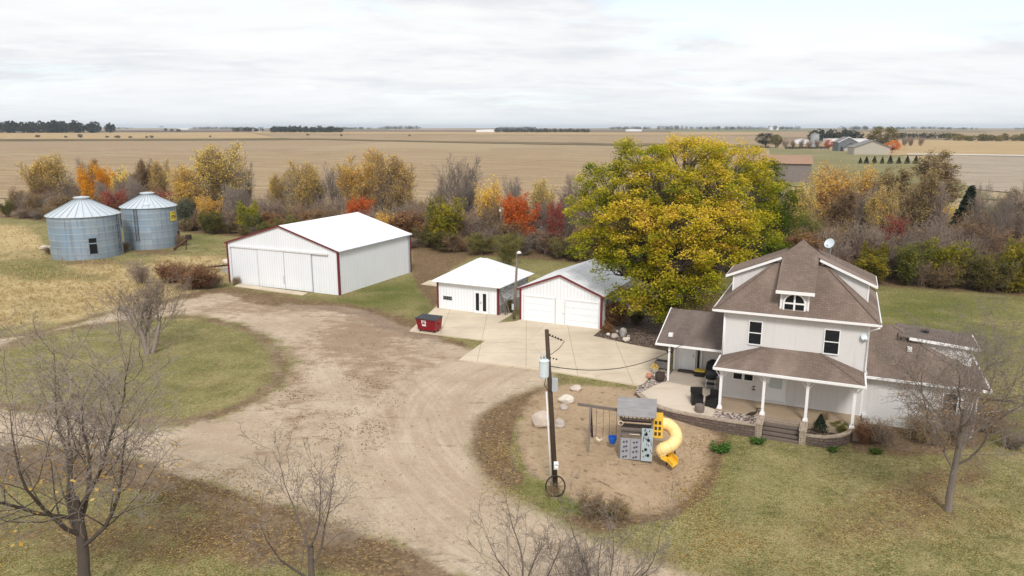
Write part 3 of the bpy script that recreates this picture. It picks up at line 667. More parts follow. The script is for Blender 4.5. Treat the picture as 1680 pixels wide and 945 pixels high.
M['road'] = plain('pale gravel road', (.50, .46, .40), .9, 0, .1, .05)
def field(name, q, mat, off=.15, n=40, m=14):
    """q: four world corners (near left, near right, far right, far left)"""
    q = [np.array((p.x, p.y)) for p in q]; v = []; f = []
    for j in range(m + 1):
        b = j / m
        for i in range(n + 1):
            a = i / n; p = q[0] * (1 - a) * (1 - b) + q[1] * a * (1 - b) + q[2] * a * b + q[3] * (1 - a) * b
            v.append((p[0], p[1], tz(*p) + off))
    for j in range(m):
        for i in range(n):
            k = j * (n + 1) + i; f.append((k, k + 1, k + n + 2, k + n + 1))
    me = bpy.data.meshes.new(name); me.from_pydata(v, [], f); me.materials.append(mat)
    me.polygons.foreach_set('use_smooth', [True] * len(f))
    o = bpy.data.objects.new(name, me); COL.objects.link(o); tag(o, kind='structure'); return o
field('stubble_field', [HP(-260, 18), HP(112, 26), GT(1262, 243), GT(-1100, 231)], M['stubble'], .10, 60, 30)
field('dry_verge', [HP(30, 19), HP(110, 21), HP(110, 26), HP(30, 22.5)], M['pale_verge'], .14, 40, 2)
field('field_margin', [GT(-1100, 231.2), GT(520, 229.5), GT(520, 227.6), GT(-1100, 228.5)], M['verge'], .35, 30, 3)
field('golden_field', [GT(-1100, 228.3), GT(460, 227), GT(400, 217.6), GT(-900, 218.5)], M['golden'], .30, 30, 8)
field('tan_field', [GT(460, 227), GT(1262, 238), GT(1250, 222), GT(420, 219.5)], M['stubble'], .25, 30, 8)
field('ditch_margin', [GT(520, 229.3), GT(1262, 243), GT(1262, 239.5), GT(500, 227.2)], M['verge'], .40, 30, 3)
field('golden_strip', [GT(420, 219.3), GT(1250, 221.6), GT(1250, 217.8), GT(400, 216)], M['golden'], .32, 30, 4)
field('tilled_field', [GT(150, 215.8), GT(1100, 217.2), GT(1100, 214.3), GT(200, 213.4)], M['field_brown'], .5, 30, 3)
field('golden_field', [GT(1450, 255), GT(2100, 262), GT(2000, 229), GT(1440, 230)], M['golden'], .28, 20, 8)
field('grey_field', [GT(1500, 302), GT(2300, 380), GT(2300, 262), GT(1545, 254.8)], M['field_grey'], .22, 24, 10)
field('country_road', [GT(1488, 254.6), GT(2100, 264), GT(2100, 261.5), GT(1488, 252.8)], M['road'], .45, 20, 1)
field('mown_grass', [GT(1275, 305), GT(1640, 330), GT(1470, 252), GT(1262, 243)], M['mown'], .26, 20, 10)
# ------------------------------------------------------------------ buildings
def frame2(a, b):
    u = (b - a); L = u.length; return L, math.atan2(u.y, u.x)

def window_part(parent, mp, x0, z0, x1, z1, v=0.0, dv=-1, sash=2, t=.055, name='window', face='v'):
    """window on a wall in the plane v (looking along dv*v); frame and glass"""
    def P(a, d, z): return (a, v + dv * d, z) if face == 'v' else (v + dv * d, a, z)
    def bx(m, a0, d0, z0_, a1, d1, z1_):
        p = P(a0, d0, z0_); q = P(a1, d1, z1_); m.box(min(p[0], q[0]), min(p[1], q[1]), z0_, max(p[0], q[0]), max(p[1], q[1]), z1_)
    f = MB()
    bx(f, x0, .004, z0, x0 + t, .07, z1); bx(f, x1 - t, .004, z0, x1, .07, z1); bx(f, x0 + t, .004, z1 - t, x1 - t, .07, z1); bx(f, x0 + t, .004, z0, x1 - t, .085, z0 + t)
    if sash == 2: zm = (z0 + z1) / 2; bx(f, x0 + t, .004, zm - .025, x1 - t, .06, zm + .025)
    if sash == 3: xm = (x0 + x1) / 2; bx(f, xm - .04, .004, z0 + t, xm + .04, .065, z1 - t)
    w = f.build(name, M['white'], parent)
    g = MB(); bx(g, x0 + t - .01, .008, z0 + t - .01, x1 - t + .01, .02, z1 - t + .01); g.build('pane', M['glass'], w)
    return w

# ---- farmhouse
house = thing('farmhouse', 'two storey pale grey farmhouse with brown shingle roof, dormers and front porch', 'house', HA, HROT)
W, D, EV = 7.63, 8.2, 5.28
m = MB(); m.box(0, 0, -1.1, W, D, EV, skip='tb'); m.build('wall', M['siding'], house)
for x in (0, W): m = MB(); m.box(x - .05, -.012, 0.0, x + .05, .1, EV - .02); m.build('corner_trim', M['white'], house)
# main roof
cx, cy, pk = 3.75, 4.1, 9.12; e = [(-.68, -.42), (8.18, -.42), (8.18, 8.62), (-.68, 8.62)]; ze = 5.42
m = MB()
for i in range(4):
    a, b = e[i], e[(i + 1) % 4]; m.poly([(a[0], a[1], ze), (b[0], b[1], ze), (cx, cy, pk)])
roof = m.build('roof', M['shingle'], house)
m = MB()
for i in range(4):   # ridge caps along the hips
    a = Vector((*e[i], ze)); b = Vector((cx, cy, pk)); m = MB(); m.bar(a + Vector((0, 0, .006)), b + Vector((0, 0, .006)), .2, .012); m.build('hip_cap', M['shingle'], roof)
def gutter(parent, pts, h=.13, w=.09, name='gutter', close=False):
    m = MB(); n = len(pts)
    for i in range(n if close else n - 1):
        a = Vector(pts[i]); b = Vector(pts[(i + 1) % n]); m.bar(a - Vector((0, 0, h / 2)), b - Vector((0, 0, h / 2)), w, h)
    return m.build(name, M['white'], parent)
gutter(house, [(*q, ze + .01) for q in e], close=True)
m = MB(); m.box(-.62, -.36, EV - .02, 8.12, 8.56, EV + .02); m.build('soffit', M['white'], house)
m = MB()
for (x, y) in ((W + .02, -.10),):
    m.tube([(8.12, -.44, 5.24), (7.95, -.3, 5.12), (x, y, 4.95), (x, y, 2.75), (x + .12, y - .05, 2.45)], .045, 6)
m.build('downpipe', M['white'], house); m = MB(); m.tube([(-.04, -.08, 5.2), (-.04, -.08, 2.6)], .045, 6); m.build('downpipe', M['white'], house)
# front dormer
def slope(y): return 6.82 + .521 * (y + .35)
dorm = MB(); dorm.slab([(2.72, -.35, 6.82), (4.73, -.35, 6.82), (4.73, 2.52, slope(2.52)), (cx, cy + .05, slope(cy) + .03), (2.72, 2.52, slope(2.52))], .1)
fd = thing_part = dorm.build('dormer', M['shingle'], house)
m = MB(); z0 = 5.5
m.poly([(2.98, -.02, z0), (4.47, -.02, z0), (4.47, -.02, 6.9), (2.98, -.02, 6.9)])
m.poly([(2.98, 1.6, z0), (2.98, -.02, z0), (2.98, -.02, 6.9), (2.98, 1.6, 7.7)]); m.poly([(4.47, -.02, z0), (4.47, 1.6, z0), (4.47, 1.6, 7.7), (4.47, -.02, 6.9)])
m.build('dormer_wall', M['siding'], fd)
m = MB(); m.box(2.70, -.41, 6.66, 4.75, -.354, 6.84); m.box(2.95, -.06, 5.49, 4.50, -.022, 5.60); m.box(2.95, -.05, 5.6, 3.04, -.022, 6.7); m.box(4.41, -.05, 5.6, 4.50, -.022, 6.7); m.build('dormer_trim', M['white'], fd)
# half-round window of the dormer
m = MB(); cxw, zw, rw = 3.72, 6.08, .52; t_ = .09
seg = 16
for i in range(seg):
    a0 = math.pi * i / seg; a1 = math.pi * (i + 1) / seg
    q = [(cxw + r * math.cos(a), zw + r * math.sin(a)) for r, a in ((rw, a0), (rw + t_, a0), (rw + t_, a1), (rw, a1))]
    m.poly([(p[0], -.085, p[1]) for p in q]); m.poly([(q[1][0], -.085, q[1][1]), (q[1][0], -.02, q[1][1]), (q[2][0], -.02, q[2][1]), (q[2][0], -.085, q[2][1])]); m.poly([(q[0][0], -.03, q[0][1]), (q[0][0], -.085, q[0][1]), (q[3][0], -.085, q[3][1]), (q[3][0], -.03, q[3][1])])
m.box(cxw - rw - t_, -.085, 5.64, cxw - rw, -.024, zw); m.box(cxw + rw, -.085, 5.64, cxw + rw + t_, -.024, zw); m.box(cxw - rw, -.085, 5.60, cxw + rw, -.024, 5.70)
m.box(cxw - .05, -.08, 5.7, cxw + .05, -.024, zw + rw); m.box(cxw - rw, -.078, zw - .04, cxw - .051, -.024, zw + .05); m.box(cxw + .051, -.078, zw - .04, cxw + rw, -.024, zw + .05)
wd = m.build('arched_window', M['white'], house)
m = MB(); m.poly([(cxw - rw, -.035, 5.69), (cxw + rw, -.035, 5.69)] + [(cxw + rw * math.cos(math.pi * i / 20), -.035, zw + rw * math.sin(math.pi * i / 20)) for i in range(21)]); m.build('pane', M['glass'], wd)
# side dormers
for sgn in (0, 1):
    def X(x): return x if sgn == 0 else 2 * cx - x
    def pl(x): return 7.02 + .428 * (x + .35)
    m = MB(); pts = [(X(-.42), 2.45, pl(-.42)), (X(2.58), 2.45, pl(2.58)), (X(3.6), 3.42, pl(3.6)), (X(3.6), 4.8, pl(3.6)), (X(2.6), 5.75, pl(2.6)), (X(-.42), 5.75, pl(-.42))]
    if sgn: pts = pts[::-1]
    m.slab(pts, .09); sd = m.build('dormer', M['shingle'], house)
    m = MB()
    for yy in (2.66, 5.54):
        q = [(X(-.02), yy, 5.5), (X(2.62), yy, 7.9), (X(2.62), yy, pl(2.62) - .06), (X(-.02), yy, pl(-.02) - .05)]; m.poly(q if not sgn else q[::-1])
    q = [(X(-.02), 2.66, 5.5), (X(-.02), 5.54, 5.5), (X(-.02), 5.54, pl(-.02) - .05), (X(-.02), 2.66, pl(-.02) - .05)]; m.poly(q)
    m.build('dormer_wall', M['siding'], sd)
    m = MB(); a = Vector((X(-.44), 2.42, pl(-.44) - .09)); b = Vector((X(2.70), 2.42, pl(2.70) - .09)); m.bar(a, b, .05, .14)
    a2 = Vector((X(-.44), 5.78, pl(-.44) - .09)); m.bar(a, a2, .05, .14); m.box(min(X(-.05), X(.04)), 2.63, 5.86, max(X(-.05), X(.04)), 2.72, pl(0) - .1)
    m.build('dormer_trim', M['white'], sd)
# upper windows, porch windows and door
window_part(house, None, 1.34, 3.42, 2.12, 4.86); window_part(house, None, 5.40, 3.36, 6.24, 4.82)
window_part(house, None, .62, 1.16, 1.22, 1.66, sash=0, t=.06); window_part(house, None, 1.24, 1.16, 1.84, 1.66, sash=0, t=.06)
m = MB(); m.box(2.56, -.06, .2, 3.6, -.004, 2.3); dr = m.build('front_door', M['door_white'], house)
m = MB(); m.box(2.74, -.075, .95, 3.42, -.062, 1.95); m.build('pane', M['glass_pale'], dr)
m = MB(); m.box(2.50, -.05, .12, 2.557, -.003, 2.36); m.box(3.603, -.05, .12, 3.66, -.003, 2.36); m.build('door_frame', M['white'], dr)
m = MB(); m.lathe([(0, -.05), (.035, -.03), (.035, 0)], 10, (2.68, -.10, 1.1), M=Matrix.Rotation(R(90), 4, 'X')); m.build('handle', M['grey_metal'], dr)
# porch
PE = [(-.12, -2.5, 2.55), (7.62, -2.5, 2.55), (7.62, 0, 2.55), (-.12, 0, 2.55)]; TL, TR = (2.2, -.003, 3.36), (5.3, -.003, 3.36)
m = MB(); m.poly([PE[0], PE[1], TR, TL]); m.poly([PE[1], PE[2], TR]); m.poly([PE[3], PE[0], TL]); pr = m.build('porch_roof', M['shingle'], house)
for q_, w_ in ((PE[0], TL), (PE[1], TR)): m = MB(); m.bar(Vector(q_) + Vector((0, 0, .006)), Vector(w_) + Vector((0, 0, .006)), .2, .012); m.build('hip_cap', M['shingle'], pr)
gutter(pr, [(-.14, 0, 2.57), (-.14, -2.54, 2.57), (7.66, -2.54, 2.57), (7.66, 0, 2.57)], .13, .09)
m = MB(); m.box(-.08, -2.46, 2.36, 7.58, -.004, 2.40); m.box(.1, -2.12, 2.31, 7.4, -2.0, 2.358); m.build('porch_ceiling', M['white'], pr)
for x in (.26, 2.6, 4.86, 7.2):
    m = MB(); m.box(x - .075, -2.14, .12, x + .075, -1.99, 2.31); m.box(x - .14, -2.2, 0, x + .14, -1.93, .1); m.box(x - .11, -2.17, .1, x + .11, -1.96, .18); m.box(x - .12, -2.18, 2.17, x + .12, -1.95, 2.309)
    for sg in (-1, 1): m.bar((x + sg * .07, -2.06, 1.9), (x + sg * .3, -2.06, 2.2), .05, .05)
    m.build('porch_post', M['white'], house)
m = MB(); m.prism([(0.03, -2.3), (W, -2.3), (W, -.004), (0.03, -.004)], -1.1, 0.0, 0); m.build('porch_floor', M['porch_floor'], house)
# entry wing on the left with its covered porch
m = MB(); m.box(-3.65, 3.9, -.6, -.004, 6.9, 2.5, skip='tb'); m.build('wall', M['siding'], house)
sl = .33
m = MB(); m.slab([(-4.3, 1.3, 2.45), (-.02, 1.3, 2.45), (-.02, 5.4, 3.80), (-4.3, 5.4, 3.80)], .1); m.slab([(-4.3, 5.4, 3.80), (-.02, 5.4, 3.80), (-.02, 7.4, 3.14), (-4.3, 7.4, 3.14)], .1)
er = m.build('entry_roof', M['shingle_entry'], house)
gutter(er, [(-4.36, 1.26, 2.46), (-.1, 1.26, 2.46)], .13, .09)
m = MB(); m.poly([(-3.66, 3.9, 2.5), (-3.66, 6.9, 2.5), (-3.66, 5.4, 3.68)][::-1]); m.bar((-4.32, 1.3, 2.40), (-4.32, 5.4, 3.75), .05, .2); m.bar((-4.32, 7.4, 3.09), (-4.32, 5.4, 3.75), .05, .2); m.poly([(-4.28, 1.34, 2.34), (-.02, 1.34, 2.34), (-.02, 3.9, 2.34), (-4.28, 3.9, 2.34)][::-1]); m.build('gable_trim', M['white'], er)

for (x, y) in ((-3.5, 1.5), (-.2, 1.5)):
    p = MB(); p.box(x - .06, y - .06, .0, x + .06, y + .06, 2.34); p.build('porch_post', M['white'], house)
m = MB(); m.box(-3.70, 3.86, 0, -3.58, 3.96, 2.34); m.build('corner_trim', M['white'], house)
m = MB(); m.box(-3.2, 3.84, .12, -2.33, 3.897, 2.14); ed = m.build('entry_door', M['door_white'], house)
m = MB(); m.box(-3.28, 3.82, .1, -3.203, 3.896, 2.22); m.box(-2.327, 3.82, .1, -2.25, 3.896, 2.22); m.box(-1.90, 3.82, .1, -1.82, 3.896, 2.22); m.build('door_frame', M['white'], ed)
m = MB(); m.box(-2.13, 3.85, .25, -1.99, 3.893, 2.0); m.build('pane', M['glass'], ed); m = MB(); m.box(-2.42, 3.80, 1.0, -2.36, 3.838, 1.2); m.build('handle', M['grey_metal'], ed)
m = MB(); m.box(-3.3, 3.45, .004, -1.9, 3.82, .10); m.build('door_step', M['timber_step'], house)
# white roof vent on the entry roof, small pipe vents
m = MB(); vz = 2.45 + sl * (2.15 - 1.3); m.box(-3.72, 2.02, vz + .01, -3.46, 2.3, vz + .22); m.build('roof_vent', M['white'], er)
m = MB(); m.tube([(-.42, 4.2, 3.3), (-.42, 4.2, 3.75), (-.28, 4.2, 3.9)], .05, 6); m.build('roof_pipe', M['dirty_white'], er)
# right wing
WX = 13.1
m = MB(); m.box(W + .004, .1, -.12, WX, 8.3, 2.34, skip='tb'); m.build('wall', M['siding'], house)
m = MB(); m.box(W + .004, .13, -1.2, WX - .03, 8.27, -.12, skip='tb'); m.build('foundation', M['dirty_white'], house)
m = MB(); ez = 2.45; ry, rz_ = 4.2, 2.45 + .43 * 4.5; re = 13.55 - 4.5
A, B_, C_, D_ = (W - .01, -.3, ez), (13.55, -.3, ez), (13.55, 8.7, ez), (W - .01, 8.7, ez); R1, R2 = (W - .01, ry, rz_), (re, ry, rz_)
m.poly([A, B_, R2, R1]); m.poly([B_, C_, R2]); m.poly([C_, D_, R1, R2]); wr = m.build('wing_roof', M['shingle'], house)
m = MB(); m.bar(Vector(B_) + Vector((0, 0, .006)), Vector(R2) + Vector((0, 0, .006)), .2, .012); m.build('hip_cap', M['shingle'], wr)
gutter(wr, [(W + .05, -.34, ez + .01), (13.59, -.34, ez + .01), (13.59, 8.74, ez + .01)], .13, .09)
m = MB(); m.box(W + .01, -.26, 2.30, 13.5, 8.66, 2.335); m.build('soffit', M['white'], wr)
m = MB(); m.box(WX - .06, .06, -.1, WX + .03, .16, 2.29); m.build('corner_trim', M['white'], house)
m = MB()
def pw(x): return 4.06 - .075 * (x - 9.7)
m.slab([(9.3, 2.7, pw(9.3) + .06), (13.32, 2.7, pw(13.32) + .06), (13.32, 5.9, pw(13.32) + .06), (9.3, 5.9, pw(9.3) + .06)], .08); wd2 = m.build('dormer', M['shingle_entry'], house)
m = MB(); m.poly([(10.0, 2.92, 2.6), (13.05, 2.92, 2.6), (13.05, 2.92, pw(13.05)), (10.0, 2.92, pw(10.))]); m.poly([(13.05, 2.92, 2.6), (13.05, 5.7, 2.6), (13.05, 5.7, pw(13.05)), (13.05, 2.92, pw(13.05))]); m.build('dormer_wall', M['siding'], wd2)
m = MB(); m.bar((9.85, 2.67, pw(9.85) - .01), (13.34, 2.67, pw(13.34) - .01), .06, .15); m.bar((13.34, 2.67, pw(13.34) - .01), (13.34, 5.9, pw(13.34) - .01), .06, .15); m.box(12.2, 2.86, 3.3, 12.75, 2.912, 3.62); m.build('dormer_trim', M['white'], wd2)
m = MB(); m.box(10.6, 4.4, pw(10.6) + .06, 10.95, 4.75, pw(10.6) + .2); m.build('roof_vent', M['black'], wd2)
m = MB(); m.box(9.75, 2.0, 3.46, 9.98, 2.25, 3.7); m.build('roof_vent', M['white'], wr)
window_part(house, None, 11.5, .9, 12.25, 1.95, v=.1)
m = MB(); m.box(7.72, -.18, -.06, 7.95, .09, .14); m.build('utility_box', M['dirty_white'], house)
# landing, steps, pillars
st = thing('porch_steps', 'dark timber steps between tan block pillars below the front porch', 'steps', HA + HU * 3.7 + HV * -2.4 + Vector((0, 0, -.85)), HROT)
m = MB(); m.box(-.92, -.28, -.3, .96, .095, .845); m.build('landing', M['paver'], st)
for k in range(4):
    zt = .68 - k * .155; m = MB(); m.box(-.90, -.28 - .25 * (k + 1), zt - .115 - (.0 if k < 3 else .2), .94, -.28 - .25 * k - .003, zt, skip=''); 
    m.build('tread', M['tread'], st)
for nm, x0 in (('pillar', -1.27), ('pillar', .97)):
    m = MB(); m.box(x0, -1.25, -.4, x0 + .34, .09, .84, skip='b'); pl_ = m.build(nm, M['pier'], st); m = MB(); m.box(x0 - .03, -1.28, .842, x0 + .37, .085, .90); m.build('cap', M['cap'], pl_)

# retaining walls: a run of block along the patio and a curved one round the planting bed
def retaining(name, pts, ztop, zbot, label, th=.32):
    """pts in the house frame, seen wall face on the right-hand side of the run"""
    o = thing(name, label, 'retaining wall', HA, HROT); m = MB(); c = MB(); acc = 0
    n = len(pts); off = []
    for i, p in enumerate(pts):
        a = np.array(pts[max(i - 1, 0)]); b = np.array(pts[min(i + 1, n - 1)]); d = b - a; d = d / np.hypot(*d); off.append((p[0] - d[1] * th, p[1] + d[0] * th))
    for i in range(n - 1):
        a, b = pts[i], pts[i + 1]; L = math.hypot(b[0] - a[0], b[1] - a[1]); za = ztop(i); zb = ztop(i + 1); a2, b2 = off[i], off[i + 1]
        m.poly([(*a, zbot), (*b, zbot), (*b, zb), (*a, za)], 0, [(acc, zbot), (acc + L, zbot), (acc + L, zb), (acc, za)])
        m.poly([(*b2, zbot), (*a2, zbot), (*a2, za), (*b2, zb)])
        e1 = [(p[0] * 1, p[1]) for p in (a, b)]
        lo = [(*a, za), (*b, zb), (*b2, zb), (*a2, za)]; hi = [(q[0], q[1], q[2] + .08) for q in lo]
        c.poly(hi); c.poly([lo[0], lo[1], hi[1], hi[0]]); c.poly([lo[2], lo[3], hi[3], hi[2]])
        acc += L
    for i in (0, n - 1): m.poly([(*pts[i], zbot), (*off[i], zbot), (*off[i], ztop(i)), (*pts[i], ztop(i))]); c.poly([(*pts[i], ztop(i)), (*off[i], ztop(i)), (*off[i], ztop(i) + .08), (*pts[i], ztop(i) + .08)])
    w = m.build('block_wall', M['retain'], o); c.build('cap', M['cap'], o); return o
RW = [(-4.75, -1.55), (-4.2, -2.25), (-3.6, -2.85), (-2.9, -3.35), (-2.0, -3.6), (-1.0, -3.72), (0, -3.78), (1.2, -3.8), (2.43, -3.72)]
retaining('retaining_wall', RW, lambda i: -.09, -1.4, 'long low brown block retaining wall along the edge of the patio')
CW = [(4.98, -3.55), (5.4, -3.62), (5.9, -3.58), (6.4, -3.38), (6.85, -3.0), (7.2, -2.5), (7.4, -1.95)]
retaining('retaining_wall', CW, lambda i: -.30 + .03 * i, -1.4, 'curved brown block retaining wall round the planting bed right of the steps', .25)
def flat(name, pts, z, mat, th=1.0, world=False, kind='structure'):
    P = pts if world else [((HA + HU * p[0] + HV * p[1]).x, (HA + HU * p[0] + HV * p[1]).y) for p in pts]
    m = MB(); m.prism(P, z - th, z); o = m.build(name, mat); tag(o, kind=kind); return o
Z0 = HA.z
flat('patio', [(-4.55, -1.35), (-4.0, -2.05), (-3.4, -2.62), (-2.75, -3.08), (-1.9, -3.31), (-.95, -3.42), (.08, -3.46), (.08, -2.32), (.0, -2.2), (-.02, .88), (-.6, .88), (-3.62, 1.28), (-4.1, .2)], Z0 - .02, M['patio'])
flat('entry_porch_floor', [(-3.62, 1.29), (-.6, .89), (-.012, .89), (-.012, 3.895), (-3.64, 3.895)], Z0 - .006, M['porch_slab'])
flat('stone_bed', [(.085, -2.31), (.085, -3.46), (1.2, -3.475), (2.42, -3.40), (2.42, -2.31)], Z0 - .06, M['bed_pale'])
flat('planting_bed', [(5.05, -2.31), (5.05, -3.3), (5.4, -3.36), (5.85, -3.32), (6.3, -3.15), (6.65, -2.82), (6.95, -2.35)], Z0 - .33, M['bed_brown'])
# concrete drive and the apron of the small shed
def cpoly(pts, off): return [((GT(*p)).x, (GT(*p)).y) for p in pts]
def sheet(name, px, off, mat, th=.16, z=None):
    P = [GT(*p) for p in px]; m = MB(); top = [(p.x, p.y, (p.z if z is None else z) + off) for p in P]; m.poly(top)
    n = len(top); 
    for i in range(n):
        a, b = top[i], top[(i + 1) % n]; m.poly([(a[0], a[1], a[2] - th), (b[0], b[1], b[2] - th), b, a])
    o = m.build(name, mat); return tag(o, kind='structure')
DRIVE = [(753, 592), (895, 609), (1044, 634), (1052, 636), (1066, 622), (1084, 604), (1100, 586), (1092, 578), (1030, 566), (973, 553), (988, 541), (855, 523), (797, 560)]
sheet('concrete_drive', DRIVE, .10, M['concrete'], .3, 0.0)
APRON = [(672, 544), (724, 551), (796.5, 560), (857, 524), (840, 516), (717, 505)]
sheet('concrete_apron', APRON[:3] + [(856, 525.2)] + [(838, 515), (716.5, 503.5)], .08, M['concrete'], .3, 0.0)
sheet('grass_patch', [(818, 531), (836, 520.5), (842, 516.5), (858, 524), (848, 528.5)], .115, M['mown'], .05, 0.0)
sheet('concrete_pad', [(691, 467), (717, 470), (717, 463), (706, 460)], .06, M['concrete'], .2)
sheet('concrete_sill', [(392, 466), (505, 481), (497, 485), (385, 470)], .06, M['concrete'], .2)
sheet('landscape_bed', [(973, 553), (988, 538), (1010, 520), (1110, 520), (1120, 575), (1098, 580), (1030, 566)], .09, M['bed_brown'], .2, 0.0)
flat('edging_strip', [(-4.9, -1.5), (-4.62, -1.28), (-4.2, .2), (-3.7, 1.3), (-3.75, 3.8), (-4.7, 3.6), (-4.6, 1.2), (-5.0, -.2)], Z0 - .05, M['bed_pale'])

# ---- machine shed
A = GT(378, 463); B_ = GT(557, 484.5); SW, SR = frame2(A, B_); SL, SE, SP_ = 13.0, 4.25, 6.3
shed = thing('machine_shed', 'large white steel machine shed with sliding doors and dark red trim', 'shed', A, SR)
# ridge height so that the front peak stands where it does
m = MB(); p0 = -.15
m.poly([(0, 0, p0), (SW, 0, p0), (SW, 0, SE), (SW / 2, 0, SP_), (0, 0, SE)]); m.poly([(SW, SL, p0), (0, SL, p0), (0, SL, SE), (SW / 2, SL, SP_), (SW, SL, SE)])
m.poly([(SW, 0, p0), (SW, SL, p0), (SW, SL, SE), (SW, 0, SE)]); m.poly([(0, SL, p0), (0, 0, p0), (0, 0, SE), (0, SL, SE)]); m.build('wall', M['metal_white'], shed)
m = MB(); sl_ = (SP_ - SE) / (SW / 2); o_ = .22
m.slab([(SW + o_, -.12, SE - sl_ * o_ + .08), (SW + o_, SL + .12, SE - sl_ * o_ + .08), (SW / 2, SL + .12, SP_ + .08), (SW / 2, -.12, SP_ + .08)], .06)
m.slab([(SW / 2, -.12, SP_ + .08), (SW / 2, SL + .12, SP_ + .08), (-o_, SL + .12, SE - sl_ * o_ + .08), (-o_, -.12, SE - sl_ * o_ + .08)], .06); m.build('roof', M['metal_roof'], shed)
for xa, xb in ((-.25, SW / 2), (SW + .25, SW / 2)): m = MB(); m.bar((xa, -.15, SE - sl_ * .25), (xb, -.15, SP_ + .03), .06, .16); m.build('gable_trim', M['red_trim'], shed)
for x in (-.02, SW + .02): m = MB(); m.box(x - .09, -.07, p0, x + .09, .12, SE - .03); m.build('corner_trim', M['red_trim'], shed)
m = MB(); m.box(SW - .1, SL - .1, p0, SW + .07, SL + .07, SE - .03); m.build('corner_trim', M['red_trim'], shed)
m = MB(); m.box(SW + .02, SL - .5, p0, SW + .10, SL - .25, SE - .15); m.build('downpipe', M['grey_metal'], shed); m = MB(); m.bar((SW + .25, -.1, SE - .06), (SW + .25, SL + .1, SE - .06), .06, .1); m.build('gutter', M['grey_metal'], shed)
dx = [.55, 4.1, 7.5, 10.95]
for i in range(3):
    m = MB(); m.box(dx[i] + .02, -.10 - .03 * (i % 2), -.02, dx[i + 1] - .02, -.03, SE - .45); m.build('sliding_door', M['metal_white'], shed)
m = MB(); m.box(.4, -.2, SE - .44, 13.0, -.03, SE - .30); m.build('door_track', M['dirty_white'], shed)
m = MB()
for x in dx: m = MB(); m.box(x - .025, -.145, 0, x + .025, -.005, SE - .46); m.build('door_edge', M['grey_metal'], shed)
m = MB(); m.box(dx[2] - .15, -.17, .5, dx[2] - .08, -.14, 1.3); m.build('handle', M['grey_metal'], shed)

# ---- small shed with pyramid roof
A = GT(719, 506.5); B_ = GT(817, 518.5); TW, TR_ = frame2(A, B_); TL_ = 6.3; TE = 2.62
tool = thing('tool_shed', 'small white shed with pyramid roof, glass double door and red corners', 'shed', A, TR_)
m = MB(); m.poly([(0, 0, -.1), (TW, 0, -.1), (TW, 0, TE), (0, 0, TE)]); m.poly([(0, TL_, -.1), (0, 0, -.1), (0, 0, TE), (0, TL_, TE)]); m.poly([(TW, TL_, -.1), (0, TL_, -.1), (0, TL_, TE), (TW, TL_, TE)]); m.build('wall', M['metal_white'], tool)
m = MB(); m.poly([(TW, 0, .85), (TW, TL_, .85), (TW, TL_, TE), (TW, 0, TE)]); o = m.build('wall', M['siding_peel'], tool); tag(o, 'peeling white board wall above stone')
m = MB(); m.box(TW - .3, 0.02, -.1, TW + .06, TL_, .85); m.build('foundation', M['stone_found'], tool)
o_ = .42; zz = TE - .02; ap = (TW / 2, TL_ / 2, TE + 1.72); E4 = [(-o_, -o_, zz), (TW + o_, -o_, zz), (TW + o_, TL_ + o_, zz), (-o_, TL_ + o_, zz)]
m = MB()
flat_r = .45
top4 = [(TW / 2 - flat_r, TL_ / 2 - .2, ap[2]), (TW / 2 + flat_r * .4, TL_ / 2 - .2, ap[2]), (TW / 2 + flat_r * .4, TL_ / 2 + .2, ap[2]), (TW / 2 - flat_r, TL_ / 2 + .2, ap[2])]
for i in range(4): j = (i + 1) % 4; m.poly([E4[i], E4[j], top4[j], top4[i]])
m.poly(top4); rf = m.build('roof', M['old_roof'], tool)
m = MB(); m.poly([(p[0], p[1], p[2] - .05) for p in E4][::-1])
for i in range(4): j = (i + 1) % 4; m.poly([(E4[i][0], E4[i][1], zz - .05), (E4[j][0], E4[j][1], zz - .05), E4[j], E4[i]])
for i in range(4): m.bar(E4[i], top4[i], .12, .05)
m.build('roof_edge', M['dirty_white'], rf)
for x in (-.0, TW): m = MB(); m.box(x - .09, -.05, -.1, x + .09, .1, TE - .07); m.build('corner_trim', M['red_trim'], tool)
x0 = TW * .60
fdm = MB(); fdm.box(x0, -.05, .02, x0 + 1.62, -.004, 2.12); fr = fdm.build('door_frame', M['dirty_white'], tool)
for k in (0, 1):
    xa = x0 + .12 + k * .70; m = MB(); m.box(xa, -.09, .06, xa + .66, -.052, 2.04); d_ = m.build('glass_door', M['door_white'], tool)
    m = MB(); m.box(xa + .17, -.10, .3, xa + .5, -.092, 1.86); m.build('pane', M['glass'], d_)
    m = MB(); m.box(xa + (.60 if k == 0 else .02), -.14, .95, xa + (.64 if k == 0 else .06), -.092, 1.12); m.build('handle', M['grey_metal'], d_)
m = MB(); m.box(.55, -.03, .92, 1.5, -.004, 1.30); gb = m.build('glass_block_window', M['dirty_white'], tool)
m = MB()
for i in range(5):
    for j in range(2): m.box(.58 + i * .18, -.045, .95 + j * .165, .58 + i * .18 + .16, -.032, .95 + j * .165 + .145)
m.build('glass_block', M['glass'], gb)

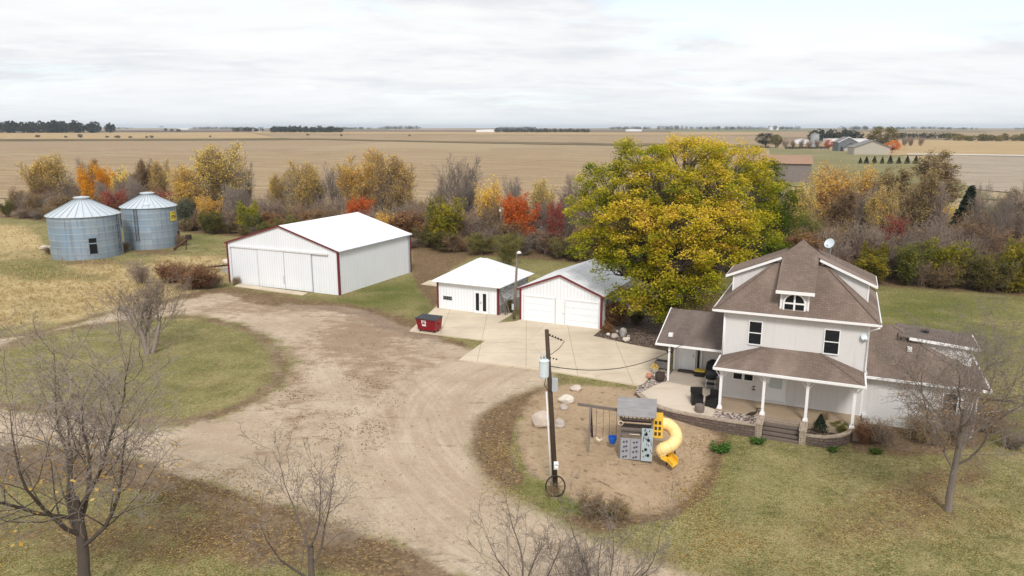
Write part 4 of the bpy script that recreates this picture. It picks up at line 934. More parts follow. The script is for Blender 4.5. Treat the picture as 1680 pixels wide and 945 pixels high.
# ---- garage
A = GT(854, 526); B_ = GT(985.5, 542); GW, GR = frame2(A, B_); GL, GE, GP = 8.2, 2.86, 4.22
gar = thing('garage', 'white double garage with two overhead doors and dark red trim', 'garage', A, GR)
m = MB()
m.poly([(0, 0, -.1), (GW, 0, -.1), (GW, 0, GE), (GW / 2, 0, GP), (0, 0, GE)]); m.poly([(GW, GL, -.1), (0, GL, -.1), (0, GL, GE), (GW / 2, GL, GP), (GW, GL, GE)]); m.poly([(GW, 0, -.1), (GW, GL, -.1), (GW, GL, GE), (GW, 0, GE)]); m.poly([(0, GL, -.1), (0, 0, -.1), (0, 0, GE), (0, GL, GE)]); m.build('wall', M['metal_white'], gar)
m = MB(); sg = (GP - GE) / (GW / 2); o_ = .25
m.slab([(GW + o_, -.15, GE - sg * o_ + .07), (GW + o_, GL + .15, GE - sg * o_ + .07), (GW / 2, GL + .15, GP + .07), (GW / 2, -.15, GP + .07)], .05)
m.slab([(GW / 2, -.15, GP + .07), (GW / 2, GL + .15, GP + .07), (-o_, GL + .15, GE - sg * o_ + .07), (-o_, -.15, GE - sg * o_ + .07)], .05); m.build('roof', M['old_roof'], gar)
for xa, xb in ((-.27, GW / 2), (GW + .27, GW / 2)): m = MB(); m.bar((xa, -.17, GE - sg * .27 - .02), (xb, -.17, GP + .02), .05, .16); m.build('gable_trim', M['red_trim'], gar)
for x in (0, GW): m = MB(); m.box(x - .08, -.05, -.1, x + .08, .1, GE - .05); m.build('corner_trim', M['red_trim'], gar)
for (xa, xb, zt) in ((.45, 3.05, 2.22), (4.15, 6.85, 2.22)):
    m = MB(); m.box(xa, -.03, .1, xb, -.004, zt); g_ = m.build('garage_door', M['garage_door'], gar)
    m = MB(); m.box(xa - .1, -.07, .1, xa - .003, -.003, zt); m.box(xb + .003, -.07, .1, xb + .1, -.003, zt); m.box(xa - .1, -.07, zt + .003, xb + .1, -.003, zt + .1); m.build('door_frame', M['white'], g_)
    m = MB(); m.box(xa - .12, -.075, .1, xa - .1, -.002, zt + .1); m.build('door_seal', M['grey_metal'], g_); m = MB(); m.box(xb + .1, -.075, .1, xb + .12, -.002, zt + .1); m.build('door_seal', M['grey_metal'], g_)
m = MB(); m.box(3.25, -.05, .1, 4.0, -.004, 2.1); wdr = m.build('walk_door', M['door_white'], gar); m = MB(); m.box(3.85, -.09, 1.0, 3.92, -.052, 1.1); m.build('handle', M['grey_metal'], wdr)

# ---- grain bins
def grain_bin(px, py_front, r, he, label, vent=.8):
    f = GT(px, py_front); d = Vector((f.x, f.y, 0)).normalized(); c = f + d * r; c.z = tz(c.x, c.y)
    o = thing('grain_bin', label, 'grain bin', c, math.atan2(-d.y, -d.x), 'galvanised grain bins')   # +x looks at the viewer's side
    m = MB(); m.lathe([(r, -.25), (r, he)], 48); m.build('wall', M['galv'], o)
    for z in np.arange(.81, he - .3, .81): m = MB(); m.lathe([(r + .005, z - .02), (r + .02, z), (r + .005, z + .02)], 48); m.build('ring_seam', M['grey_metal'], o)
    m = MB(); hr = he + r * .55; n = 28; rv = vent
    m.lathe([(r + .18, he - .06), (rv, hr - rv * .55)], n, smooth=False); m.lathe([(r + .18, he - .1), (r + .18, he - .06)], n); m.lathe([(r - .02, he - .08), (r + .17, he - .1)], n); rf = m.build('roof', M['galv_roof'], o)
    m = MB()
    for k in range(n):
        a = 2 * math.pi * k / n; m.bar((math.cos(a) * (r + .18), math.sin(a) * (r + .18), he - .03), (math.cos(a) * rv, math.sin(a) * rv, hr - rv * .55 + .03), .05, .05)
    m.build('roof_rib', M['galv_rib'], rf)
    m = MB(); zt = hr - rv * .55; m.lathe([(rv - .05, zt - .05), (rv - .05, zt + .22)], 20); m.lathe([(rv + .12, zt + .2), (rv + .12, zt + .3), (0, zt + .42)], 20, smooth=False); m.build('vent_cap', M['galv_roof'], o)
    return o, r, he
def ladder(o, ang, r, z0, z1):
    m = MB(); ca, sa = math.cos(ang), math.sin(ang); M4 = Matrix.Rotation(ang, 4, 'Z')
    for y in (-.2, .2): m.box(r + .12, y - .02, z0, r + .16, y + .02, z1, M=M4)
    for z in np.arange(z0 + .2, z1, .35): m.box(r + .12, -.18, z, r + .15, .18, z + .03, M=M4)
    for z in np.arange(z0 + .4, z1, 1.4):
        for y in (-.2, .2): m.box(r - .02, y - .015, z, r + .12, y + .015, z + .03, M=M4)
    m.build('ladder', M['dark_rust'], o)
b1, r1, h1 = grain_bin(146, 426.5, 4.05, 5.35, 'grain bin with an open dark hatch, nearer and wider of the two')
ladder(b1, R(61), r1, .6, h1)
m = MB(); M4 = Matrix.Rotation(R(9), 4, 'Z'); m.box(r1 - .06, -.42, .75, r1 + .03, .42, 1.95, M=M4); m.box(r1 - .06, -.42, 2.08, r1 + .03, .42, 2.65, M=M4); hw = m.build('hatch_opening', M['painted_void'], b1)  # solid black boxes stand in for the dark inside, wall stays closed
m = MB(); m.box(r1 - .05, -.42, 1.953, r1 + .06, .42, 2.078, M=M4); m.box(r1 - .05, -.48, .68, r1 + .06, -.423, 2.7, M=M4); m.box(r1 - .05, .423, .68, r1 + .06, .48, 2.7, M=M4); m.build('frame', M['galv'], hw)
b2, r2, h2 = grain_bin(251, 409.5, 3.42, 5.6, 'taller grain bin with a yellow sign, farther of the two')
ladder(b2, R(-28), r2, 1.2, h2)
m = MB(); sgp = []
def curved(m, a0, a1, z0, z1, rr, mi=0, n=6):
    for i in range(n):
        x0 = a0 + (a1 - a0) * i / n; x1 = a0 + (a1 - a0) * (i + 1) / n
        m.poly([(rr * math.cos(x0), rr * math.sin(x0), z0), (rr * math.cos(x1), rr * math.sin(x1), z0), (rr * math.cos(x1), rr * math.sin(x1), z1), (rr * math.cos(x0), rr * math.sin(x0), z1)], mi)
curved(m, R(46), R(72), 3.55, 4.85, r2 + .05); sg_ = m.build('sign', M['yellow_sign'], b2)
m = MB()
for (a0, a1, z0, z1) in ((50, 52, 3.85, 4.3), (53, 58, 4.18, 4.34), (55, 56.2, 3.95, 4.17), (59, 60.2, 3.9, 4.35), (60.3, 63, 4.02, 4.12), (63.1, 64.2, 3.9, 4.3), (66, 67.2, 3.95, 4.45), (67.3, 69.4, 3.95, 4.06), (51, 68, 4.62, 4.68)): curved(m, R(a0), R(a1), z0, z1, r2 + .065, 0, 2)
m.build('lettering', M['sign_ink'], sg_)
m = MB(); M4 = Matrix.Rotation(R(-20), 4, 'Z'); mz = h2 + .25; m.lathe([(.42, 0), (.42, .12), (.0, .16)], 16, (0, 0, 0)); hatch = m.build('roof_hatch', M['galv_roof'], b2); hatch.location = ((r2 - .75) * math.cos(R(-4)), (r2 - .75) * math.sin(R(-4)), h2 + .42); hatch.rotation_euler = (0, R(29), R(-4))
m = MB(); m.box(r2 - .1, -.3, .3, r2 + .16, .3, 2.0, M=Matrix.Rotation(R(76), 4, 'Z')); m.build('bin_door', M['dark_rust'], b2)

# ---- neighbours' buildings beyond the hedgerow
def gable(name, label, cat, px, py, w, l, he, hp, rot, wall, roof, trim=None, ov=.4, group=None):
    p = GT(px, py); o = thing(name, label, cat, p, rot, group)
    m = MB(); m.poly([(-w / 2, 0, -1), (w / 2, 0, -1), (w / 2, 0, he), (0, 0, hp), (-w / 2, 0, he)]); m.poly([(w / 2, l, -1), (-w / 2, l, -1), (-w / 2, l, he), (0, l, hp), (w / 2, l, he)]); m.poly([(w / 2, 0, -1), (w / 2, l, -1), (w / 2, l, he), (w / 2, 0, he)]); m.poly([(-w / 2, l, -1), (-w / 2, 0, -1), (-w / 2, 0, he), (-w / 2, l, he)]); m.build('wall', wall, o)
    m = MB(); s = (hp - he) / (w / 2); m.slab([(w / 2 + ov, -ov, he - s * ov + .1), (w / 2 + ov, l + ov, he - s * ov + .1), (0, l + ov, hp + .1), (0, -ov, hp + .1)], .12); m.slab([(0, -ov, hp + .1), (0, l + ov, hp + .1), (-w / 2 - ov, l + ov, he - s * ov + .1), (-w / 2 - ov, -ov, he - s * ov + .1)], .12); m.build('roof', roof, o)
    if trim:
        m = MB()
        for sx in (-1, 1): m.bar((sx * (w / 2 + ov), -ov - .08, he - s * ov - .05), (0, -ov - .08, hp - .05), .1, .4)
        m.build('trim', trim, o)
    return o
M['house_grey'] = plain('slate grey siding', (.13, .145, .155), .7, 0, .1, 1); M['house_tan'] = plain('pale tan siding', (.40, .36, .30), .7, 0, .06, 1); M['roof_grey'] = plain('grey roof', (.20, .19, .185), .9, 0, .15, 1)
M['barn_wood'] = wood('weathered barn boards', (.15, .125, .115), (.26, .225, .21), .4, 3); M['copper_roof'] = plain('russet roof', (.30, .185, .12), .8, 0, .15, .4); M['far_white'] = plain('white far building', (.7, .7, .71), .6, 0, .05, .5); M['silo_grey'] = plain('grey concrete silo', (.34, .36, .37), .8, 0, .15, .5)
g1 = gable('house', 'grey neighbouring house with twin front gables', 'house', 1391, 248.5, 13, 12, 6.2, 9.6, R(-6), M['house_grey'], M['roof_grey'], M['far_white'])
m = MB(); m.poly([(-4.2, -3, -1), (4.2, -3, -1), (4.2, -3, 3.4), (0, -3, 6.0), (-4.2, -3, 3.4)]); m.poly([(4.2, -3, -1), (4.2, 0, -1), (4.2, 0, 3.4), (4.2, -3, 3.4)]); m.poly([(-4.2, 0, -1), (-4.2, -3, -1), (-4.2, -3, 3.4), (-4.2, 0, 3.4)]); ga = m.build('front_gable', M['house_grey'], g1)
m = MB(); m.slab([(4.7, -3.5, 3.2), (4.7, .5, 3.2), (0, .5, 6.2), (0, -3.5, 6.2)], .2); m.slab([(0, -3.5, 6.2), (0, .5, 6.2), (-4.7, .5, 3.2), (-4.7, -3.5, 3.2)], .2); m.build('gable_roof', M['roof_grey'], ga)
for x in (-3.4, .5): 
    m = MB(); m.box(x, -3.06, -.6, x + 2.8, -3.01, 2.2); m.build('garage_door', M['house_tan'], g1)
g2 = gable('house', 'pale tan gabled building right of the grey neighbouring house', 'house', 1430, 254.5, 20, 14, 4.6, 8.4, R(-9), M['house_tan'], M['roof_grey'], M['roof_grey'])
g3 = gable('barn', 'weathered grey barn with russet roof behind the big tree', 'barn', 1326, 297, 17.5, 18, 5.6, 7.6, R(72), M['barn_wood'], M['copper_roof'], None, .5)
gable('barn', 'long white low building beyond the grey neighbouring house', 'barn', 1402, 236, 48, 12, 4.5, 4.6, R(-4), M['far_white'], M['far_white'], None, .3)
gable('barn', 'small white outbuilding beside the far grey silo', 'barn', 1315, 236, 12, 10, 3.4, 4.6, R(-20), M['far_white'], M['far_white'], None, .3)
p = GT(1335.5, 240); so = thing('silo', 'grey concrete silo at the neighbouring farm', 'silo', p, 0); m = MB(); m.lathe([(3.4, -1), (3.4, 9.6)], 24); m.build('wall', M['silo_grey'], so); m = MB(); m.lathe([(3.45, 9.6), (3.4, 9.9), (2.4, 10.4), (0, 10.6)], 24); m.build('roof', M['roof_grey'], so)
for px, py, w, h, lab in ((803, 217, 46, 4, 'long white far farm building in the middle of the horizon fields'), (420, 216, 16, 4.5, 'small white far shed between two dark woods'), (1270, 213.5, 26, 8, 'white far farm building on the horizon right of the big tree'), (1040, 216, 30, 4, 'white far farm building left of the big tree'), (300, 212.8, 40, 5, 'white far farm building above the golden field')):
    gable('barn', lab, 'barn', px, py, w, 12, h, h * 1.3, 0, M['far_white'], M['far_white'], None, .3)
m = MB()
# ------------------------------------------------------------------ vegetation
def rand_unit(r):
    while 1:
        v = Vector((r.uniform(-1, 1), r.uniform(-1, 1), r.uniform(-1, 1)))
        if .05 < v.length < 1: return v.normalized()
def grow(r, p, d, length, rad, level, P, out):
    """one branch and its children; P: dict of per-level lists"""
    n = P['seg'][level]; pts = [p.copy()]; rads = [rad]; step = length / n; endf = P['end'][level]
    for i in range(n):
        d = (d + rand_unit(r) * P['wig'][level] + Vector((0, 0, 1)) * P['up'][level]).normalized()
        p = p + d * step; pts.append(p.copy()); rads.append(max(rad * (1 - (1 - endf) * (i + 1) / n), P['rmin']))
    out.append((pts, rads, level))
    if level + 1 >= len(P['seg']): return
    k = P['kids'][level]; k = r.randint(max(1, int(k * .8)), int(k * 1.2 + .5)); f0 = P['from'][level]; ph = r.uniform(0, 6.28)
    for j in range(k):
        f = f0 + (1 - f0) * ((j + r.uniform(.2, .9)) / k); f = min(f, .995)
        q = f * n; i = min(int(q), n - 1); t = q - i; o = pts[i].lerp(pts[i + 1], t); ro = rads[i] * (1 - t) + rads[i + 1] * t
        dd = (pts[i + 1] - pts[i]).normalized(); ph += 2.4 + r.uniform(-.5, .5)
        s = dd.orthogonal().normalized(); s = Matrix.Rotation(ph, 3, dd) @ s; a = R(P['ang'][level] * r.uniform(.7, 1.25))
        nd = dd * math.cos(a) + s * math.sin(a)
        L = length * P['len'][level] * r.uniform(.6, 1.15) * (1.15 - .5 * f)
        grow(r, o, nd, L, max(ro * P['rr'][level], P['rmin']), level + 1, P, out)
class FastMesh:
    """tubes and leaf faces collected into flat lists"""
    def __init__(s): s.v = []; s.f = []; s.tint = []
    def tube(s, pts, rads, k):
        base = len(s.v); x = None; n = len(pts)
        for i in range(n):
            d = pts[min(i + 1, n - 1)] - pts[max(i - 1, 0)]
            if d.length < 1e-9: d = Vector((0, 0, 1))
            d = d.normalized(); x = d.orthogonal().normalized() if x is None else (x - d * x.dot(d))
            if x.length < 1e-6: x = d.orthogonal()
            x = x.normalized(); y = d.cross(x)
            for j in range(k):
                a = 6.2832 * j / k; s.v.append(tuple(pts[i] + (x * math.cos(a) + y * math.sin(a)) * rads[i]))
        for i in range(n - 1):
            for j in range(k):
                b = base + i * k; s.f.append((b + j, b + (j + 1) % k, b + k + (j + 1) % k, b + k + j))
    def leaf(s, p, r, size, tint, flat=.5):
        n = rand_unit(r); n.z = abs(n.z) + flat; n.normalize(); x = n.orthogonal().normalized(); x = Matrix.Rotation(r.uniform(0, 6.28), 3, n) @ x; y = n.cross(x)
        a = size * r.uniform(.7, 1.25); b = a * r.uniform(.55, .85); o = len(s.v); dn = n * (a * .18)
        s.v += [tuple(p - x * a), tuple(p + y * b - dn), tuple(p + x * a), tuple(p - y * b - dn)]; s.f.append((o, o + 1, o + 2, o + 3)); s.tint.append(tint)
    def mesh(s, name, mat):
        me = bpy.data.meshes.new(name); me.from_pydata(s.v, [], s.f); me.materials.append(mat)
        if s.tint and len(s.tint) == len(s.f):
            at = me.attributes.new('tint', 'FLOAT', 'FACE'); at.data.foreach_set('value', np.array(s.tint, dtype=np.float32))
        else: me.polygons.foreach_set('use_smooth', [True] * len(s.f))
        me.update(); return me
def link(name, me, parent):
    o = bpy.data.objects.new(name, me); COL.objects.link(o); o.parent = parent; return o
def tree_meshes(name, seed, P, stems, wood_m, twig_m, split=2, leaf=None):
    """meshes of trunk (limbs), crown (twigs) and leaves; stems: list of (x, y, direction, length, radius)"""
    r = random.Random(seed); out = []
    for (x, y, d, L, rad) in stems: grow(r, Vector((x, y, -.15)), Vector(d).normalized(), L, rad, 0, P, out)
    tr = FastMesh(); tw = FastMesh(); lf = FastMesh()
    for pts, rads, lv in out:
        if lv < split: tr.tube(pts, rads, 7 if lv == 0 else 5)
        else: tw.tube(pts, rads, 3)
    if leaf:
        prob, per, size, jit, zlo, zhi, lev = leaf
        zs = [p.z for pts, _, _ in out for p in pts]; zm = max(zs)
        for pts, rads, lv in out:
            if lv < lev: continue
            for p in pts[1:]:
                h = p.z / zm
                if h < zlo or h > zhi: continue
                cl = .5 + .5 * mnoise.noise(p * .9 + Vector((seed, 0, 0)))
                if r.random() > prob * (0.35 + 1.3 * cl): continue
                for _ in range(per): lf.leaf(p + rand_unit(r) * r.uniform(0, jit), r, size, min(1, max(0, .5 + (cl - .5) * 1.1 + r.gauss(0, .22))))
    res = {'trunk': tr.mesh(name + '_trunk', wood_m), 'crown': tw.mesh(name + '_twigs', twig_m)}
    if lf.f: res['leaves'] = lf.mesh(name + '_leaves', leaf_mat_of[name])
    return res
leaf_mat_of = {}
def mesh_h(me): return max(v.co.z for nm in me for v in me[nm].vertices)
def mesh_w(me): return max(max(abs(v.co.x) for v in me[nm].vertices) for nm in me if len(me[nm].vertices)) * 2
def top_h(p, py):
    """height of a plant standing at p whose top reaches the photograph's row py"""
    lo, hi = .3, 30
    for _ in range(40):
        m = (lo + hi) / 2
        if PX(p + Vector((0, 0, m)))[1] > py: lo = m
        else: hi = m
    return lo
def bare(label, meshes, px, py, top, rot, wide=1.0):
    p = GT(px, py); s = top_h(p, top) / mesh_h(meshes); return place('bare_tree', label, 'tree', meshes, p, rot, (s * wide, s * wide, s))
def place(name, label, cat, meshes, loc, rot=0, scale=(1, 1, 1), group=None):
    o = thing(name, label, cat, loc, rot, group); o.scale = scale
    link('trunk', meshes['trunk'], o)
    if len(meshes['crown'].polygons):
        c = link('crown', meshes['crown'], o)
        if 'leaves' in meshes: link('leaves', meshes['leaves'], c)
    elif 'leaves' in meshes: link('crown', meshes['leaves'], o)
    return o

# ---- the bare trees of the foreground
def P_(seg, end, wig, up, kids, frm, ang, ln, rr, rmin): return dict(seg=seg, end=end, wig=wig, up=up, kids=kids, **{'from': frm}, ang=ang, len=ln, rr=rr, rmin=rmin)
PA = P_([6, 9, 7, 5, 4], [.7, .12, .2, .35, .5], [.06, .20, .24, .28, .3], [.0, .16, .10, .04, .0], [9, 12, 10, 7], [.5, .12, .1, .1], [42, 40, 46, 50], [1.75, .52, .5, .52], [.5, .42, .5, .6], .0055)
leaf_mat_of['ash'] = M['leaf_gold']
ash = tree_meshes('ash', 5, PA, [(0, 0, (0, .0, 1), 3.6, .15)], M['bark_dark'], M['bark_grey'], 3, (.028, 2, .05, .25, .2, .5, 3))
bare('largest bare tree at lower left with a few yellow leaves low in its crown', ash, 143, 990, 486, R(40), 1.3)
PB = P_([5, 8, 6, 5, 4], [.7, .12, .2, .35, .5], [.05, .12, .16, .2, .25], [.02, .12, .08, .05, .02], [4, 8, 7, 4], [.4, .15, .12, .1], [34, 34, 40, 46], [1.8, .52, .5, .52], [.45, .42, .5, .6], .006)
small = tree_meshes('small', 11, PB, [(0, 0, (-.15, 0, 1), 1.5, .13), (.12, .1, (.28, .1, 1), 1.7, .11), (.0, -.1, (.0, .3, 1), 1.5, .09)], M['bark_grey'], M['bark_purple'], 3)
bare('bare many-stemmed tree standing on the grass circle inside the gravel loop', small, 243, 580, 436, 0, 1.05)
PC = P_([4, 9, 6, 5, 4], [.7, .12, .2, .35, .5], [.08, .18, .22, .26, .3], [.0, .12, .08, .04, .0], [6, 9, 7, 5], [.35, .12, .1, .1], [40, 38, 44, 50], [2.5, .48, .5, .52], [.42, .38, .5, .6], .0045)
mid = tree_meshes('mid', 21, PC, [(0, 0, (.02, 0, 1), 1.55, .10)], M['bark_dark'], M['bark_grey'], 3)
bare('bare vase-shaped tree at the lower edge, between gravel drive and brown leaf litter', mid, 513, 975, 698, R(120))
mid2 = tree_meshes('mid2', 33, PC, [(0, 0, (-.18, .1, 1), 1.5, .10)], M['bark_dark'], M['bark_grey'], 3)
bare('bare tree at the lower edge before the curving drive, left of its forked neighbour', mid2, 872, 1040, 782, R(10))
mid3 = tree_meshes('mid3', 52, PC, [(0, 0, (.35, .1, 1), 1.6, .10), (.1, 0, (-.25, .0, 1), 1.2, .06)], M['bark_dark'], M['bark_grey'], 3)
bare('bare forked dark tree at the lower edge below the sandy play ground', mid3, 960, 1030, 772, R(-20))
PE_ = P_([6, 10, 7, 5, 4], [.65, .12, .2, .35, .5], [.06, .22, .26, .3, .3], [.02, .12, .03, -.02, -.05], [10, 11, 9, 6], [.34, .12, .1, .1], [44, 42, 50, 54], [1.45, .5, .5, .52], [.42, .42, .5, .6], .0055)
leaf_mat_of['right'] = M['leaf_russet']
right = tree_meshes('right', 8, PE_, [(0, 0, (.10, .05, 1), 4.4, .15)], M['bark_grey'], M['bark_grey'], 3, (.045, 3, .036, .3, .10, .62, 3))
bare('tall bare tree on the lawn in front of the right wing of the farmhouse', right, 1556, 838, 470, R(200), .98)

# ---- the big maple
def maple(seed, lobes, clus, per, size, spread, trunk_h, trunk_r):
    r = random.Random(seed); tr = FastMesh(); lf = FastMesh()
    def limb(a, b, r0, r1, wob, k=6, n=7):
        pts = []; rads = []
        for i in range(n + 1):
            t = i / n; p = a.lerp(b, t) + Vector((0, 0, math.sin(t * 3.14) * wob)) + rand_unit(r) * (.12 * (b - a).length / n if 0 < i < n else 0); pts.append(p); rads.append(r0 + (r1 - r0) * t)
        tr.tube(pts, rads, k); return pts
    fork = Vector((0, 0, trunk_h)); tr.tube([Vector((0, 0, -.3)), Vector((.05, 0, trunk_h * .5)), fork], [trunk_r * 1.25, trunk_r, trunk_r * .9], 9)
    for (c, rx, rz, tint) in lobes:
        c = Vector(c); pts = limb(fork + rand_unit(r) * .2, c - Vector((0, 0, rz * .35)), trunk_r * .5, .07, .4)
        n = int(clus * rx * rz / 6)
        for k in range(n):
            d = rand_unit(r)
            if d.z < -.45: d.z *= -.6; d.normalize()
            q = c + Vector((d.x * rx, d.y * rx, d.z * rz)) * r.uniform(.62, 1.06)
            if q.z < .6: q.z = .6 + r.random() * .4
            limb(pts[r.randint(3, 7)], q, .045, .012, .15, 3, 4)
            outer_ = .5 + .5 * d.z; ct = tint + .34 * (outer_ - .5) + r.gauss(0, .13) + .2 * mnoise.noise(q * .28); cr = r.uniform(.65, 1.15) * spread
            for _ in range(int(per * r.uniform(.7, 1.3))):
                e = rand_unit(r) * (r.random() ** .45); e = Vector((e.x * cr, e.y * cr, e.z * cr * .55 - .25 * cr * (e.x * e.x + e.y * e.y)))
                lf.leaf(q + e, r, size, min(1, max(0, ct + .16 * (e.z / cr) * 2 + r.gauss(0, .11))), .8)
    return tr, lf
def lobes_from(px_list, base):
    """(px, py, depth offset, rx, rz, tint): lobe centres at the tree's own distance plus an offset"""
    out = []
    for (px, py, dy, rx, rz, tint) in px_list:
        Y = base.y + dy; d = Vector((px - 840, CP * FPX + SP * (472.5 - py), -SP * FPX + CP * (472.5 - py))); t = Y / d.y
        out.append(((d.x * t - base.x, dy, CH + d.z * t - base.z), rx, rz, tint))
    return out
mb = GT(1092, 532)
L1 = [(1050, 262, 1, 2.4, 1.9, .42), (1130, 262, 2, 3.0, 2.2, .66), (1200, 275, 3, 2.8, 2.2, .62), (1000, 310, 0, 2.6, 2.2, .44), (1085, 310, -1, 3.0, 2.4, .52), (1165, 320, 0, 3.0, 2.4, .62), (1230, 320, 3, 2.6, 2.4, .42),
      (975, 350, 0, 2.3, 2.0, .50), (1035, 360, -3, 2.8, 2.2, .66), (1110, 370, -4, 3.0, 2.4, .72), (1185, 375, -2, 2.8, 2.4, .66), (1235, 385, 1, 2.3, 2.2, .42), (985, 400, -1, 2.3, 1.8, .52), (1045, 415, -3, 2.6, 2.0, .48), (1110, 430, -4.5, 2.8, 2.2, .64),
      (1180, 430, -3, 2.6, 2.2, .66), (1010, 440, -2, 1.9, 1.5, .40), (1075, 470, -4, 2.4, 1.8, .50), (1140, 475, -4, 2.4, 1.8, .42), (1060, 510, -3.5, 2.0, 1.3, .52), (1120, 510, -3, 2.0, 1.3, .36), (1035, 490, -2.5, 1.7, 1.2, .34), (1085, 350, 4, 3.2, 3.0, .4), (1160, 400, 3, 3.0, 3.0, .3)]
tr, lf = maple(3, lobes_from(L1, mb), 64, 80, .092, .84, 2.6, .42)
mp = thing('maple_tree', 'huge maple with green and golden leaves between garage and farmhouse', 'tree', mb, 0)
link('trunk', tr.mesh('maple_trunk', M['bark_dark']), mp); link('crown', lf.mesh('maple_leaves', M['leaf_maple']), mp)
mb2 = GT(1240, 470); mb2 = Vector((mb2.x, mb2.y, 0))
L2 = [(1245, 290, 0, 2.6, 2.2, .5), (1270, 330, -1, 2.6, 2.2, .36), (1255, 370, -2, 2.8, 2.4, .26), (1285, 375, 0, 2.0, 1.8, .3), (1240, 410, -2, 2.6, 2.2, .22), (1265, 420, -1, 2.2, 2.0, .25)]
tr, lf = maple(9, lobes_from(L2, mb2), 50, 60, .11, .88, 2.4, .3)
mp = thing('maple_tree', 'smaller mostly green maple close behind the huge golden one', 'tree', mb2, 0)
link('trunk', tr.mesh('maple_trunk', M['bark_dark']), mp); link('crown', lf.mesh('maple_leaves', M['leaf_maple_green']), mp)

# ---- hedgerow kinds
PT = P_([6, 7, 5, 4], [.45, .3, .4, .5], [.06, .14, .2, .25], [.05, .12, .06, .0], [12, 11, 8], [.25, .15, .1], [32, 38, 44], [.55, .55, .55], [.4, .5, .6], .012)
PS = P_([6, 6, 4], [.35, .4, .5], [.10, .18, .25], [.08, .06, .0], [13, 10], [.12, .08], [36, 46], [.5, .55], [.45, .6], .011)
def multistem(r, n, L, sp, rad):
    return [(r.uniform(-.5, .5) * sp, r.uniform(-.5, .5) * sp, (r.uniform(-sp, sp), r.uniform(-sp, sp), 1.6), L * r.uniform(.7, 1.1), rad) for _ in range(n)]
K = {}
def kind(name, seed, tall, wood_m, twig_m, lmat=None, leaf=None, n=None, sp=1.0):
    r = random.Random(seed); leaf_mat_of[name] = lmat
    if tall: st = [(r.uniform(-.4, .4) * (i > 0), r.uniform(-.4, .4) * (i > 0), (r.uniform(-.55, .55), r.uniform(-.55, .55), 1.6), 6.0 * r.uniform(.8, 1.1), .12) for i in range(n or 2)]
    else: st = multistem(r, n or 13, 3.6, sp, .035)
    K[name] = tree_meshes(name, seed, PT if tall else PS, st, wood_m, twig_m, 2 if tall else 1, leaf)
kind('tall_bare', 1, 1, M['bark_grey'], M['bark_purple']); kind('tall_bare_b', 2, 1, M['bark_grey'], M['bark_grey'], n=3)
kind('tall_gold', 3, 1, M['bark_grey'], M['bark_grey'], M['leaf_gold'], (.34, 2, .055, .35, .3, 1, 2), n=5)
kind('tall_gold_dense', 4, 1, M['bark_grey'], M['bark_grey'], M['leaf_gold'], (.45, 3, .055, .45, .3, 1, 2), n=5)
kind('tall_orange', 5, 1, M['bark_dark'], M['bark_grey'], M['leaf_orange'], (1.1, 5, .105, .5, .25, 1, 2), n=2)
kind('round_orange', 31, 0, M['bark_dark'], M['bark_grey'], M['leaf_orange'], (1.2, 6, .055, .32, .18, 1, 1), n=11); kind('round_amber', 32, 0, M['bark_dark'], M['bark_grey'], M['leaf_gold'], (.95, 4, .045, .32, .2, 1, 1), n=10)
kind('tall_tan', 6, 1, M['bark_dark'], M['bark_grey'], M['leaf_brown'], (.5, 3, .09, .45, .25, 1, 2), n=2)
kind('tan_shrub', 24, 0, M['bark_tan'], M['bark_purple'], M['leaf_brown'], (.45, 2, .07, .3, .1, 1, 1), n=12); kind('rust_shrub', 25, 0, M['bark_grey'], M['bark_purple'], M['leaf_russet'], (.35, 2, .07, .3, .1, 1, 1), n=12)
kind('bare_shrub', 7, 0, M['bark_purple'], M['bark_purple'], M['leaf_russet'], (.10, 1, .07, .2, .1, 1, 1)); kind('bare_shrub_b', 8, 0, M['bark_grey'], M['bark_purple'], n=13, sp=.8)
kind('grey_shrub', 9, 0, M['bark_grey'], M['bark_grey'], M['leaf_brown'], (.12, 1, .07, .2, .1, 1, 1), n=12)
kind('red_shrub', 10, 0, M['bark_purple'], M['bark_purple'], M['leaf_red'], (.5, 2, .085, .3, .2, 1, 1)); kind('redorange', 12, 0, M['bark_dark'], M['bark_purple'], M['leaf_redorange'], (.8, 4, .09, .35, .3, 1, 1))
kind('green_shrub', 13, 0, M['bark_dark'], M['bark_grey'], M['leaf_green'], (.7, 3, .095, .4, .0, 1, 1), n=9); kind('yellow_green', 14, 0, M['bark_dark'], M['bark_grey'], M['leaf_yellowgreen'], (.8, 4, .095, .4, .05, 1, 1), n=9)
kind('olive_shrub', 15, 0, M['bark_dark'], M['bark_grey'], M['leaf_olive'], (.6, 3, .085, .4, .0, .95, 1), n=9); kind('gold_shrub', 16, 0, M['bark_dark'], M['bark_grey'], M['leaf_gold'], (.5, 3, .09, .4, .1, 1, 1), n=9)
kind('russet_shrub', 17, 0, M['bark_brown'], M['bark_brown'], M['leaf_russet'], (.6, 3, .09, .35, .05, 1, 1), n=12); kind('sage_shrub', 18, 0, M['bark_grey'], M['bark_grey'], M['leaf_sage'], (1.0, 4, .09, .4, 0, 1, 1), n=10)
kind('tan_thicket', 19, 0, M['bark_tan'], M['bark_tan'], M['leaf_brown'], (.2, 1, .07, .3, 0, 1, 1), n=14); kind('russet_thicket', 20, 0, M['bark_brown'], M['bark_brown'], M['leaf_russet'], (.5, 2, .06, .3, 0, 1, 1), n=16)
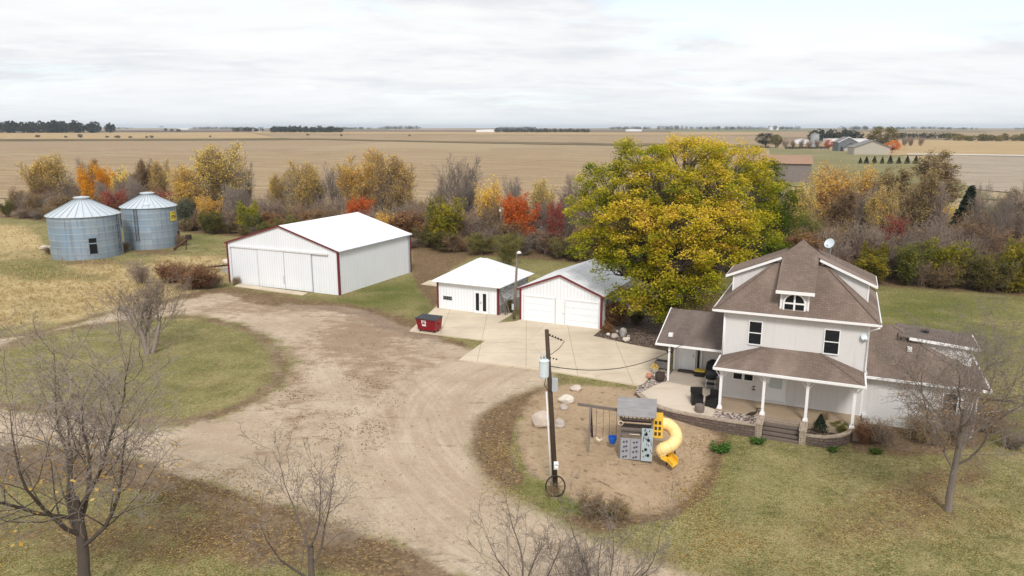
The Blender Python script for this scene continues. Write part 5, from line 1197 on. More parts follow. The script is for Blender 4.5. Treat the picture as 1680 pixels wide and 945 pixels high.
def conifer(seed):
    r = random.Random(seed); tr = FastMesh(); lf = FastMesh(); H = 4.0; tr.tube([Vector((0, 0, -.1)), Vector((0, 0, H))], [.10, .02], 6)
    for k in range(1500):
        h = r.random() ** .8; a = r.uniform(0, 6.28); R_ = 1.25 * (1 - h) * r.uniform(.55, 1.05) * (.85 + .15 * math.sin(a * 5 + h * 20)) + .05
        lf.leaf(Vector((R_ * math.cos(a), R_ * math.sin(a), .15 + h * (H - .1))), r, .13, r.random(), .2)
    return {'trunk': tr.mesh('conifer_trunk', M['bark_dark']), 'crown': FastMesh().mesh('conifer_none', M['bark_dark']), 'leaves': lf.mesh('conifer_needles', M['leaf_conifer'])}
K['conifer'] = conifer(4)
def roundtree(seed, mat, n=2600, clumps=60):
    r = random.Random(seed); tr = FastMesh(); lf = FastMesh(); tr.tube([Vector((0, 0, -.3)), Vector((.1, 0, 2.6))], [.3, .18], 6)
    for k in range(clumps):
        d = rand_unit(r); d.z = d.z * .8 + .1; c = Vector((d.x * 3.6, d.y * 3.6, 5.0 + d.z * 3.6)) * 1; tr.tube([Vector((.1, 0, 2.4)), c], [.09, .02], 3); ct = r.random(); cr = r.uniform(.9, 1.5)
        for _ in range(n // clumps): lf.leaf(c + rand_unit(r) * (cr * r.random() ** .5), r, .24, min(1, max(0, ct + r.gauss(0, .15))), .5)
    return {'trunk': tr.mesh('round_trunk', M['bark_dark']), 'crown': FastMesh().mesh('round_none', M['bark_dark']), 'leaves': lf.mesh('round_leaves', mat)}
K['round_olive'] = roundtree(5, M['leaf_olive']); K['round_dark'] = roundtree(6, M['leaf_far']); K['round_red'] = roundtree(7, M['leaf_redorange'])

rng = random.Random(77)
KH = {k: (7.2 if k.startswith('tall') else 4.3 if 'shrub' in k or k in ('redorange', 'yellow_green', 'tan_thicket', 'russet_thicket') else 4.0) for k in K}
for k, me in K.items():   # true height of each kind
    KH[k] = max(v.co.z for nm in me for v in me[nm].vertices)
KW = {k: max(max(abs(v.co.x) for nm in me for v in me[nm].vertices), max(abs(v.co.y) for nm in me for v in me[nm].vertices)) * 2 for k, me in K.items()}
def plant(kind_, name, label, p, h, w=None, group=None, cat='tree'):
    s = h / KH[kind_]; sx = s if w is None else w / KW[kind_]
    return place(name, label, cat, K[kind_], p, rng.uniform(0, 6.28), (sx, sx, s), group)
def hedge_at(px, depth):
    lo, hi = -80, 230
    for _ in range(40):
        m = (lo + hi) / 2
        if PX(HP(m, depth))[0] < px: lo = m
        else: hi = m
    return HP(m, depth)
# the ones that can be told apart: (kind, name, label, px, depth, top row, width m)
SPECIAL = [
 ('tall_gold', 'tree', 'pale gold thinly leaved tree behind the left grain bin, leftmost of the hedgerow', 88, 9, 248, 12),
 ('round_orange', 'tree', 'bright orange tree behind and between the two grain bins', 165, 8, 259, 8.0),
 ('gold_shrub', 'shrub', 'small yellow tree just right of the bright orange tree', 203, 9, 268, 4.5),
 ('red_shrub', 'shrub', 'dark red shrub below the bright orange tree', 196, 3, 305, 6),
 ('red_shrub', 'shrub', 'dark red shrub above the right grain bin roof, right of it', 283, 6, 305, 5),
 ('tall_gold_dense', 'tree', 'orange gold tree right of the right grain bin, left half of the gold pair', 328, 6, 266, 10),
 ('tall_gold', 'tree', 'tallest pale gold tree of the hedgerow, right of the grain bins', 372, 9, 228, 14),
 ('gold_shrub', 'shrub', 'yellow orange shrub at the foot of the tallest pale gold tree', 345, 3, 312, 6),
 ('sage_shrub', 'shrub', 'grey green shrub right beside the right grain bin', 305, 1.5, 322, 5),
 ('green_shrub', 'shrub', 'green shrub at the hedgerow foot right of the grey green shrub', 350, 0, 345, 4.5),
 ('yellow_green', 'shrub', 'yellow green shrub behind the left roof slope of the machine shed', 408, 1, 325, 4.5),
 ('green_shrub', 'shrub', 'small green shrub just behind the left eave of the machine shed', 415, 0, 345, 3.5),
 ('tall_gold', 'tree', 'small sparse gold tree behind the ridge of the machine shed', 500, 10, 258, 9),
 ('tall_gold_dense', 'tree', 'bright yellow topped tree in mid hedgerow behind the machine shed', 600, 10, 238, 9.5),
 ('tall_gold', 'tree', 'yellow topped tree just right of the brighter yellow one behind the machine shed', 645, 11, 244, 9.5),
 ('redorange', 'shrub', 'dull red shrub just above the machine shed roof', 590, 3, 318, 5.5),
 ('gold_shrub', 'shrub', 'small orange shrub behind the right roof edge of the machine shed', 632, 1, 340, 4),
 ('tall_bare_b', 'tree', 'tall bare tree standing above the small hip roofed shed', 768, 11, 250, 10),
 ('gold_shrub', 'shrub', 'sparse yellow small tree right of the tall bare tree', 800, 9, 283, 5.5),
 ('yellow_green', 'tree', 'rounded yellow green tree at the hedgerow front left of the small shed', 732, 1.5, 316, 7),
 ('redorange', 'shrub', 'bright orange red shrub behind the thin pole', 852, 5, 311, 6.5),
 ('red_shrub', 'shrub', 'crimson upright shrub just left of the huge maple', 912, 4, 322, 3.6),
 ('tall_bare', 'tree', 'dense grey bare tree just left of the huge maple top', 945, 12, 278, 8),
 ('round_amber', 'tree', 'large golden orange tree behind the farmhouse roof', 1365, 26, 258, 12),
 ('tall_tan', 'tree', 'tan leaved tree right of the large golden orange tree', 1432, 24, 270, 11),
 ('conifer', 'conifer_tree', 'dark conifer among bare shrubs, right of the neighbouring lawn', 1580, 26, 303, 6.5),
 ('conifer', 'conifer_tree', 'narrow dark conifer beside the tan tree, left of the other conifer', 1520, 30, 303, 5),
 ('green_shrub', 'shrub', 'dark green shrub right behind the farmhouse dormer', 1318, 10, 345, 5.5),
 ('red_shrub', 'shrub', 'red shrub behind the roof dish of the farmhouse', 1458, 10, 345, 3.6),
 ('red_shrub', 'shrub', 'small red shrub at the right of the roof dish', 1412, 5, 405, 3.2),
 ('red_shrub', 'shrub', 'red shrub low in the hedgerow right of the crimson pair', 1500, 11, 373, 3.0),
 ('yellow_green', 'shrub', 'pale green shrub nearest the roof dish', 1432, 2, 392, 3.6),
 ('green_shrub', 'shrub', 'green shrub at the rear lawn edge, first right of the farmhouse', 1492, .5, 392, 5.0),
 ('yellow_green', 'shrub', 'bright yellow green shrub at the rear lawn edge', 1548, 1.0, 388, 5.6),
 ('olive_shrub', 'shrub', 'orange olive shrub at the rear lawn edge', 1592, 1.5, 402, 4.6),
 ('green_shrub', 'shrub', 'deep green low shrub at the rear lawn edge', 1618, 0, 415, 3.6),
 ('yellow_green', 'shrub', 'yellow shrub at the rear lawn edge by the right border', 1668, 1.0, 385, 5.4),
 ('tall_tan', 'tree', 'tan and grey half bare tree behind the spruce row', 1545, 60, 243, 13),
 ('tall_bare', 'tree', 'big grey bare tree at the right border', 1640, 18, 285, 10),
 ('olive_shrub', 'shrub', 'lone bushy olive shrub behind the small shed', 0, 0, 0, 0),
]
for (k, nm, lab, px, dp, ty, w) in SPECIAL:
    if px == 0:
        p = GT(832, 436); plant(k, nm, lab, p, top_h(p, 383), 4.2, None, 'shrub'); continue
    p = hedge_at(px, dp); plant(k, nm, lab, p, max(1.6, top_h(p, ty)), w, None, 'tree' if 'tree' in nm else 'shrub')
# the many that nothing tells apart, grouped by kind and stretch of the row
ZONES = [(140, 'at the left end behind the grain bins'), (330, 'right of the grain bins'), (560, 'behind the machine shed'), (700, 'right of the machine shed roof'), (840, 'behind the small hip roofed shed'), (960, 'behind the garage'), (1300, 'behind the huge maple'), (1470, 'behind the farmhouse roof'), (1580, 'beyond the rear lawn'), (9999, 'at the right end beyond the rear lawn')]
KNAME = {'bare_shrub': ('bare_shrub', 'bare purplish shrub'), 'bare_shrub_b': ('bare_shrub', 'bare purple grey shrub'), 'grey_shrub': ('bare_shrub', 'bare grey shrub with few tan leaves'), 'tall_bare': ('bare_tree', 'tall bare purple grey hedgerow tree'), 'tall_bare_b': ('bare_tree', 'tall bare grey hedgerow tree'),
         'russet_shrub': ('shrub', 'russet brown shrub'), 'olive_shrub': ('shrub', 'low olive green shrub'), 'green_shrub': ('shrub', 'low dark green shrub'), 'red_shrub': ('shrub', 'muted red shrub'), 'tall_gold': ('tree', 'thin gold flecked tree'), 'tan_thicket': ('shrub', 'dry tan thicket shrub'), 'tan_shrub': ('shrub', 'tan leaved shrub'), 'rust_shrub': ('shrub', 'thin shrub with a few rust leaves'), 'gold_shrub': ('shrub', 'thin yellow leaved shrub'), 'tall_tan': ('tree', 'thin tan leaved tree'), 'yellow_green': ('shrub', 'yellow green shrub')}
def filler(k, px, p, h, w):
    z = next(t for lim, t in ZONES if px < lim); nm, ds = KNAME[k]
    plant(k, nm, ds + ' ' + z, p, h, w, ds + ' ' + z, 'tree' if 'tree' in nm else 'shrub')
s = -4.0
while s < 172:
    for row, (dp, pick, hh, ww) in enumerate([(0.8, ['olive_shrub', 'bare_shrub', 'green_shrub', 'tan_shrub', 'olive_shrub', 'grey_shrub', 'rust_shrub'], (1.8, 3.8), (3.8, 5.8)), (3.6, ['bare_shrub', 'rust_shrub', 'bare_shrub_b', 'russet_shrub', 'tan_shrub', 'grey_shrub'], (3.8, 5.8), (5.0, 7.0)), (6.5, ['bare_shrub', 'bare_shrub_b', 'grey_shrub', 'rust_shrub', 'tan_shrub', 'tall_bare_b'], (4.6, 7.0), (5.4, 7.4)), (9.5, ['grey_shrub', 'bare_shrub_b', 'rust_shrub', 'tan_shrub', 'gold_shrub'], (4.8, 7.2), (5.2, 7.2)), (13.0, ['grey_shrub', 'tall_bare', 'tall_tan', 'tall_bare_b', 'tall_gold', 'tan_shrub'], (5.0, 7.0), (5.4, 7.2))]):
        ss_ = s + rng.uniform(-1.2, 1.2) + row * .9; d = dp + rng.uniform(-1.0, 1.0); p = HP(ss_, d); px = PX(p)[0]
        if px < 12: continue
        if px > 1300 and row == 0: pick = ['yellow_green', 'rust_shrub', 'tan_shrub', 'gold_shrub', 'olive_shrub', 'bare_shrub', 'grey_shrub']; hh = (2.6, 4.2)
        k = rng.choice(pick); h = rng.uniform(*hh)
        if k.startswith('tall'): h = rng.uniform(8.5, 11.0) if row > 3 else rng.uniform(6.5, 8.5)
        if px > 1300 and row: h *= 1.05
        filler(k, px, p, h, rng.uniform(*ww))
    s += 3.1
s = 116
while s < 176:   # the deeper right end
    for dp in (17, 22, 27, 33, 40):
        p = HP(s + rng.uniform(-1.5, 1.5), dp + rng.uniform(-1.5, 1.5)); px = PX(p)[0]
        if px < 1290 or px > 1760 or (1420 < px < 1530 and dp > 26) or (1300 < px < 1420 and dp > 28): continue
        k = rng.choice(['grey_shrub', 'tall_bare', 'rust_shrub', 'tan_shrub', 'tall_tan', 'tall_bare_b', 'tan_shrub', 'gold_shrub']); filler(k, px, p, rng.uniform(8, 10.5) if k.startswith('tall') else rng.uniform(4.6, 6.4), rng.uniform(5.4, 7.2))
    s += 5.0
# ---- plants near the buildings
def near(kind_, name, label, px, py, h, w, cat='shrub', z=None):
    p = GT(px, py); 
    if z is not None: p = G(px, py, z)
    return plant(kind_, name, label, p, h, w, None, cat)
near('russet_thicket', 'dry_bush', 'russet dead weed thicket left of the machine shed', 322, 474, 2.9, 6.4)
near('russet_thicket', 'dry_bush', 'russet dead bush behind the many-stemmed tree, left of the bigger thicket', 283, 462, 2.5, 5.0)
near('bare_shrub_b', 'bare_shrub', 'purple bare shrub at the field edge behind the many-stemmed tree', 232, 466, 3.0, 4.2)
near('bare_shrub', 'bare_shrub', 'low bare shrub between the bigger thicket and the shed corner', 352, 470, 1.4, 3.6)
near('tan_thicket', 'dry_bush', 'dry weed tuft against the left front corner of the machine shed', 388, 467, 1.0, 1.3)
near('tan_thicket', 'dry_bush', 'dry weeds at the left foot of the left grain bin', 84, 417, 1.3, 2.6)
near('tan_thicket', 'dry_bush', 'dry weeds between the two grain bins', 205, 412, 1.6, 2.2)
near('tan_thicket', 'dry_bush', 'tall dry weeds at the right foot of the right grain bin', 297, 403, 2.0, 3.0)
near('russet_shrub', 'dry_bush', 'dark russet bush along the right side of the garage', 1004, 536, 2.6, 3.0)
near('russet_shrub', 'dry_bush', 'round russet bush between garage corner and rock group', 996, 548, 1.0, 1.1)
near('olive_shrub', 'shrub', 'low shrub in the shade under the huge maple', 1046, 532, 1.2, 2.2)
near('olive_shrub', 'shrub', 'weedy shrub in the gap between small shed and garage', 836, 512, 1.2, 1.6)
near('conifer', 'evergreen_shrub', 'pointed evergreen shrub in the curved planting bed', 1345, 707, 1.0, 1.0, 'shrub', -.15)
near('green_shrub', 'shrub', 'low dark spreading shrub right of the pointed evergreen in the bed', 1377, 709, .55, 1.3, 'shrub', -.15)
near('tan_thicket', 'dry_bush', 'tall pale dry grass clump behind the pointed evergreen', 1352, 696, 1.0, .7, 'grass', -.1)
near('russet_thicket', 'dry_bush', 'russet dead shrub right of the curved retaining wall', 1416, 727, 1.5, 1.9)
near('bare_shrub', 'dry_bush', 'grey brown dead shrub right of the russet one by the wing', 1456, 732, 1.6, 2.4)
near('tan_thicket', 'dry_bush', 'tan dead shrub under the wing window', 1515, 724, 1.7, 2.8)
near('bare_shrub', 'dry_bush', 'tangled bare shrub behind the trunk of the tall lawn tree', 1570, 725, 2.4, 3.2)
near('tan_thicket', 'dry_bush', 'wide tan tangle at the right corner of the wing', 1622, 705, 1.8, 3.4)
near('grey_shrub', 'dry_bush', 'low grey tangle right of the wide tan tangle', 1655, 735, 1.2, 2.6)
K['lush'] = None
def weed(seed):
    r = random.Random(seed); lf = FastMesh(); tr = FastMesh()
    for k in range(40):
        a = r.uniform(0, 6.28); L = r.uniform(.25, .6); e = Vector((math.cos(a) * L * .8, math.sin(a) * L * .8, L * r.uniform(.4, .9))); tr.tube([Vector((0, 0, 0)), e * .6 + Vector((0, 0, .05)), e], [.008, .006, .004], 3)
        for q in range(9): lf.leaf(e * r.uniform(.3, 1) + rand_unit(r) * .08, r, .06, r.random(), .6)
    return {'trunk': tr.mesh('weed_stems', M['leaf_lush']), 'crown': FastMesh().mesh('weed_none', M['bark_dark']), 'leaves': lf.mesh('weed_leaves', M['leaf_lush'])}
K['lush'] = weed(3); KH['lush'] = .55; KW['lush'] = 1.0
for (px, py, h, w, lab) in ((1180, 740, .45, 1.3, 'fresh green weed clump at the lawn corner of the sandy ground'), (1190, 735, .35, .9, 'small green weed clump touching the bigger one by the sandy ground'), (1243, 728, .45, 1.0, 'green weed clump at the wall foot left of the steps'), (1366, 741, .4, .7, 'green weed clump at the foot of the curved wall'), (1437, 744, .35, .8, 'green weed clump below the grey brown dead shrub'), (990, 842, .35, 1.1, 'green weed patch at the sandy ground edge right of the wheel')):
    near('lush', 'weed_clump', lab, px, py, h, w, 'plant')
near('tan_thicket', 'dry_bush', 'pale dry twigs at the lower edge of the sandy ground', 975, 850, 1.5, 2.0)
near('tan_shrub', 'bare_shrub', 'low dry shrub at the lower edge of the sandy ground', 1018, 850, 1.0, 1.7)
# ---- trees around the neighbouring farm and far across the fields
def far(k, name, label, px, py, ty, wpx, cat='tree', group=None):
    p = GT(px, py); h = top_h(p, ty); w = wpx * p.y / FPX; return plant(k, name, label, p, h, w, group, cat)
far('round_olive', 'tree', 'big round olive tree beyond the pale tan building', 1447, 246, 207, 56); far('round_red', 'tree', 'red tree in front of the big round olive tree', 1463, 252, 229, 28); far('round_red', 'tree', 'dull red tree left of the grey neighbouring house', 1360, 246, 228, 18)
far('round_dark', 'tree', 'dark round tree behind the top of the huge maple', 1256, 242, 217, 40); far('round_olive', 'tree', 'half hidden olive tree right of the dark round one', 1272, 243, 220, 24)
for i, px in enumerate((1411, 1421, 1434, 1447, 1460, 1474, 1488, 1502)):
    p = GT(px, 269.5); plant('conifer', 'spruce_tree', None, p, (3.2, 3.6, 3.7, 3.5, 4.0, 3.4, 3.9, 3.9)[i], (2.2, 3.0, 3.0, 2.4, 3.2, 2.8, 3.0, 3.2)[i], 'dark young spruces in a row')['label'] = ('narrow young spruce, first from the left in the spruce row', 'second young spruce from the left in the row', 'third young spruce from the left in the row', 'thin fourth young spruce from the left in the row', 'tallest young spruce, fifth from the left in the row', 'short young spruce, sixth from the left in the row', 'seventh young spruce from the left in the row', 'last young spruce at the right end of the row')[i]
for i in range(14):
    px = 1290 + i * 5.2; p = GT(px, 245.5); plant('round_dark', 'round_bush', 'small dark round bush in the hedge line left of the grey house', p, rng.uniform(2.2, 2.9), 2.9, 'dark round bushes in a line at the neighbouring farm', 'bush')
for px in range(1275, 1352, 13): far('bare_shrub_b', 'bare_tree', 'bare tree behind the line of round bushes', px, 242, 226 + rng.uniform(-3, 3), 17, 'tree', 'bare trees at the neighbouring farm')
for px in (1482, 1495, 1510): far('bare_shrub', 'bare_tree', 'bare tree right of the big round olive tree', px, 240, 222, 16, 'tree', 'bare trees right of the round olive tree')
for (px, py, ty, w) in ((62, 226, 221, 9), (108, 226.5, 222.5, 6), (132, 227, 219.5, 9), (176, 226.5, 222.5, 7), (193, 227, 222, 11), (214, 227, 223, 7), (241, 227, 223, 6), (249, 227, 222, 7), (345, 226, 222, 4), (505, 223, 219, 6), (560, 224, 220, 5), (672, 224, 221, 5)):
    far('round_dark', 'bush', 'small dark bush on the far field margin', px, py, ty, w, 'bush', 'dark bushes along the far field margin')
for (px, py, ty, w) in ((272, 216, 210, 6), (282, 216, 211, 6), (293, 217, 211, 8), (265, 210, 202, 8), (306, 209, 201, 14), (1271, 213.5, 206, 8), (1160, 213, 209, 5), (870, 215, 210, 12), (895, 215, 210, 10), (815, 216, 209.5, 8)):
    far('round_dark', 'tree', 'lone far tree near the horizon', px, py, ty, w, 'tree', 'lone trees near the horizon')
def wood_mass(name, px0, px1, py, ty, depth, n, mat, seed, label):
    """a far wood that reads as one mass"""
    r = random.Random(seed); lf = FastMesh(); p0 = GT(px0, py); p1 = GT(px1, py); h = top_h((p0 + p1) / 2, ty); sz = h * .11
    L = (p1 - p0).length; k = max(3, int(L / (h * .7)))
    for i in range(k):
        for row in range(2):
            q = p0.lerp(p1, (i + r.uniform(.1, .9)) / k); q.y += row * depth * .5 + r.uniform(0, depth * .4); hh = h * r.uniform(.72, 1.05); wd = h * r.uniform(.4, .7); z = tz(q.x, q.y); ct = r.random()
            for j in range(n):
                e = rand_unit(r); rr = r.random() ** .4; lf.leaf(Vector((q.x + e.x * wd * rr, q.y + e.y * wd * rr, z + hh * .5 + e.z * hh * .5 * rr)), r, sz, min(1, max(0, ct * .7 + .3 * r.random())), .3)
    me = lf.mesh(name, mat); o = bpy.data.objects.new(name, me); COL.objects.link(o); tag(o, label, 'wood', None, 'stuff')
wood_mass('far_wood', -160, 150, 218.5, 197.5, 70, 210, M['leaf_far'], 1, 'dark wood on the horizon at the left border')
wood_mass('far_wood', 433, 553, 217.5, 206, 60, 190, M['leaf_far'], 2, 'long low dark wood on the horizon above the machine shed'); wood_mass('far_wood', 380, 422, 216.5, 207.5, 40, 90, M['leaf_far'], 3, 'short dark wood left of the long low one')
wood_mass('far_wood', 1345, 1425, 232, 211.5, 40, 140, M['leaf_far'], 4, 'grey green wood behind the neighbouring farm'); wood_mass('far_wood', 1580, 1720, 232, 219, 40, 120, M['leaf_olive'], 5, 'olive wood at the right border beyond the golden field')
wood_mass('far_wood', 810, 970, 217.5, 210.5, 60, 80, M['leaf_far'], 6, 'thin dark wood in the middle of the horizon'); wood_mass('far_wood', 1480, 1580, 228, 217, 40, 80, M['leaf_far'], 7, 'scattered dark trees above the golden field at the right')
r_ = random.Random(4); px = -60
while px < 1740:
    w = r_.uniform(40, 120)
    if r_.random() < .72: wood_mass('horizon_wood', px, px + w * .8, r_.uniform(211.6, 213.2), r_.uniform(205.5, 208.5), 200, 46, M['leaf_far'], int(px) + 900, 'hazy blue grey tree line on the horizon')
    px += w
# ---- grass that nobody could count, and fallen leaves
def scatter(name, n, mat, seed, where, make, label, cat):
    r = random.Random(seed); fm = FastMesh(); k = 0
    while k < n:
        p = where(r)
        if p is None: continue
        make(fm, p, r); k += 1
    me = fm.mesh(name, mat); o = bpy.data.objects.new(name, me); COL.objects.link(o); tag(o, label, cat, None, 'stuff')
def blades(fm, p, r, h=.24, n=6):
    for _ in range(n):
        a = r.uniform(0, 6.28); L = h * r.uniform(.5, 1.2); dx = Vector((math.cos(a), math.sin(a), 0)); b = p + dx * r.uniform(0, .12); w = Vector((-dx.y, dx.x, 0)) * .022; e = b + dx * L * .45 + Vector((0, 0, L)); o = len(fm.v)
        fm.v += [tuple(b - w), tuple(b + w), tuple(e + w * .3), tuple(e - w * .3)]; fm.f.append((o, o + 1, o + 2, o + 3)); fm.tint.append(r.random())
MEADOW = [(-80, 356), (60, 374), (90, 425), (205, 428), (330, 414), (385, 420), (376, 460), (300, 480), (150, 512), (60, 530), (-80, 552)]
def in_poly(px, py, poly):
    c = False; j = len(poly) - 1
    for i in range(len(poly)):
        if (poly[i][1] > py) != (poly[j][1] > py) and px < (poly[j][0] - poly[i][0]) * (py - poly[i][1]) / (poly[j][1] - poly[i][1]) + poly[i][0]: c = not c
        j = i
    return c
def meadow(r):
    px, py = r.uniform(-80, 390), r.uniform(354, 555)
    if not in_poly(px, py, MEADOW): return None
    p = GT(px, py)
    if r.random() > .25 + .9 * max(0, mnoise.noise(p * .12) + .4): return None
    return p
scatter('dry_grass', 4000, M['straw'], 5, meadow, blades, 'tall dry golden grass of the meadow by the grain bins', 'grass')
def yard_spot(r):
    x, y, rx, ry = r.choice([(560, 555, 70, 36), (650, 540, 60, 26), (430, 505, 110, 14), (620, 625, 60, 36), (490, 640, 40, 50), (600, 700, 80, 40), (520, 690, 80, 30)]); px = r.gauss(x, rx * .6); py = r.gauss(y, ry * .6)
    p = GT(px, py); return p if mnoise.noise(p * .6) > r.uniform(-.2, .3) else None
scatter('leaf_litter', 1700, M['weed_dry'], 16, yard_spot, lambda fm, p, r: fm.leaf(p + Vector((0, 0, .03)), r, .05, r.random(), 3.0), 'brown leaf litter lying in patches on the gravel yard', 'leaves')
LV = [(1480, 815, 150, 80), (1330, 890, 200, 60), (1560, 850, 100, 60), (100, 880, 240, 80), (100, 880, 240, 80), (420, 900, 220, 60), (330, 850, 160, 50), (300, 790, 300, 30), (1200, 880, 120, 50), (820, 760, 30, 60), (1150, 780, 40, 60)]
def leafspot(r):
    x, y, rx, ry = r.choice(LV); px = r.gauss(x, rx * .6); py = r.gauss(y, ry * .6)
    if py > 985 or px < -60 or px > 1740 or py < 690: return None
    p = GT(px, py); p.z += .03
    return p if r.random() < .15 + 1.1 * max(0, mnoise.noise(p * .45) + .25) else None
scatter('fallen_leaves', 14000, M['leaf_litter'], 6, leafspot, lambda fm, p, r: fm.leaf(p, r, .042, r.random(), 3.0), 'yellow and tan fallen leaves scattered over the lawn', 'leaves')
# ------------------------------------------------------------------ things
def at(px, py, Y):
    """point at the distance Y that the photograph shows at this place"""
    d = Vector((px - 840, CP * FPX + SP * (472.5 - py), -SP * FPX + CP * (472.5 - py))); t = Y / d.y; return Vector((d.x * t, Y, CH + d.z * t))
def boulder(px, py, rx, ry, rz, mat, label, seed, z=None, name='boulder', group=None):
    p = GT(px, py) if z is None else G(px, py, z); r = random.Random(seed)
    import bmesh
    b = bmesh.new(); bmesh.ops.create_icosphere(b, subdivisions=4, radius=1)
    cuts = [(rand_unit(r), r.uniform(.62, .9)) for _ in range(9)]
    for v in b.verts:
        c = v.co.copy()
        for n, k in cuts:
            d = c.dot(n)
            if d > k: c -= n * (d - k) * .85
        c += c.normalized() * (.10 * mnoise.noise(c * 1.6 + Vector((seed, 0, 0))) + .05 * mnoise.noise(c * 4 + Vector((0, seed, 0))))
        v.co = Vector((c.x * rx, c.y * ry, c.z * rz + rz * .55))
    me = bpy.data.meshes.new(name); b.to_mesh(me); b.free(); me.materials.append(mat); me.polygons.foreach_set('use_smooth', [True] * len(me.polygons))
    o = bpy.data.objects.new(name, me); COL.objects.link(o); o.location = p; o.rotation_euler = (0, 0, r.uniform(-.5, .5)); return tag(o, label, 'rock', group)
boulder(889, 698, .60, .5, .55, M['rock_pink'], 'large angular pinkish boulder left of the utility pole', 3)
boulder(929, 660, .48, .38, .30, M['rock_white'], 'smooth oval pale boulder right of the utility pole', 4)
boulder(946, 640, .42, .3, .22, M['rock_pink'], 'flat pinkish boulder nearest the concrete drive', 5)
boulder(925, 671, .26, .22, .2, M['rock_tan'], 'small brownish boulder below the oval pale one', 6)
boulder(917, 699, .34, .3, .28, M['rock_tan'], 'boulder half hidden behind the utility pole', 7)
for i, (px, py, s, m, lab) in enumerate(((1008, 553.5, .30, 'rock_tan', 'round tan rock, second from the left in the rock group by the garage'), (998, 550, .19, 'rock_white', 'pale rock at the left end of the rock group by the garage'), (1012.5, 545, .15, 'rock_tan', 'small round rock at the back of the rock group by the garage'),
        (1022, 552, .30, 'rock_grey', 'upright grey rock in the middle of the rock group by the garage'), (1024, 543.5, .25, 'rock_grey', 'grey rock topmost of the rock group by the garage'), (1031, 553, .17, 'rock_grey', 'small grey rock at the right end of the rock group by the garage'), (1028, 559, .32, 'rock_white', 'flat white rock in front of the rock group by the garage'))):
    boulder(px, py, s, s * .85, s * (1.5 if i in (3,) else .7), M[m], lab, 20 + i, .08, 'rock')
# ---- utility pole with transformer
b = GT(912, 806); pole = thing('utility_pole', 'dark wooden utility pole with pale transformer standing beside the gravel drive', 'utility pole', b, 0)
t0 = at(897, 541, b.y) - b
def pt(f, off=(0, 0, 0)): return t0 * f + Vector(off)
m = MB(); m.tube([(0, 0, -.2), pt(.5), pt(1)], [.125, .11, .09], 12); m.build('pole', M['pole_wood'], pole)
m = MB(); m.tube([(-.19, -.05, -.1), pt(.63, (-.17, -.05, 0))], .035, 8); m.build('conduit', M['dirty_white'], pole)
c = at(892.5, 604, b.y - .1) - b
m = MB(); m.lathe([(0, -.42), (.19, -.42), (.215, -.36), (.215, .3), (.235, .31), (.235, .36), (.16, .42), (0, .45)], 20, c); tfm = m.build('transformer', M['pale_metal'], pole)
m = MB()
for dx in (-.12, .02): m.tube([c + Vector((dx, -.05, .4)), c + Vector((dx - .03, -.05, .68))], .035, 6)
m.build('bushing', M['grey_metal'], tfm)
m = MB(); m.bar(c + Vector((.2, .05, .2)), pt(.76, (0, 0, .12)), .08, .08); m.bar(c + Vector((.2, .05, -.2)), pt(.74, (0, 0, -.1)), .08, .08); m.build('bracket', M['grey_metal'], tfm)
q = at(910, 631, b.y - .18) - b; m = MB(); m.box(q.x - .12, q.y - .1, q.z - .28, q.x + .13, q.y + .08, q.z + .28); m.build('meter_box', M['grey_metal'], pole)
q = at(912.5, 764, b.y - .25) - b; m = MB(); m.lathe([(0, -.06), (.09, -.05), (.1, .08)], 14, q, M=Matrix.Rotation(R(90), 4, 'X')); m.box(q.x - .1, q.y + .02, q.z - .2, q.x + .1, q.y + .14, q.z + .14); m.build('meter', M['white'], pole)
m = MB()
for i in range(5):
    q = at(902 + i * 4.6, 549.5 + i * 2.0, b.y) - b; m.lathe([(.012, -.05), (.055, 0), (.012, .05)], 8, q)
m.tube([pt(.97), at(925, 559, b.y) - b], .012, 5)
for i in range(3):
    q = at(903 + i * 5, 587 + i * 1.2, b.y) - b; m.lathe([(.012, -.04), (.045, 0), (.012, .04)], 8, q)
m.build('insulator', M['cable'], pole)
m = MB(); pts = [at(926, 560, b.y) - b, at(918, 571, b.y) - b, at(905, 581, b.y) - b, at(892, 585, b.y - .1) - b, at(889, 592, b.y - .1) - b]; m.tube(pts, .014, 5); m.build('jumper_wire', M['cable'], pole); m = MB(); m.tube([at(897, 612, b.y - .1) - b, at(893, 632, b.y - .15) - b, at(900, 642, b.y - .15) - b, at(907, 640, b.y - .15) - b], .016, 5); m.build('jumper_wire', M['cable'], pole)
def cable(name, label, a, c, sag, rad, mat, n=18):
    m = MB(); pts = []
    for i in range(n + 1):
        t = i / n; p = Vector(a).lerp(Vector(c), t); p.z -= sag * 4 * t * (1 - t); pts.append(p - Vector(a))
    m.tube(pts, rad, 5); o = m.build(name, mat); o.location = a; return tag(o, label, 'cable')
def HL(u, v, w): return HA + HU * u + HV * v + Vector((0, 0, w))
cable('service_cable', 'black twisted service cable sagging from the utility pole to the entry porch roof', at(904, 601, b.y), HL(-2.6, 1.24, 2.62), .75, .02, M['cable'])
cable('wire', 'thin pale wire running from the right wing over the lawn to the right', HL(13.0, .05, 1.0), GT(1760, 690) + Vector((0, 0, 1.6)), .2, .012, M['cable_pale'])
m = MB(); a = GT(1600, 656); c = GT(1664, 660.5); m.tube([(0, 0, .06), (c - a) * .5 + Vector((0, .05, .07)), c - a + Vector((0, 0, .07))], .075, 8); o = m.build('drain_pipe', M['black'], None, a); tag(o, 'black corrugated drain pipe lying on the rear lawn right of the wing', 'drain pipe')
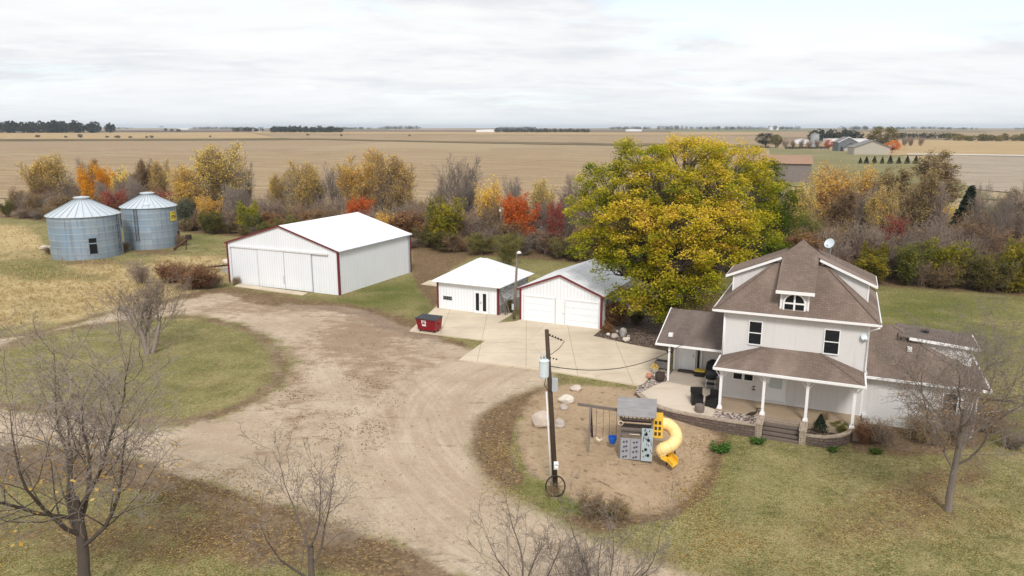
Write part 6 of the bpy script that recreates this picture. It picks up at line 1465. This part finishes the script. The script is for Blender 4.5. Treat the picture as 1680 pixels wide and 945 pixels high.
# iron wheel leaning on the pole
w = thing('iron_wheel', 'rusty iron wagon wheel leaning on the foot of the utility pole', 'wheel', GT(911, 811) + Vector((0, -.22, 0)), 0); w.rotation_euler = (R(-14), 0, R(4))
m = MB(); m.tube([(.43 * math.cos(i * 6.2832 / 32), 0, .46 + .46 * math.sin(i * 6.2832 / 32)) for i in range(33)], .035, 6); m.build('rim', M['dark_rust'], w)
m = MB(); m.lathe([(.0, -.08), (.06, -.08), (.06, .08), (0, .08)], 10, (0, 0, .46), M=Matrix.Rotation(R(90), 4, 'X')); m.build('hub', M['dark_rust'], w)
m = MB()
for i in range(10): a = i * 6.2832 / 10; m.tube([(.05 * math.cos(a), 0, .46 + .05 * math.sin(a)), (.42 * math.cos(a), 0, .46 + .44 * math.sin(a))], .012, 4)
m.build('spoke', M['dark_rust'], w)
near('tan_thicket', 'dry_bush', 'pale dry twigs round the foot of the utility pole and iron wheel', 908, 815, .7, .9)
# yard light pole and thin pole
b = GT(843, 526); yp = thing('yard_light_pole', 'grey wooden pole with a yard light between small shed and garage', 'light pole', b, 0); t1 = at(849, 413, b.y) - b
m = MB(); m.tube([(0, 0, -.2), t1], [.12, .085], 10); m.build('pole', M['pole_grey'], yp)
m = MB(); m.tube([t1 * .985, t1 + Vector((.12, -.35, .05))], .03, 6); m.build('arm', M['grey_metal'], yp); m = MB(); m.lathe([(.0, .12), (.1, .1), (.2, -.05), (.19, -.08), (0, -.1)], 14, t1 + Vector((.13, -.45, .02))); m.build('lamp_head', M['dirty_white'], yp)
m = MB(); m.box(-.18, -.25, 1.0, .0, -.12, 1.5); m.build('switch_box', M['grey_metal'], yp)
b = GT(821.5, 412); yp = thing('utility_pole', 'thin pale pole standing in front of the hedgerow behind the small shed', 'utility pole', b, 0); t1 = at(822.5, 333, b.y) - b
m = MB(); m.tube([(0, 0, -.2), t1], [.13, .09], 8); m.build('pole', M['pole_grey'], yp); m = MB(); q = t1 * .85; m.box(q.x - .25, q.y - .15, q.z - .15, q.x - .05, q.y + .1, q.z + .15); m.build('insulator', M['dirty_white'], yp)
# ---- dumpster
a = GT(690.5, 541); c = GT(717.5, 544.5); L, rot = frame2(a, c); L = 1.75
dp = thing('dumpster', 'dark red dumpster with black lids on the concrete apron', 'dumpster', G(704.5, 543, .08), rot)
m = MB(); z0, z1 = .16, 1.12; fb, ft = (.62, .82); pts = lambda s: [(s * .78, -.42, z0), (s * .9, -.58, z1 - .06), (s * .9, .55, z1), (s * .8, .5, z0)]
Lp, Rp = pts(-1), pts(1)
m.poly([Lp[0], Rp[0], Rp[1], Lp[1]]); m.poly([Rp[0], Rp[3], Rp[2], Rp[1]]); m.poly([Lp[3], Lp[0], Lp[1], Lp[2]]); m.poly([Rp[3], Lp[3], Lp[2], Rp[2]]); m.poly([Lp[3], Rp[3], Rp[0], Lp[0]]); m.poly([Lp[1], Rp[1], Rp[2], Lp[2]])
m.box(-.97, -.1, .62, -.9, .1, .78); m.box(.9, -.1, .62, .97, .1, .78); m.bar((-.92, -.6, z1 - .05), (.92, -.6, z1 - .05), .06, .07)
for x in (-.55, .55): m.bar((x, -.44, z0 + .03), (x, -.585, z1 - .1), .05, .03)
m.build('body', M['dumpster_red'], dp)
for s in (-1, 1):
    m = MB(); xa, xb = sorted((s * .02, s * .95)); m.slab([(xa, -.66, z1), (xb, -.66, z1), (xb, .6, z1 + .09), (xa, .6, z1 + .09)], .04)
    for k in range(3): x = xa + .12 + k * .3; m.bar((x, -.6, z1 + .02), (x, .55, z1 + .1), .1, .03)
    m.build('lid', M['lid'], dp)
for x in (-.62, .62):
    for y in (-.32, .38):
        m = MB(); m.lathe([(0, -.04), (.08, -.04), (.08, .04), (0, .04)], 10, (x, y, .08), M=Matrix.Rotation(R(90), 4, 'Y')); m.box(x - .06, y - .06, .1, x + .06, y + .06, .17); m.build('caster', M['black'], dp)
def onface(x, z): f = (z - z0) / (z1 - .06 - z0); return (x, -.42 - .16 * f - .012, z)
m = MB(); m.poly([onface(-.36, .50), onface(.0, .50), onface(.0, .66), (-.36, *onface(0, .66)[1:])]); m.poly([onface(-.38, .70), onface(-.30, .70), onface(-.30, .98), onface(-.38, .98)]); m.poly([onface(-.06, .70), onface(.02, .70), onface(.02, .98), onface(-.06, .98)])
m.poly([onface(-.30, .92), onface(-.06, .72), onface(-.06, .80), onface(-.30, .98)]); m.poly([onface(-.30, .98), onface(-.26, .98), onface(-.06, .98), onface(-.06, .94), onface(-.2, .94)][::-1]); m.build('emblem', M['emblem'], dp)
# ---- boards leaning on the small shed
for i, (x, l, th) in enumerate(((.25, 1.9, 0), (.5, 1.6, .1), (.75, 1.3, -.1))):
    o_ = tool.matrix_basis @ Vector((0, 0, 0)); m = MB(); m.bar((0, 0, 0), (-.55, .05, l), .14, .03); o = m.build('board', M['play_wood']); o.location = Vector(tool.location) + Matrix.Rotation(TR_, 3, 'Z') @ Vector((TW + .68, x * 1.6 - .2, .0)); o.rotation_euler = (0, 0, TR_ + th)
    tag(o, ('longest weathered board leaning on the right side of the small shed', 'middle weathered board leaning on the right side of the small shed', 'shortest weathered board leaning on the right side of the small shed')[i], 'board')
# ---- scrap by the machine shed and the grain bins
sc = thing('farm_implement', 'dark rusty old implement beside the left corner of the machine shed', 'farm implement', GT(364, 444), R(20))
m = MB(); m.bar((-1.2, 0, .5), (1.2, .2, .6), .15); m.bar((-1.0, .8, .4), (1.2, .9, .5), .12); m.bar((-.6, -.1, .5), (-.6, 1, .45), .1); m.bar((.7, 0, .55), (.7, 1.0, .5), .1); m.bar((-2.4, .3, .35), (-.6, .4, .5), .12); m.build('frame', M['dark_rust'], sc)
for x in (-.8, .0, .8):
    m = MB(); m.lathe([(0, -.05), (.38, -.02), (.38, .02), (0, .05)], 14, (x, .45, .4), M=Matrix.Rotation(R(80), 4, 'Y')); m.build('disc', M['grey_metal'], sc)
boulder(371, 432, .5, .4, .35, M['rock_white'], 'white lump beside the left corner of the machine shed', 40, None, 'rubble')
m = MB(); m.box(-.3, -.3, 0, .3, .3, .55); m.bar((-.5, 0, .45), (.6, .1, .5), .18); o = m.build('debris', M['rock_grey'], None, GT(370, 447), (0, 0, .3)); tag(o, 'grey block of debris under the implement near the machine shed', 'debris')
au = thing('grain_auger', 'short rusty auger leaning on the right side of the farther grain bin', 'auger', GT(288, 411), 0); m = MB(); m.tube([(-.2, 0, .15), (1.6, .6, 1.6)], .16, 8); m.build('tube', M['rust'], au); m = MB(); m.box(1.3, .4, 1.4, 1.9, .9, 2.0); m.bar((1.2, .5, 0), (1.3, .55, 1.3), .08); m.build('motor_housing', M['dark_rust'], au)
boulder(76, 409, .9, .5, .35, M['rock_white'], 'pale rubble at the left of the left grain bin', 41, None, 'rubble'); boulder(190, 419, .28, .25, .28, M['rock_white'], 'white bucket sized lump at the right foot of the left grain bin', 42, None, 'rubble')
# ---- patio things
def chair(u, v, rot, label):
    o = thing('patio_chair', label, 'chair', HL(u, v, -.018), HROT + rot)
    m = MB(); m.box(-.32, -.3, .0, -.24, .32, .6); m.build('armrest', M['dark_wicker'], o); m = MB(); m.box(.24, -.3, .0, .32, .32, .6); m.build('armrest', M['dark_wicker'], o)
    m = MB(); m.box(-.237, -.3, .05, .237, .24, .40); m.build('seat', M['dark_wicker'], o); m = MB(); m.slab([(-.30, .245, .0), (.30, .245, .0), (.30, .34, 0), (-.30, .34, 0)], -.9); m.box(-.34, .22, .6, .34, .4, .92); m.build('backrest', M['dark_wicker'], o); return o
p1 = G(1142, 664, Z0); p2 = G(1168, 668, Z0); l1 = Vector(((p1 - HA).dot(HU), (p1 - HA).dot(HV))); l2 = Vector(((p2 - HA).dot(HU), (p2 - HA).dot(HV)))
chair(l1.x, l1.y + .2, R(20), 'black wicker patio chair left of the barrel table, farther from the porch post'); chair(l2.x, l2.y + .2, R(-22), 'black wicker patio chair right beside the leftmost porch post')
p = G(1147.5, 675, Z0); m = MB(); m.lathe([(0, 0), (.24, 0), (.28, .22), (.25, .42), (.0, .42)], 18); o = m.build('barrel_table', M['play_wood'], None, p - Vector((0, 0, .018))); tag(o, 'small grey wooden barrel table between the two black patio chairs', 'table')
def tub(px, py, r, h, mat, name, label, fill=None, z=Z0 - .02):
    o = thing(name, label, 'planter', G(px, py, z), 0); m = MB(); m.lathe([(0, 0), (r * .82, 0), (r, h * .55), (r * .93, h), (r * .84, h), (r * .82, h * .86), (0, h * .86)], 20); m.build('pot', mat, o)
    if fill:
        fm = FastMesh(); rr = random.Random(int(px)); 
        for _ in range(220): fm.leaf(Vector((0, 0, h)) + rand_unit(rr) * r * .95, rr, .05, rr.random(), .6)
        link('flowers', fm.mesh('flowers', fill), o)
    return o
tub(1082.5, 624, .32, .5, M['timber_step'], 'barrel_planter', 'dark half barrel planter beside the entry porch post')
tub(1074, 610, .24, .3, M['rock_tan'], 'flower_pot', 'pot of yellow flowers left of the entry porch post', M['leaf_gold'])
tub(1065, 619, .2, .25, M['terracotta'], 'flower_pot', 'faded orange pot left of the dark half barrel')
m = MB(); m.box(-.45, -.28, 0, .45, .28, .42); m.box(-.5, -.33, .36, .5, -.282, .46); m.box(-.5, .282, .36, .5, .33, .46); pb = m.build('planter_box', M['rock_grey'], None, G(1086, 602, Z0 - .03), (0, 0, HROT)); tag(pb, 'grey square planter box behind the entry porch post', 'planter')
sb = MB(); sb.box(-.38, -.22, .421, .38, .22, .44); sb.build('soil', M['dark_rust'], pb)
m = MB(); m.box(-.3, -.25, 0, .3, .25, .32); cr = m.build('crate', M['black'], None, G(1148, 616.5, Z0), (0, 0, HROT)); tag(cr, 'black box with a yellow tray on top beside the entry door', 'box')
m = MB(); m.box(-.33, -.22, 0, .33, .22, .10); tr_ = m.build('tray', M['mum_yellow'], None, G(1148, 616.5, Z0) + Vector((0, 0, .322)), (0, 0, HROT)); tag(tr_, 'yellow tray lying on the black box by the entry door', 'tray')
gr = thing('grill', 'black barbecue grill on legs under the entry porch roof', 'grill', G(1166, 637, Z0), HROT)
m = MB(); m.lathe([(0, -.3), (.28, -.3), (.3, 0), (.28, .3), (0, .3)], 14, (0, 0, .85), M=Matrix.Rotation(R(90), 4, 'Y')); m.build('body', M['black'], gr)
for x in (-.3, .3):
    for y in (-.2, .2): m = MB(); m.bar((x, y, 0), (x * .8, y * .8, .8), .04); m.build('leg', M['grey_metal'], gr)
m = MB(); m.box(.36, -.2, .82, .75, .2, .86); m.build('side_shelf', M['grey_metal'], gr); m = MB(); m.box(-.33, -.2, .28, .33, .2, .31); m.build('bottom_shelf', M['black'], gr)
cv = MB(); cv.lathe([(0.42, 0), (.46, .4), (.40, .8), (.15, 1.0), (0, 1.02)], 12); o = cv.build('covered_grill', M['black'], None, G(1169, 614, Z0), (0, 0, HROT)); tag(o, 'black covered lump in the corner behind the barbecue grill', 'cover')
hr = thing('heron_sculpture', 'rusty metal heron sculpture on the stone bed left of the steps', 'sculpture', G(1233, 697, Z0 - .06), HROT)
m = MB(); m.tube([(-.05, 0, 0), (-.02, 0, .3), (-.04, 0, .6)], .018, 5); m.tube([(.08, 0, 0), (.06, 0, .3), (.05, 0, .6)], .018, 5); m.build('legs', M['dark_rust'], hr)
m = MB(); m.tube([(-.32, 0, .5), (-.2, 0, .58), (0, 0, .66), (.14, 0, .72), (.22, 0, .82), (.2, 0, .95), (.3, 0, 1.02), (.48, 0, 1.0)], [.02, .07, .11, .08, .035, .03, .035, .008], 8); m.build('body', M['dark_rust'], hr)
o = MB(); o.tube([(0, 0, 0), (0, -.01, .18), (.1, -.01, .3), (-.08, -.01, .22)], .02, 5); o.box(-.1, -.02, .05, .12, 0, .09); w_ = o.build('wall_ornament', M['dark_rust'], None, HL(1.85, -.012, .62), (0, 0, HROT)); tag(w_, 'small dark metal ornament on the porch wall left of the front door', 'ornament')
def dish(loc, rot, r, label, mast):
    o = thing('satellite_dish', label, 'satellite dish', loc, rot); m = MB(); Mx = Matrix.Rotation(R(62), 4, 'X'); prof = [(0, 0)] + [(r * k / 5, .22 * r * (k / 5) ** 2) for k in range(1, 6)] + [(r * 1.02, .23 * r)]
    m.lathe(prof, 20, (0, -.06, mast), M=Mx); m.lathe([(p[0], p[1] - .015) for p in prof][::-1], 20, (0, -.06, mast), M=Mx); m.build('reflector', M['pale_metal'], o)
    m = MB(); m.tube([(0, .05, -.1), (0, .08, mast * .7), (0, 0, mast)], .03, 6); m.build('mast', M['grey_metal'], o); m = MB(); m.tube([(0, -.1, mast - r), (0, -.1 - r * .9, mast - r * .2)], .018, 5); m.box(-.05, -.14 - r * .95, mast - r * .28, .05, -.06 - r * .9, mast - r * .1); m.build('feed_arm', M['grey_metal'], o); return o
dish(HL(5.25, 3.9, 8.30), HROT - .5, .30, 'grey satellite dish standing on the farmhouse roof ridge', .75)
dish(HL(7.42, -.02, 4.45), HROT + .3, .2, 'small white satellite dish on the upper front wall of the farmhouse', .12)
# ---- playset
a = GT(1016, 751); c = GT(1065, 760); PW, PR = frame2(a, c); PW = 1.55
ps = thing('playset', 'weathered wooden climbing tower with board roof and climbing panels', 'playset', a, PR); Pz = a.z; inv = Matrix.Translation(a) @ Matrix.Rotation(PR, 4, 'Z'); inv = inv.inverted()
def L_(v): return inv @ v
DPT = 1.35
for x in (0, PW):
    for y in (0, DPT):
        m = MB(); m.box(x - .05, y - .05, -.1, x + .05, y + .05, 2.38); m.build('post', M['play_wood'], ps)
m = MB(); m.box(-.04, -.04, 1.22, PW + .04, DPT + .04, 1.30); m.build('platform', M['play_wood'], ps)
m = MB(); rzg, ey = 2.98, .28; m.slab([(-.18, -ey, 2.36), (PW + .18, -ey, 2.36), (PW + .18, DPT / 2, rzg), (-.18, DPT / 2, rzg)], .04); m.slab([(-.18, DPT / 2, rzg), (PW + .18, DPT / 2, rzg), (PW + .18, DPT + ey, 2.36), (-.18, DPT + ey, 2.36)], .04); rf = m.build('roof', M['play_roof'], ps)
m = MB()
for x in (-.1, PW + .1): m.poly([(x, -.2, 2.36), (x, DPT + .2, 2.36), (x, DPT / 2, rzg - .06)]); 
m.build('roof_gable', M['timber_step'], rf)
m = MB()
for z in (1.45, 1.95): m.bar((0, DPT, z), (PW, DPT, z), .05, .09); m.bar((0, 0, z + .15), (PW, 0, z + .15), .05, .08)
for i in range(7): x = .15 + i * (PW - .3) / 6; m.bar((x, DPT, 1.45), (x, DPT, 1.95), .05)
for z in (1.5, 1.95): m.bar((0, 0, z), (0, DPT, z), .05, .09)
m.build('railing', M['play_wood'], ps)
m = MB(); cw = PW * .645
for k in range(2): m.box(.04 + k * cw / 2, -.09, .0, .02 + (k + 1) * cw / 2, -.052, 1.12)
cl = m.build('climbing_wall', M['climb_panel'], ps)
m = MB()
for k in range(2):
    for (dx, z) in ((.2, .12), (.32, .16), (.18, .42), (.34, .46), (.22, .66), (.33, .70), (.2, .92), (.34, .95)):
        m.lathe([(0, -.06), (.045, -.03), (.05, 0)], 8, (.02 + k * cw / 2 + dx - .02, -.092, z), M=Matrix.Rotation(R(90), 4, 'X') @ Matrix.Scale(-1, 4, (0, 0, 1)))
m.build('climbing_hold', M['purple_plastic'], cl)
m = MB(); m.box(cw + .06, -.14, .0, PW + .05, -.10, 1.72); pp = m.build('game_panel', M['pattern_panel'], ps)
m = MB(); rr = random.Random(8)
for i, z in enumerate((.32, .62, 1.12, 1.42)): m.lathe([(0, -.03), (.075, -.028), (.075, 0)], 10, (cw + .06 + (.22 if i % 2 else .34), -.142, z), M=Matrix.Rotation(R(90), 4, 'X') @ Matrix.Scale(-1, 4, (0, 0, 1)))
for _ in range(26):
    x = cw + .1 + rr.random() * .45; z = .08 + rr.random() * 1.55; m.box(x, -.152, z, x + .03, -.142, z + .09, M=None)
m.build('cutout_pattern', M['black'], pp)  # cut-outs of the panel drawn as black pieces laid on it
m = MB(); m.tube([(PW * .3, -.12, 1.3), (PW * .3, -.22, 1.4), (PW * .62, -.22, 1.4), (PW * .62, -.12, 1.3)], .018, 5); m.lathe([(.10, -.01), (.13, 0), (.10, .01)], 12, (.02, -.12, 1.9), M=Matrix.Rotation(R(90), 4, 'X')); m.build('hand_grip', M['swing_white'], ps)
# swing beam, frame and seats
bm1 = L_(G(1016, 677, Pz + 2.25)); bm2 = L_(G(948, 663, Pz + 2.25)); m = MB(); m.bar((0, DPT * .5, 2.25), (bm2.x, bm2.y, 2.25), .1, .14); m.build('swing_beam', M['play_wood'], ps)
def beam(f): return Vector((0, DPT * .5, 2.2)).lerp(Vector((bm2.x, bm2.y, 2.2)), f)
f1 = L_(GT(977, 711)); f2 = L_(GT(960, 736)); tp = beam(.70); f1 = Vector((tp.x + .05, tp.y + .95, f1.z)); f2 = Vector((tp.x - .0, tp.y - .95, f2.z))
m = MB(); m.bar(tp, f1, .1); m.build('frame_leg', M['timber_step'], ps); m = MB(); m.bar(tp, f2, .1); m.build('frame_leg', M['play_wood'], ps); m = MB(); m.bar(tp.lerp(f1, .62), tp.lerp(f2, .62), .07); m.build('frame_brace', M['timber_step'], ps)
def swing_chain(m, f, zb): p = beam(f); m.tube([p, Vector((p.x, p.y, zb))], .012, 4)
sw = MB(); p1, p2 = beam(.40), beam(.56); swing_chain(sw, .40, .62); swing_chain(sw, .56, .62); s1 = sw.build('swing_chain', M['cable'], ps)
m = MB(); pts = [p1.lerp(p2, t) for t in (0, .25, .5, .75, 1)]; zs = [.62, .5, .46, .5, .62]
for i in range(4): a_, b_ = pts[i], pts[i + 1]; m.bar((a_.x, a_.y, zs[i]), (b_.x, b_.y, zs[i + 1]), .16, .03)
m.build('swing_seat', M['swing_white'], s1)
sw = MB(); q1, q2 = beam(.10), beam(.26); swing_chain(sw, .10, .75); swing_chain(sw, .26, .75); s2 = sw.build('swing_chain', M['cable'], ps)
m = MB(); cq = (q1 + q2) / 2; m.lathe([(0, .42), (.14, .42), (.2, .6), (.22, .78), (.18, .78), (.16, .5), (0, .5)], 14, (cq.x, cq.y, 0)); m.build('bucket_seat', M['blue_plastic'], s2)
# spiral tube slide
sp_px = [(1078, 695, 1.62), (1088, 695, 1.62), (1098, 698, 1.55), (1107, 708, 1.36), (1109, 720, 1.14), (1102, 730, .96), (1092, 735, .82), (1086, 738, .70), (1089, 742, .56)]
sp = [L_(G(x, y, Pz + z)) for x, y, z in sp_px]
def crv(P, n=6):
    out = []
    for i in range(len(P) - 1):
        a_, b_, c_, d_ = P[max(i - 1, 0)], P[i], P[i + 1], P[min(i + 2, len(P) - 1)]
        for j in range(n): t = j / n; out.append(.5 * ((2 * b_) + (c_ - a_) * t + (2 * a_ - 5 * b_ + 4 * c_ - d_) * t * t + (3 * b_ - a_ - 3 * c_ + d_) * t ** 3))
    return out + [P[-1]]
cv_ = crv(sp); m = MB(); m.tube(cv_, .31, 16, caps=False); sl = m.build('tube_slide', M['slide'], ps)
m = MB()
for i in range(4, len(cv_) - 1, 7):
    d = (cv_[i + 1] - cv_[i - 1]).normalized(); m.tube([cv_[i] - d * .025, cv_[i] + d * .025], .328, 16)
m.build('slide_flange', M['slide'], sl)
bx = L_(G(1079, 697, Pz + 1.62)); m = MB(); m.box(PW + .05, bx.y - .45, 1.12, PW + .52, bx.y + .45, 2.1); en = m.build('slide_entry', M['slide_bright'], sl)
m = MB()
for i in range(2):
    for j in range(3): m.box(PW + .12 + i * .19, bx.y - .462, 1.24 + j * .29, PW + .24 + i * .19, bx.y - .451, 1.42 + j * .29)
m.build('entry_opening', M['timber_step'], en)
e0 = sp[-1]; e1 = L_(G(1099, 751, Pz + .28)); e2 = L_(G(1108, 760, Pz + .16)); m = MB(); d0 = (e2 - e0); d0.z = 0; d0.normalize(); sd = Vector((-d0.y, d0.x, 0))
for (pa, pb_) in ((e0 - Vector((0, 0, .22)), e1 - Vector((0, 0, .1))), (e1 - Vector((0, 0, .1)), e2 - Vector((0, 0, .1)))):
    w_ = .28; m.slab([pa - sd * w_, pb_ - sd * w_, pb_ + sd * w_, pa + sd * w_], .04)
    for s_ in (-1, 1): m.slab([pa + sd * s_ * w_, pb_ + sd * s_ * w_, pb_ + sd * s_ * (w_ + .06), pa + sd * s_ * (w_ + .06)] if s_ < 0 else [pa + sd * s_ * w_, pa + sd * s_ * (w_ + .06), pb_ + sd * s_ * (w_ + .06), pb_ + sd * s_ * w_][::-1], -.24)
m.build('slide_chute', M['slide_bright'], sl)
m = MB()
for q in (cv_[20], cv_[34]): m.tube([Vector((q.x, q.y, -.1)), Vector((q.x, q.y, q.z - .3))], .035, 6)
m.build('slide_support', M['dark_rust'], sl)

# ------------------------------------------------------------------ air, sky, sun, camera
FARR = 9300
hz = MB(); hz.box(-FARR, -FARR, -2.5, FARR, FARR, 40.0); o = hz.build('haze', None or M['white']); o.data.materials.clear()
hm = bpy.data.materials.new('pale air haze'); hm.use_nodes = True; nt = hm.node_tree; nt.nodes.clear(); out = nt.nodes.new('ShaderNodeOutputMaterial'); pv = nt.nodes.new('ShaderNodeVolumePrincipled')
pv.inputs['Color'].default_value = (.80, .87, .97, 1); pv.inputs['Density'].default_value = HAZE_D; pv.inputs['Anisotropy'].default_value = .2; nt.links.new(pv.outputs[0], out.inputs['Volume']); o.data.materials.append(hm); tag(o, kind='stuff'); o.display_type = 'WIRE'

world = bpy.data.worlds.new('World'); scene.world = world; world.use_nodes = True; nt = world.node_tree; nt.nodes.clear()
SUN_EL, SUN_AZ = R(44), R(178)     # azimuth from +Y towards +X: the sun stands behind the viewer
def wn(ty, **kw):
    x = nt.nodes.new('ShaderNode' + ty)
    for k, v in kw.items(): setattr(x, k, v)
    return x
sky = wn('TexSky'); sky.sky_type = 'NISHITA'; sky.sun_disc = False; sky.sun_elevation = SUN_EL; sky.sun_rotation = SUN_AZ; sky.air_density = 1.0; sky.dust_density = 1.0
bg = wn('Background'); bg.inputs[1].default_value = .10; outw = wn('OutputWorld')
tc = wn('TexCoord'); sepn = wn('SeparateXYZ'); nt.links.new(tc.outputs['Generated'], sepn.inputs[0])
def mth(op, a, b=0.0):
    x = wn('Math', operation=op)
    for s_, v in ((x.inputs[0], a), (x.inputs[1], b)):
        if isinstance(v, bpy.types.NodeSocket): nt.links.new(v, s_)
        else: s_.default_value = v
    return x.outputs[0]
zz = mth('ADD', mth('MAXIMUM', sepn.outputs[2], 0.0), .10); cmb = wn('CombineXYZ'); cu = mth('DIVIDE', sepn.outputs[0], zz); cv = mth('DIVIDE', sepn.outputs[1], zz); nt.links.new(cu, cmb.inputs[0]); nt.links.new(cv, cmb.inputs[1]); cmb.inputs[2].default_value = 3.7
def nz(scale, detail, rough, loc=(0, 0, 0), sc=(1, 1, 1), dist=0):
    mp_ = wn('Mapping'); nt.links.new(cmb.outputs[0], mp_.inputs[0]); mp_.inputs['Location'].default_value = loc; mp_.inputs['Scale'].default_value = sc
    x = wn('TexNoise'); nt.links.new(mp_.outputs[0], x.inputs['Vector']); x.inputs['Scale'].default_value = scale; x.inputs['Detail'].default_value = detail; x.inputs['Roughness'].default_value = rough; x.inputs['Distortion'].default_value = dist; return x.outputs['Fac']
def rmp(f, stops):
    x = wn('ValToRGB'); nt.links.new(f, x.inputs[0]); e = x.color_ramp.elements
    while len(e) < len(stops): e.new(.5)
    for i, (p, c_) in enumerate(stops): e[i].position = p; e[i].color = (*c_, 1)
    return x.outputs[0]
def mixc(f, a_, b_, blend='MIX'):
    x = wn('Mix', data_type='RGBA', blend_type=blend)
    for s_, v in ((x.inputs[0], f), (x.inputs[6], a_), (x.inputs[7], b_)):
        if isinstance(v, bpy.types.NodeSocket): nt.links.new(v, s_)
        else: s_.default_value = v if not isinstance(v, tuple) else (*v, 1)
    return x.outputs[2]
CL = CLOUD
def g2(x0, y0, sx, sy):
    q = mth('ADD', mth('POWER', mth('ABSOLUTE', mth('DIVIDE', mth('SUBTRACT', cu, x0), sx)), 2), mth('POWER', mth('ABSOLUTE', mth('DIVIDE', mth('SUBTRACT', cv, y0), sy)), 2)); return mth('POWER', 2.718, mth('MULTIPLY', q, -1))
# cloud brightness is given in sky units (the background strength scales both alike)
n1 = nz(.55, 9, .60, (4.2, 1.3, 0), (1, 1, 1), .5); n2 = nz(1.7, 8, .62, (1.2, 8.1, 0), (.75, 1.25, 1), .5)
dark = mth('ADD', mth('MULTIPLY', g2(.1, 3.0, 1.3, .75), .10), mth('MULTIPLY', g2(-3.6, 5.2, 1.6, .8), .05))
nn = mth('SUBTRACT', mth('ADD', mth('MULTIPLY', n1, .62), mth('MULTIPLY', n2, .38)), dark)
cloud = rmp(nn, [(.33, (CL * .72, CL * .75, CL * .80)), (.43, (CL * .86, CL * .88, CL * .915)), (.51, (CL * .99, CL * .995, CL * 1.0)), (.62, (CL * 1.08, CL * 1.08, CL * 1.08))])
hole = mth('ADD', g2(1.25, 3.75, 1.1, .75), mth('MULTIPLY', g2(2.6, 3.0, 1.0, .6), .8))
cov = mth('SUBTRACT', nz(.6, 9, .64, COVLOC, (1, 1.2, 1), .6), mth('MULTIPLY', hole, .30))
cover = rmp(cov, [(.28, (.05, .05, .05)), (.38, (.7, .7, .7)), (.46, (1, 1, 1))])
blue = mixc(1.0, sky.outputs[0], (CL * .40, CL * .47, CL * .53), 'ADD')
top = mixc(cover, blue, cloud)
hz_f = mth('POWER', 2.718, mth('MULTIPLY', mth('MAXIMUM', sepn.outputs[2], 0.0), -22.0))
nt.links.new(mixc(mth('MULTIPLY', hz_f, .85), top, (CL * .90, CL * .945, CL * .985)), bg.inputs[0]); nt.links.new(bg.outputs[0], outw.inputs[0])
sl_ = bpy.data.lights.new('sun', 'SUN'); sl_.energy = SUN_E; sl_.angle = R(14); sl_.color = (1, .965, .91); so = bpy.data.objects.new('sun', sl_); COL.objects.link(so)
sd_ = Vector((math.sin(SUN_AZ) * math.cos(SUN_EL), math.cos(SUN_AZ) * math.cos(SUN_EL), math.sin(SUN_EL))); so.rotation_euler = sd_.to_track_quat('Z', 'Y').to_euler(); so.location = (0, -20, 60)
cam = bpy.data.cameras.new('camera'); cam.sensor_width = 36; cam.sensor_fit = 'HORIZONTAL'; cam.lens = 36 * FPX / 1680; cam.clip_start = .1; cam.clip_end = 30000
co = bpy.data.objects.new('camera', cam); COL.objects.link(co); co.location = (0, 0, CH); co.rotation_euler = (math.pi / 2 - PITCH, 0, 0); scene.camera = co
vs = scene.view_settings; vs.view_transform = 'Standard'; vs.look = 'None'; vs.exposure = EXPO; vs.gamma = 1; vs.use_curve_mapping = False
scene.cycles.max_bounces = 5; scene.cycles.diffuse_bounces = 3; scene.cycles.transparent_max_bounces = 6; scene.cycles.volume_bounces = 0
scene.cycles.use_denoising = DENOISE
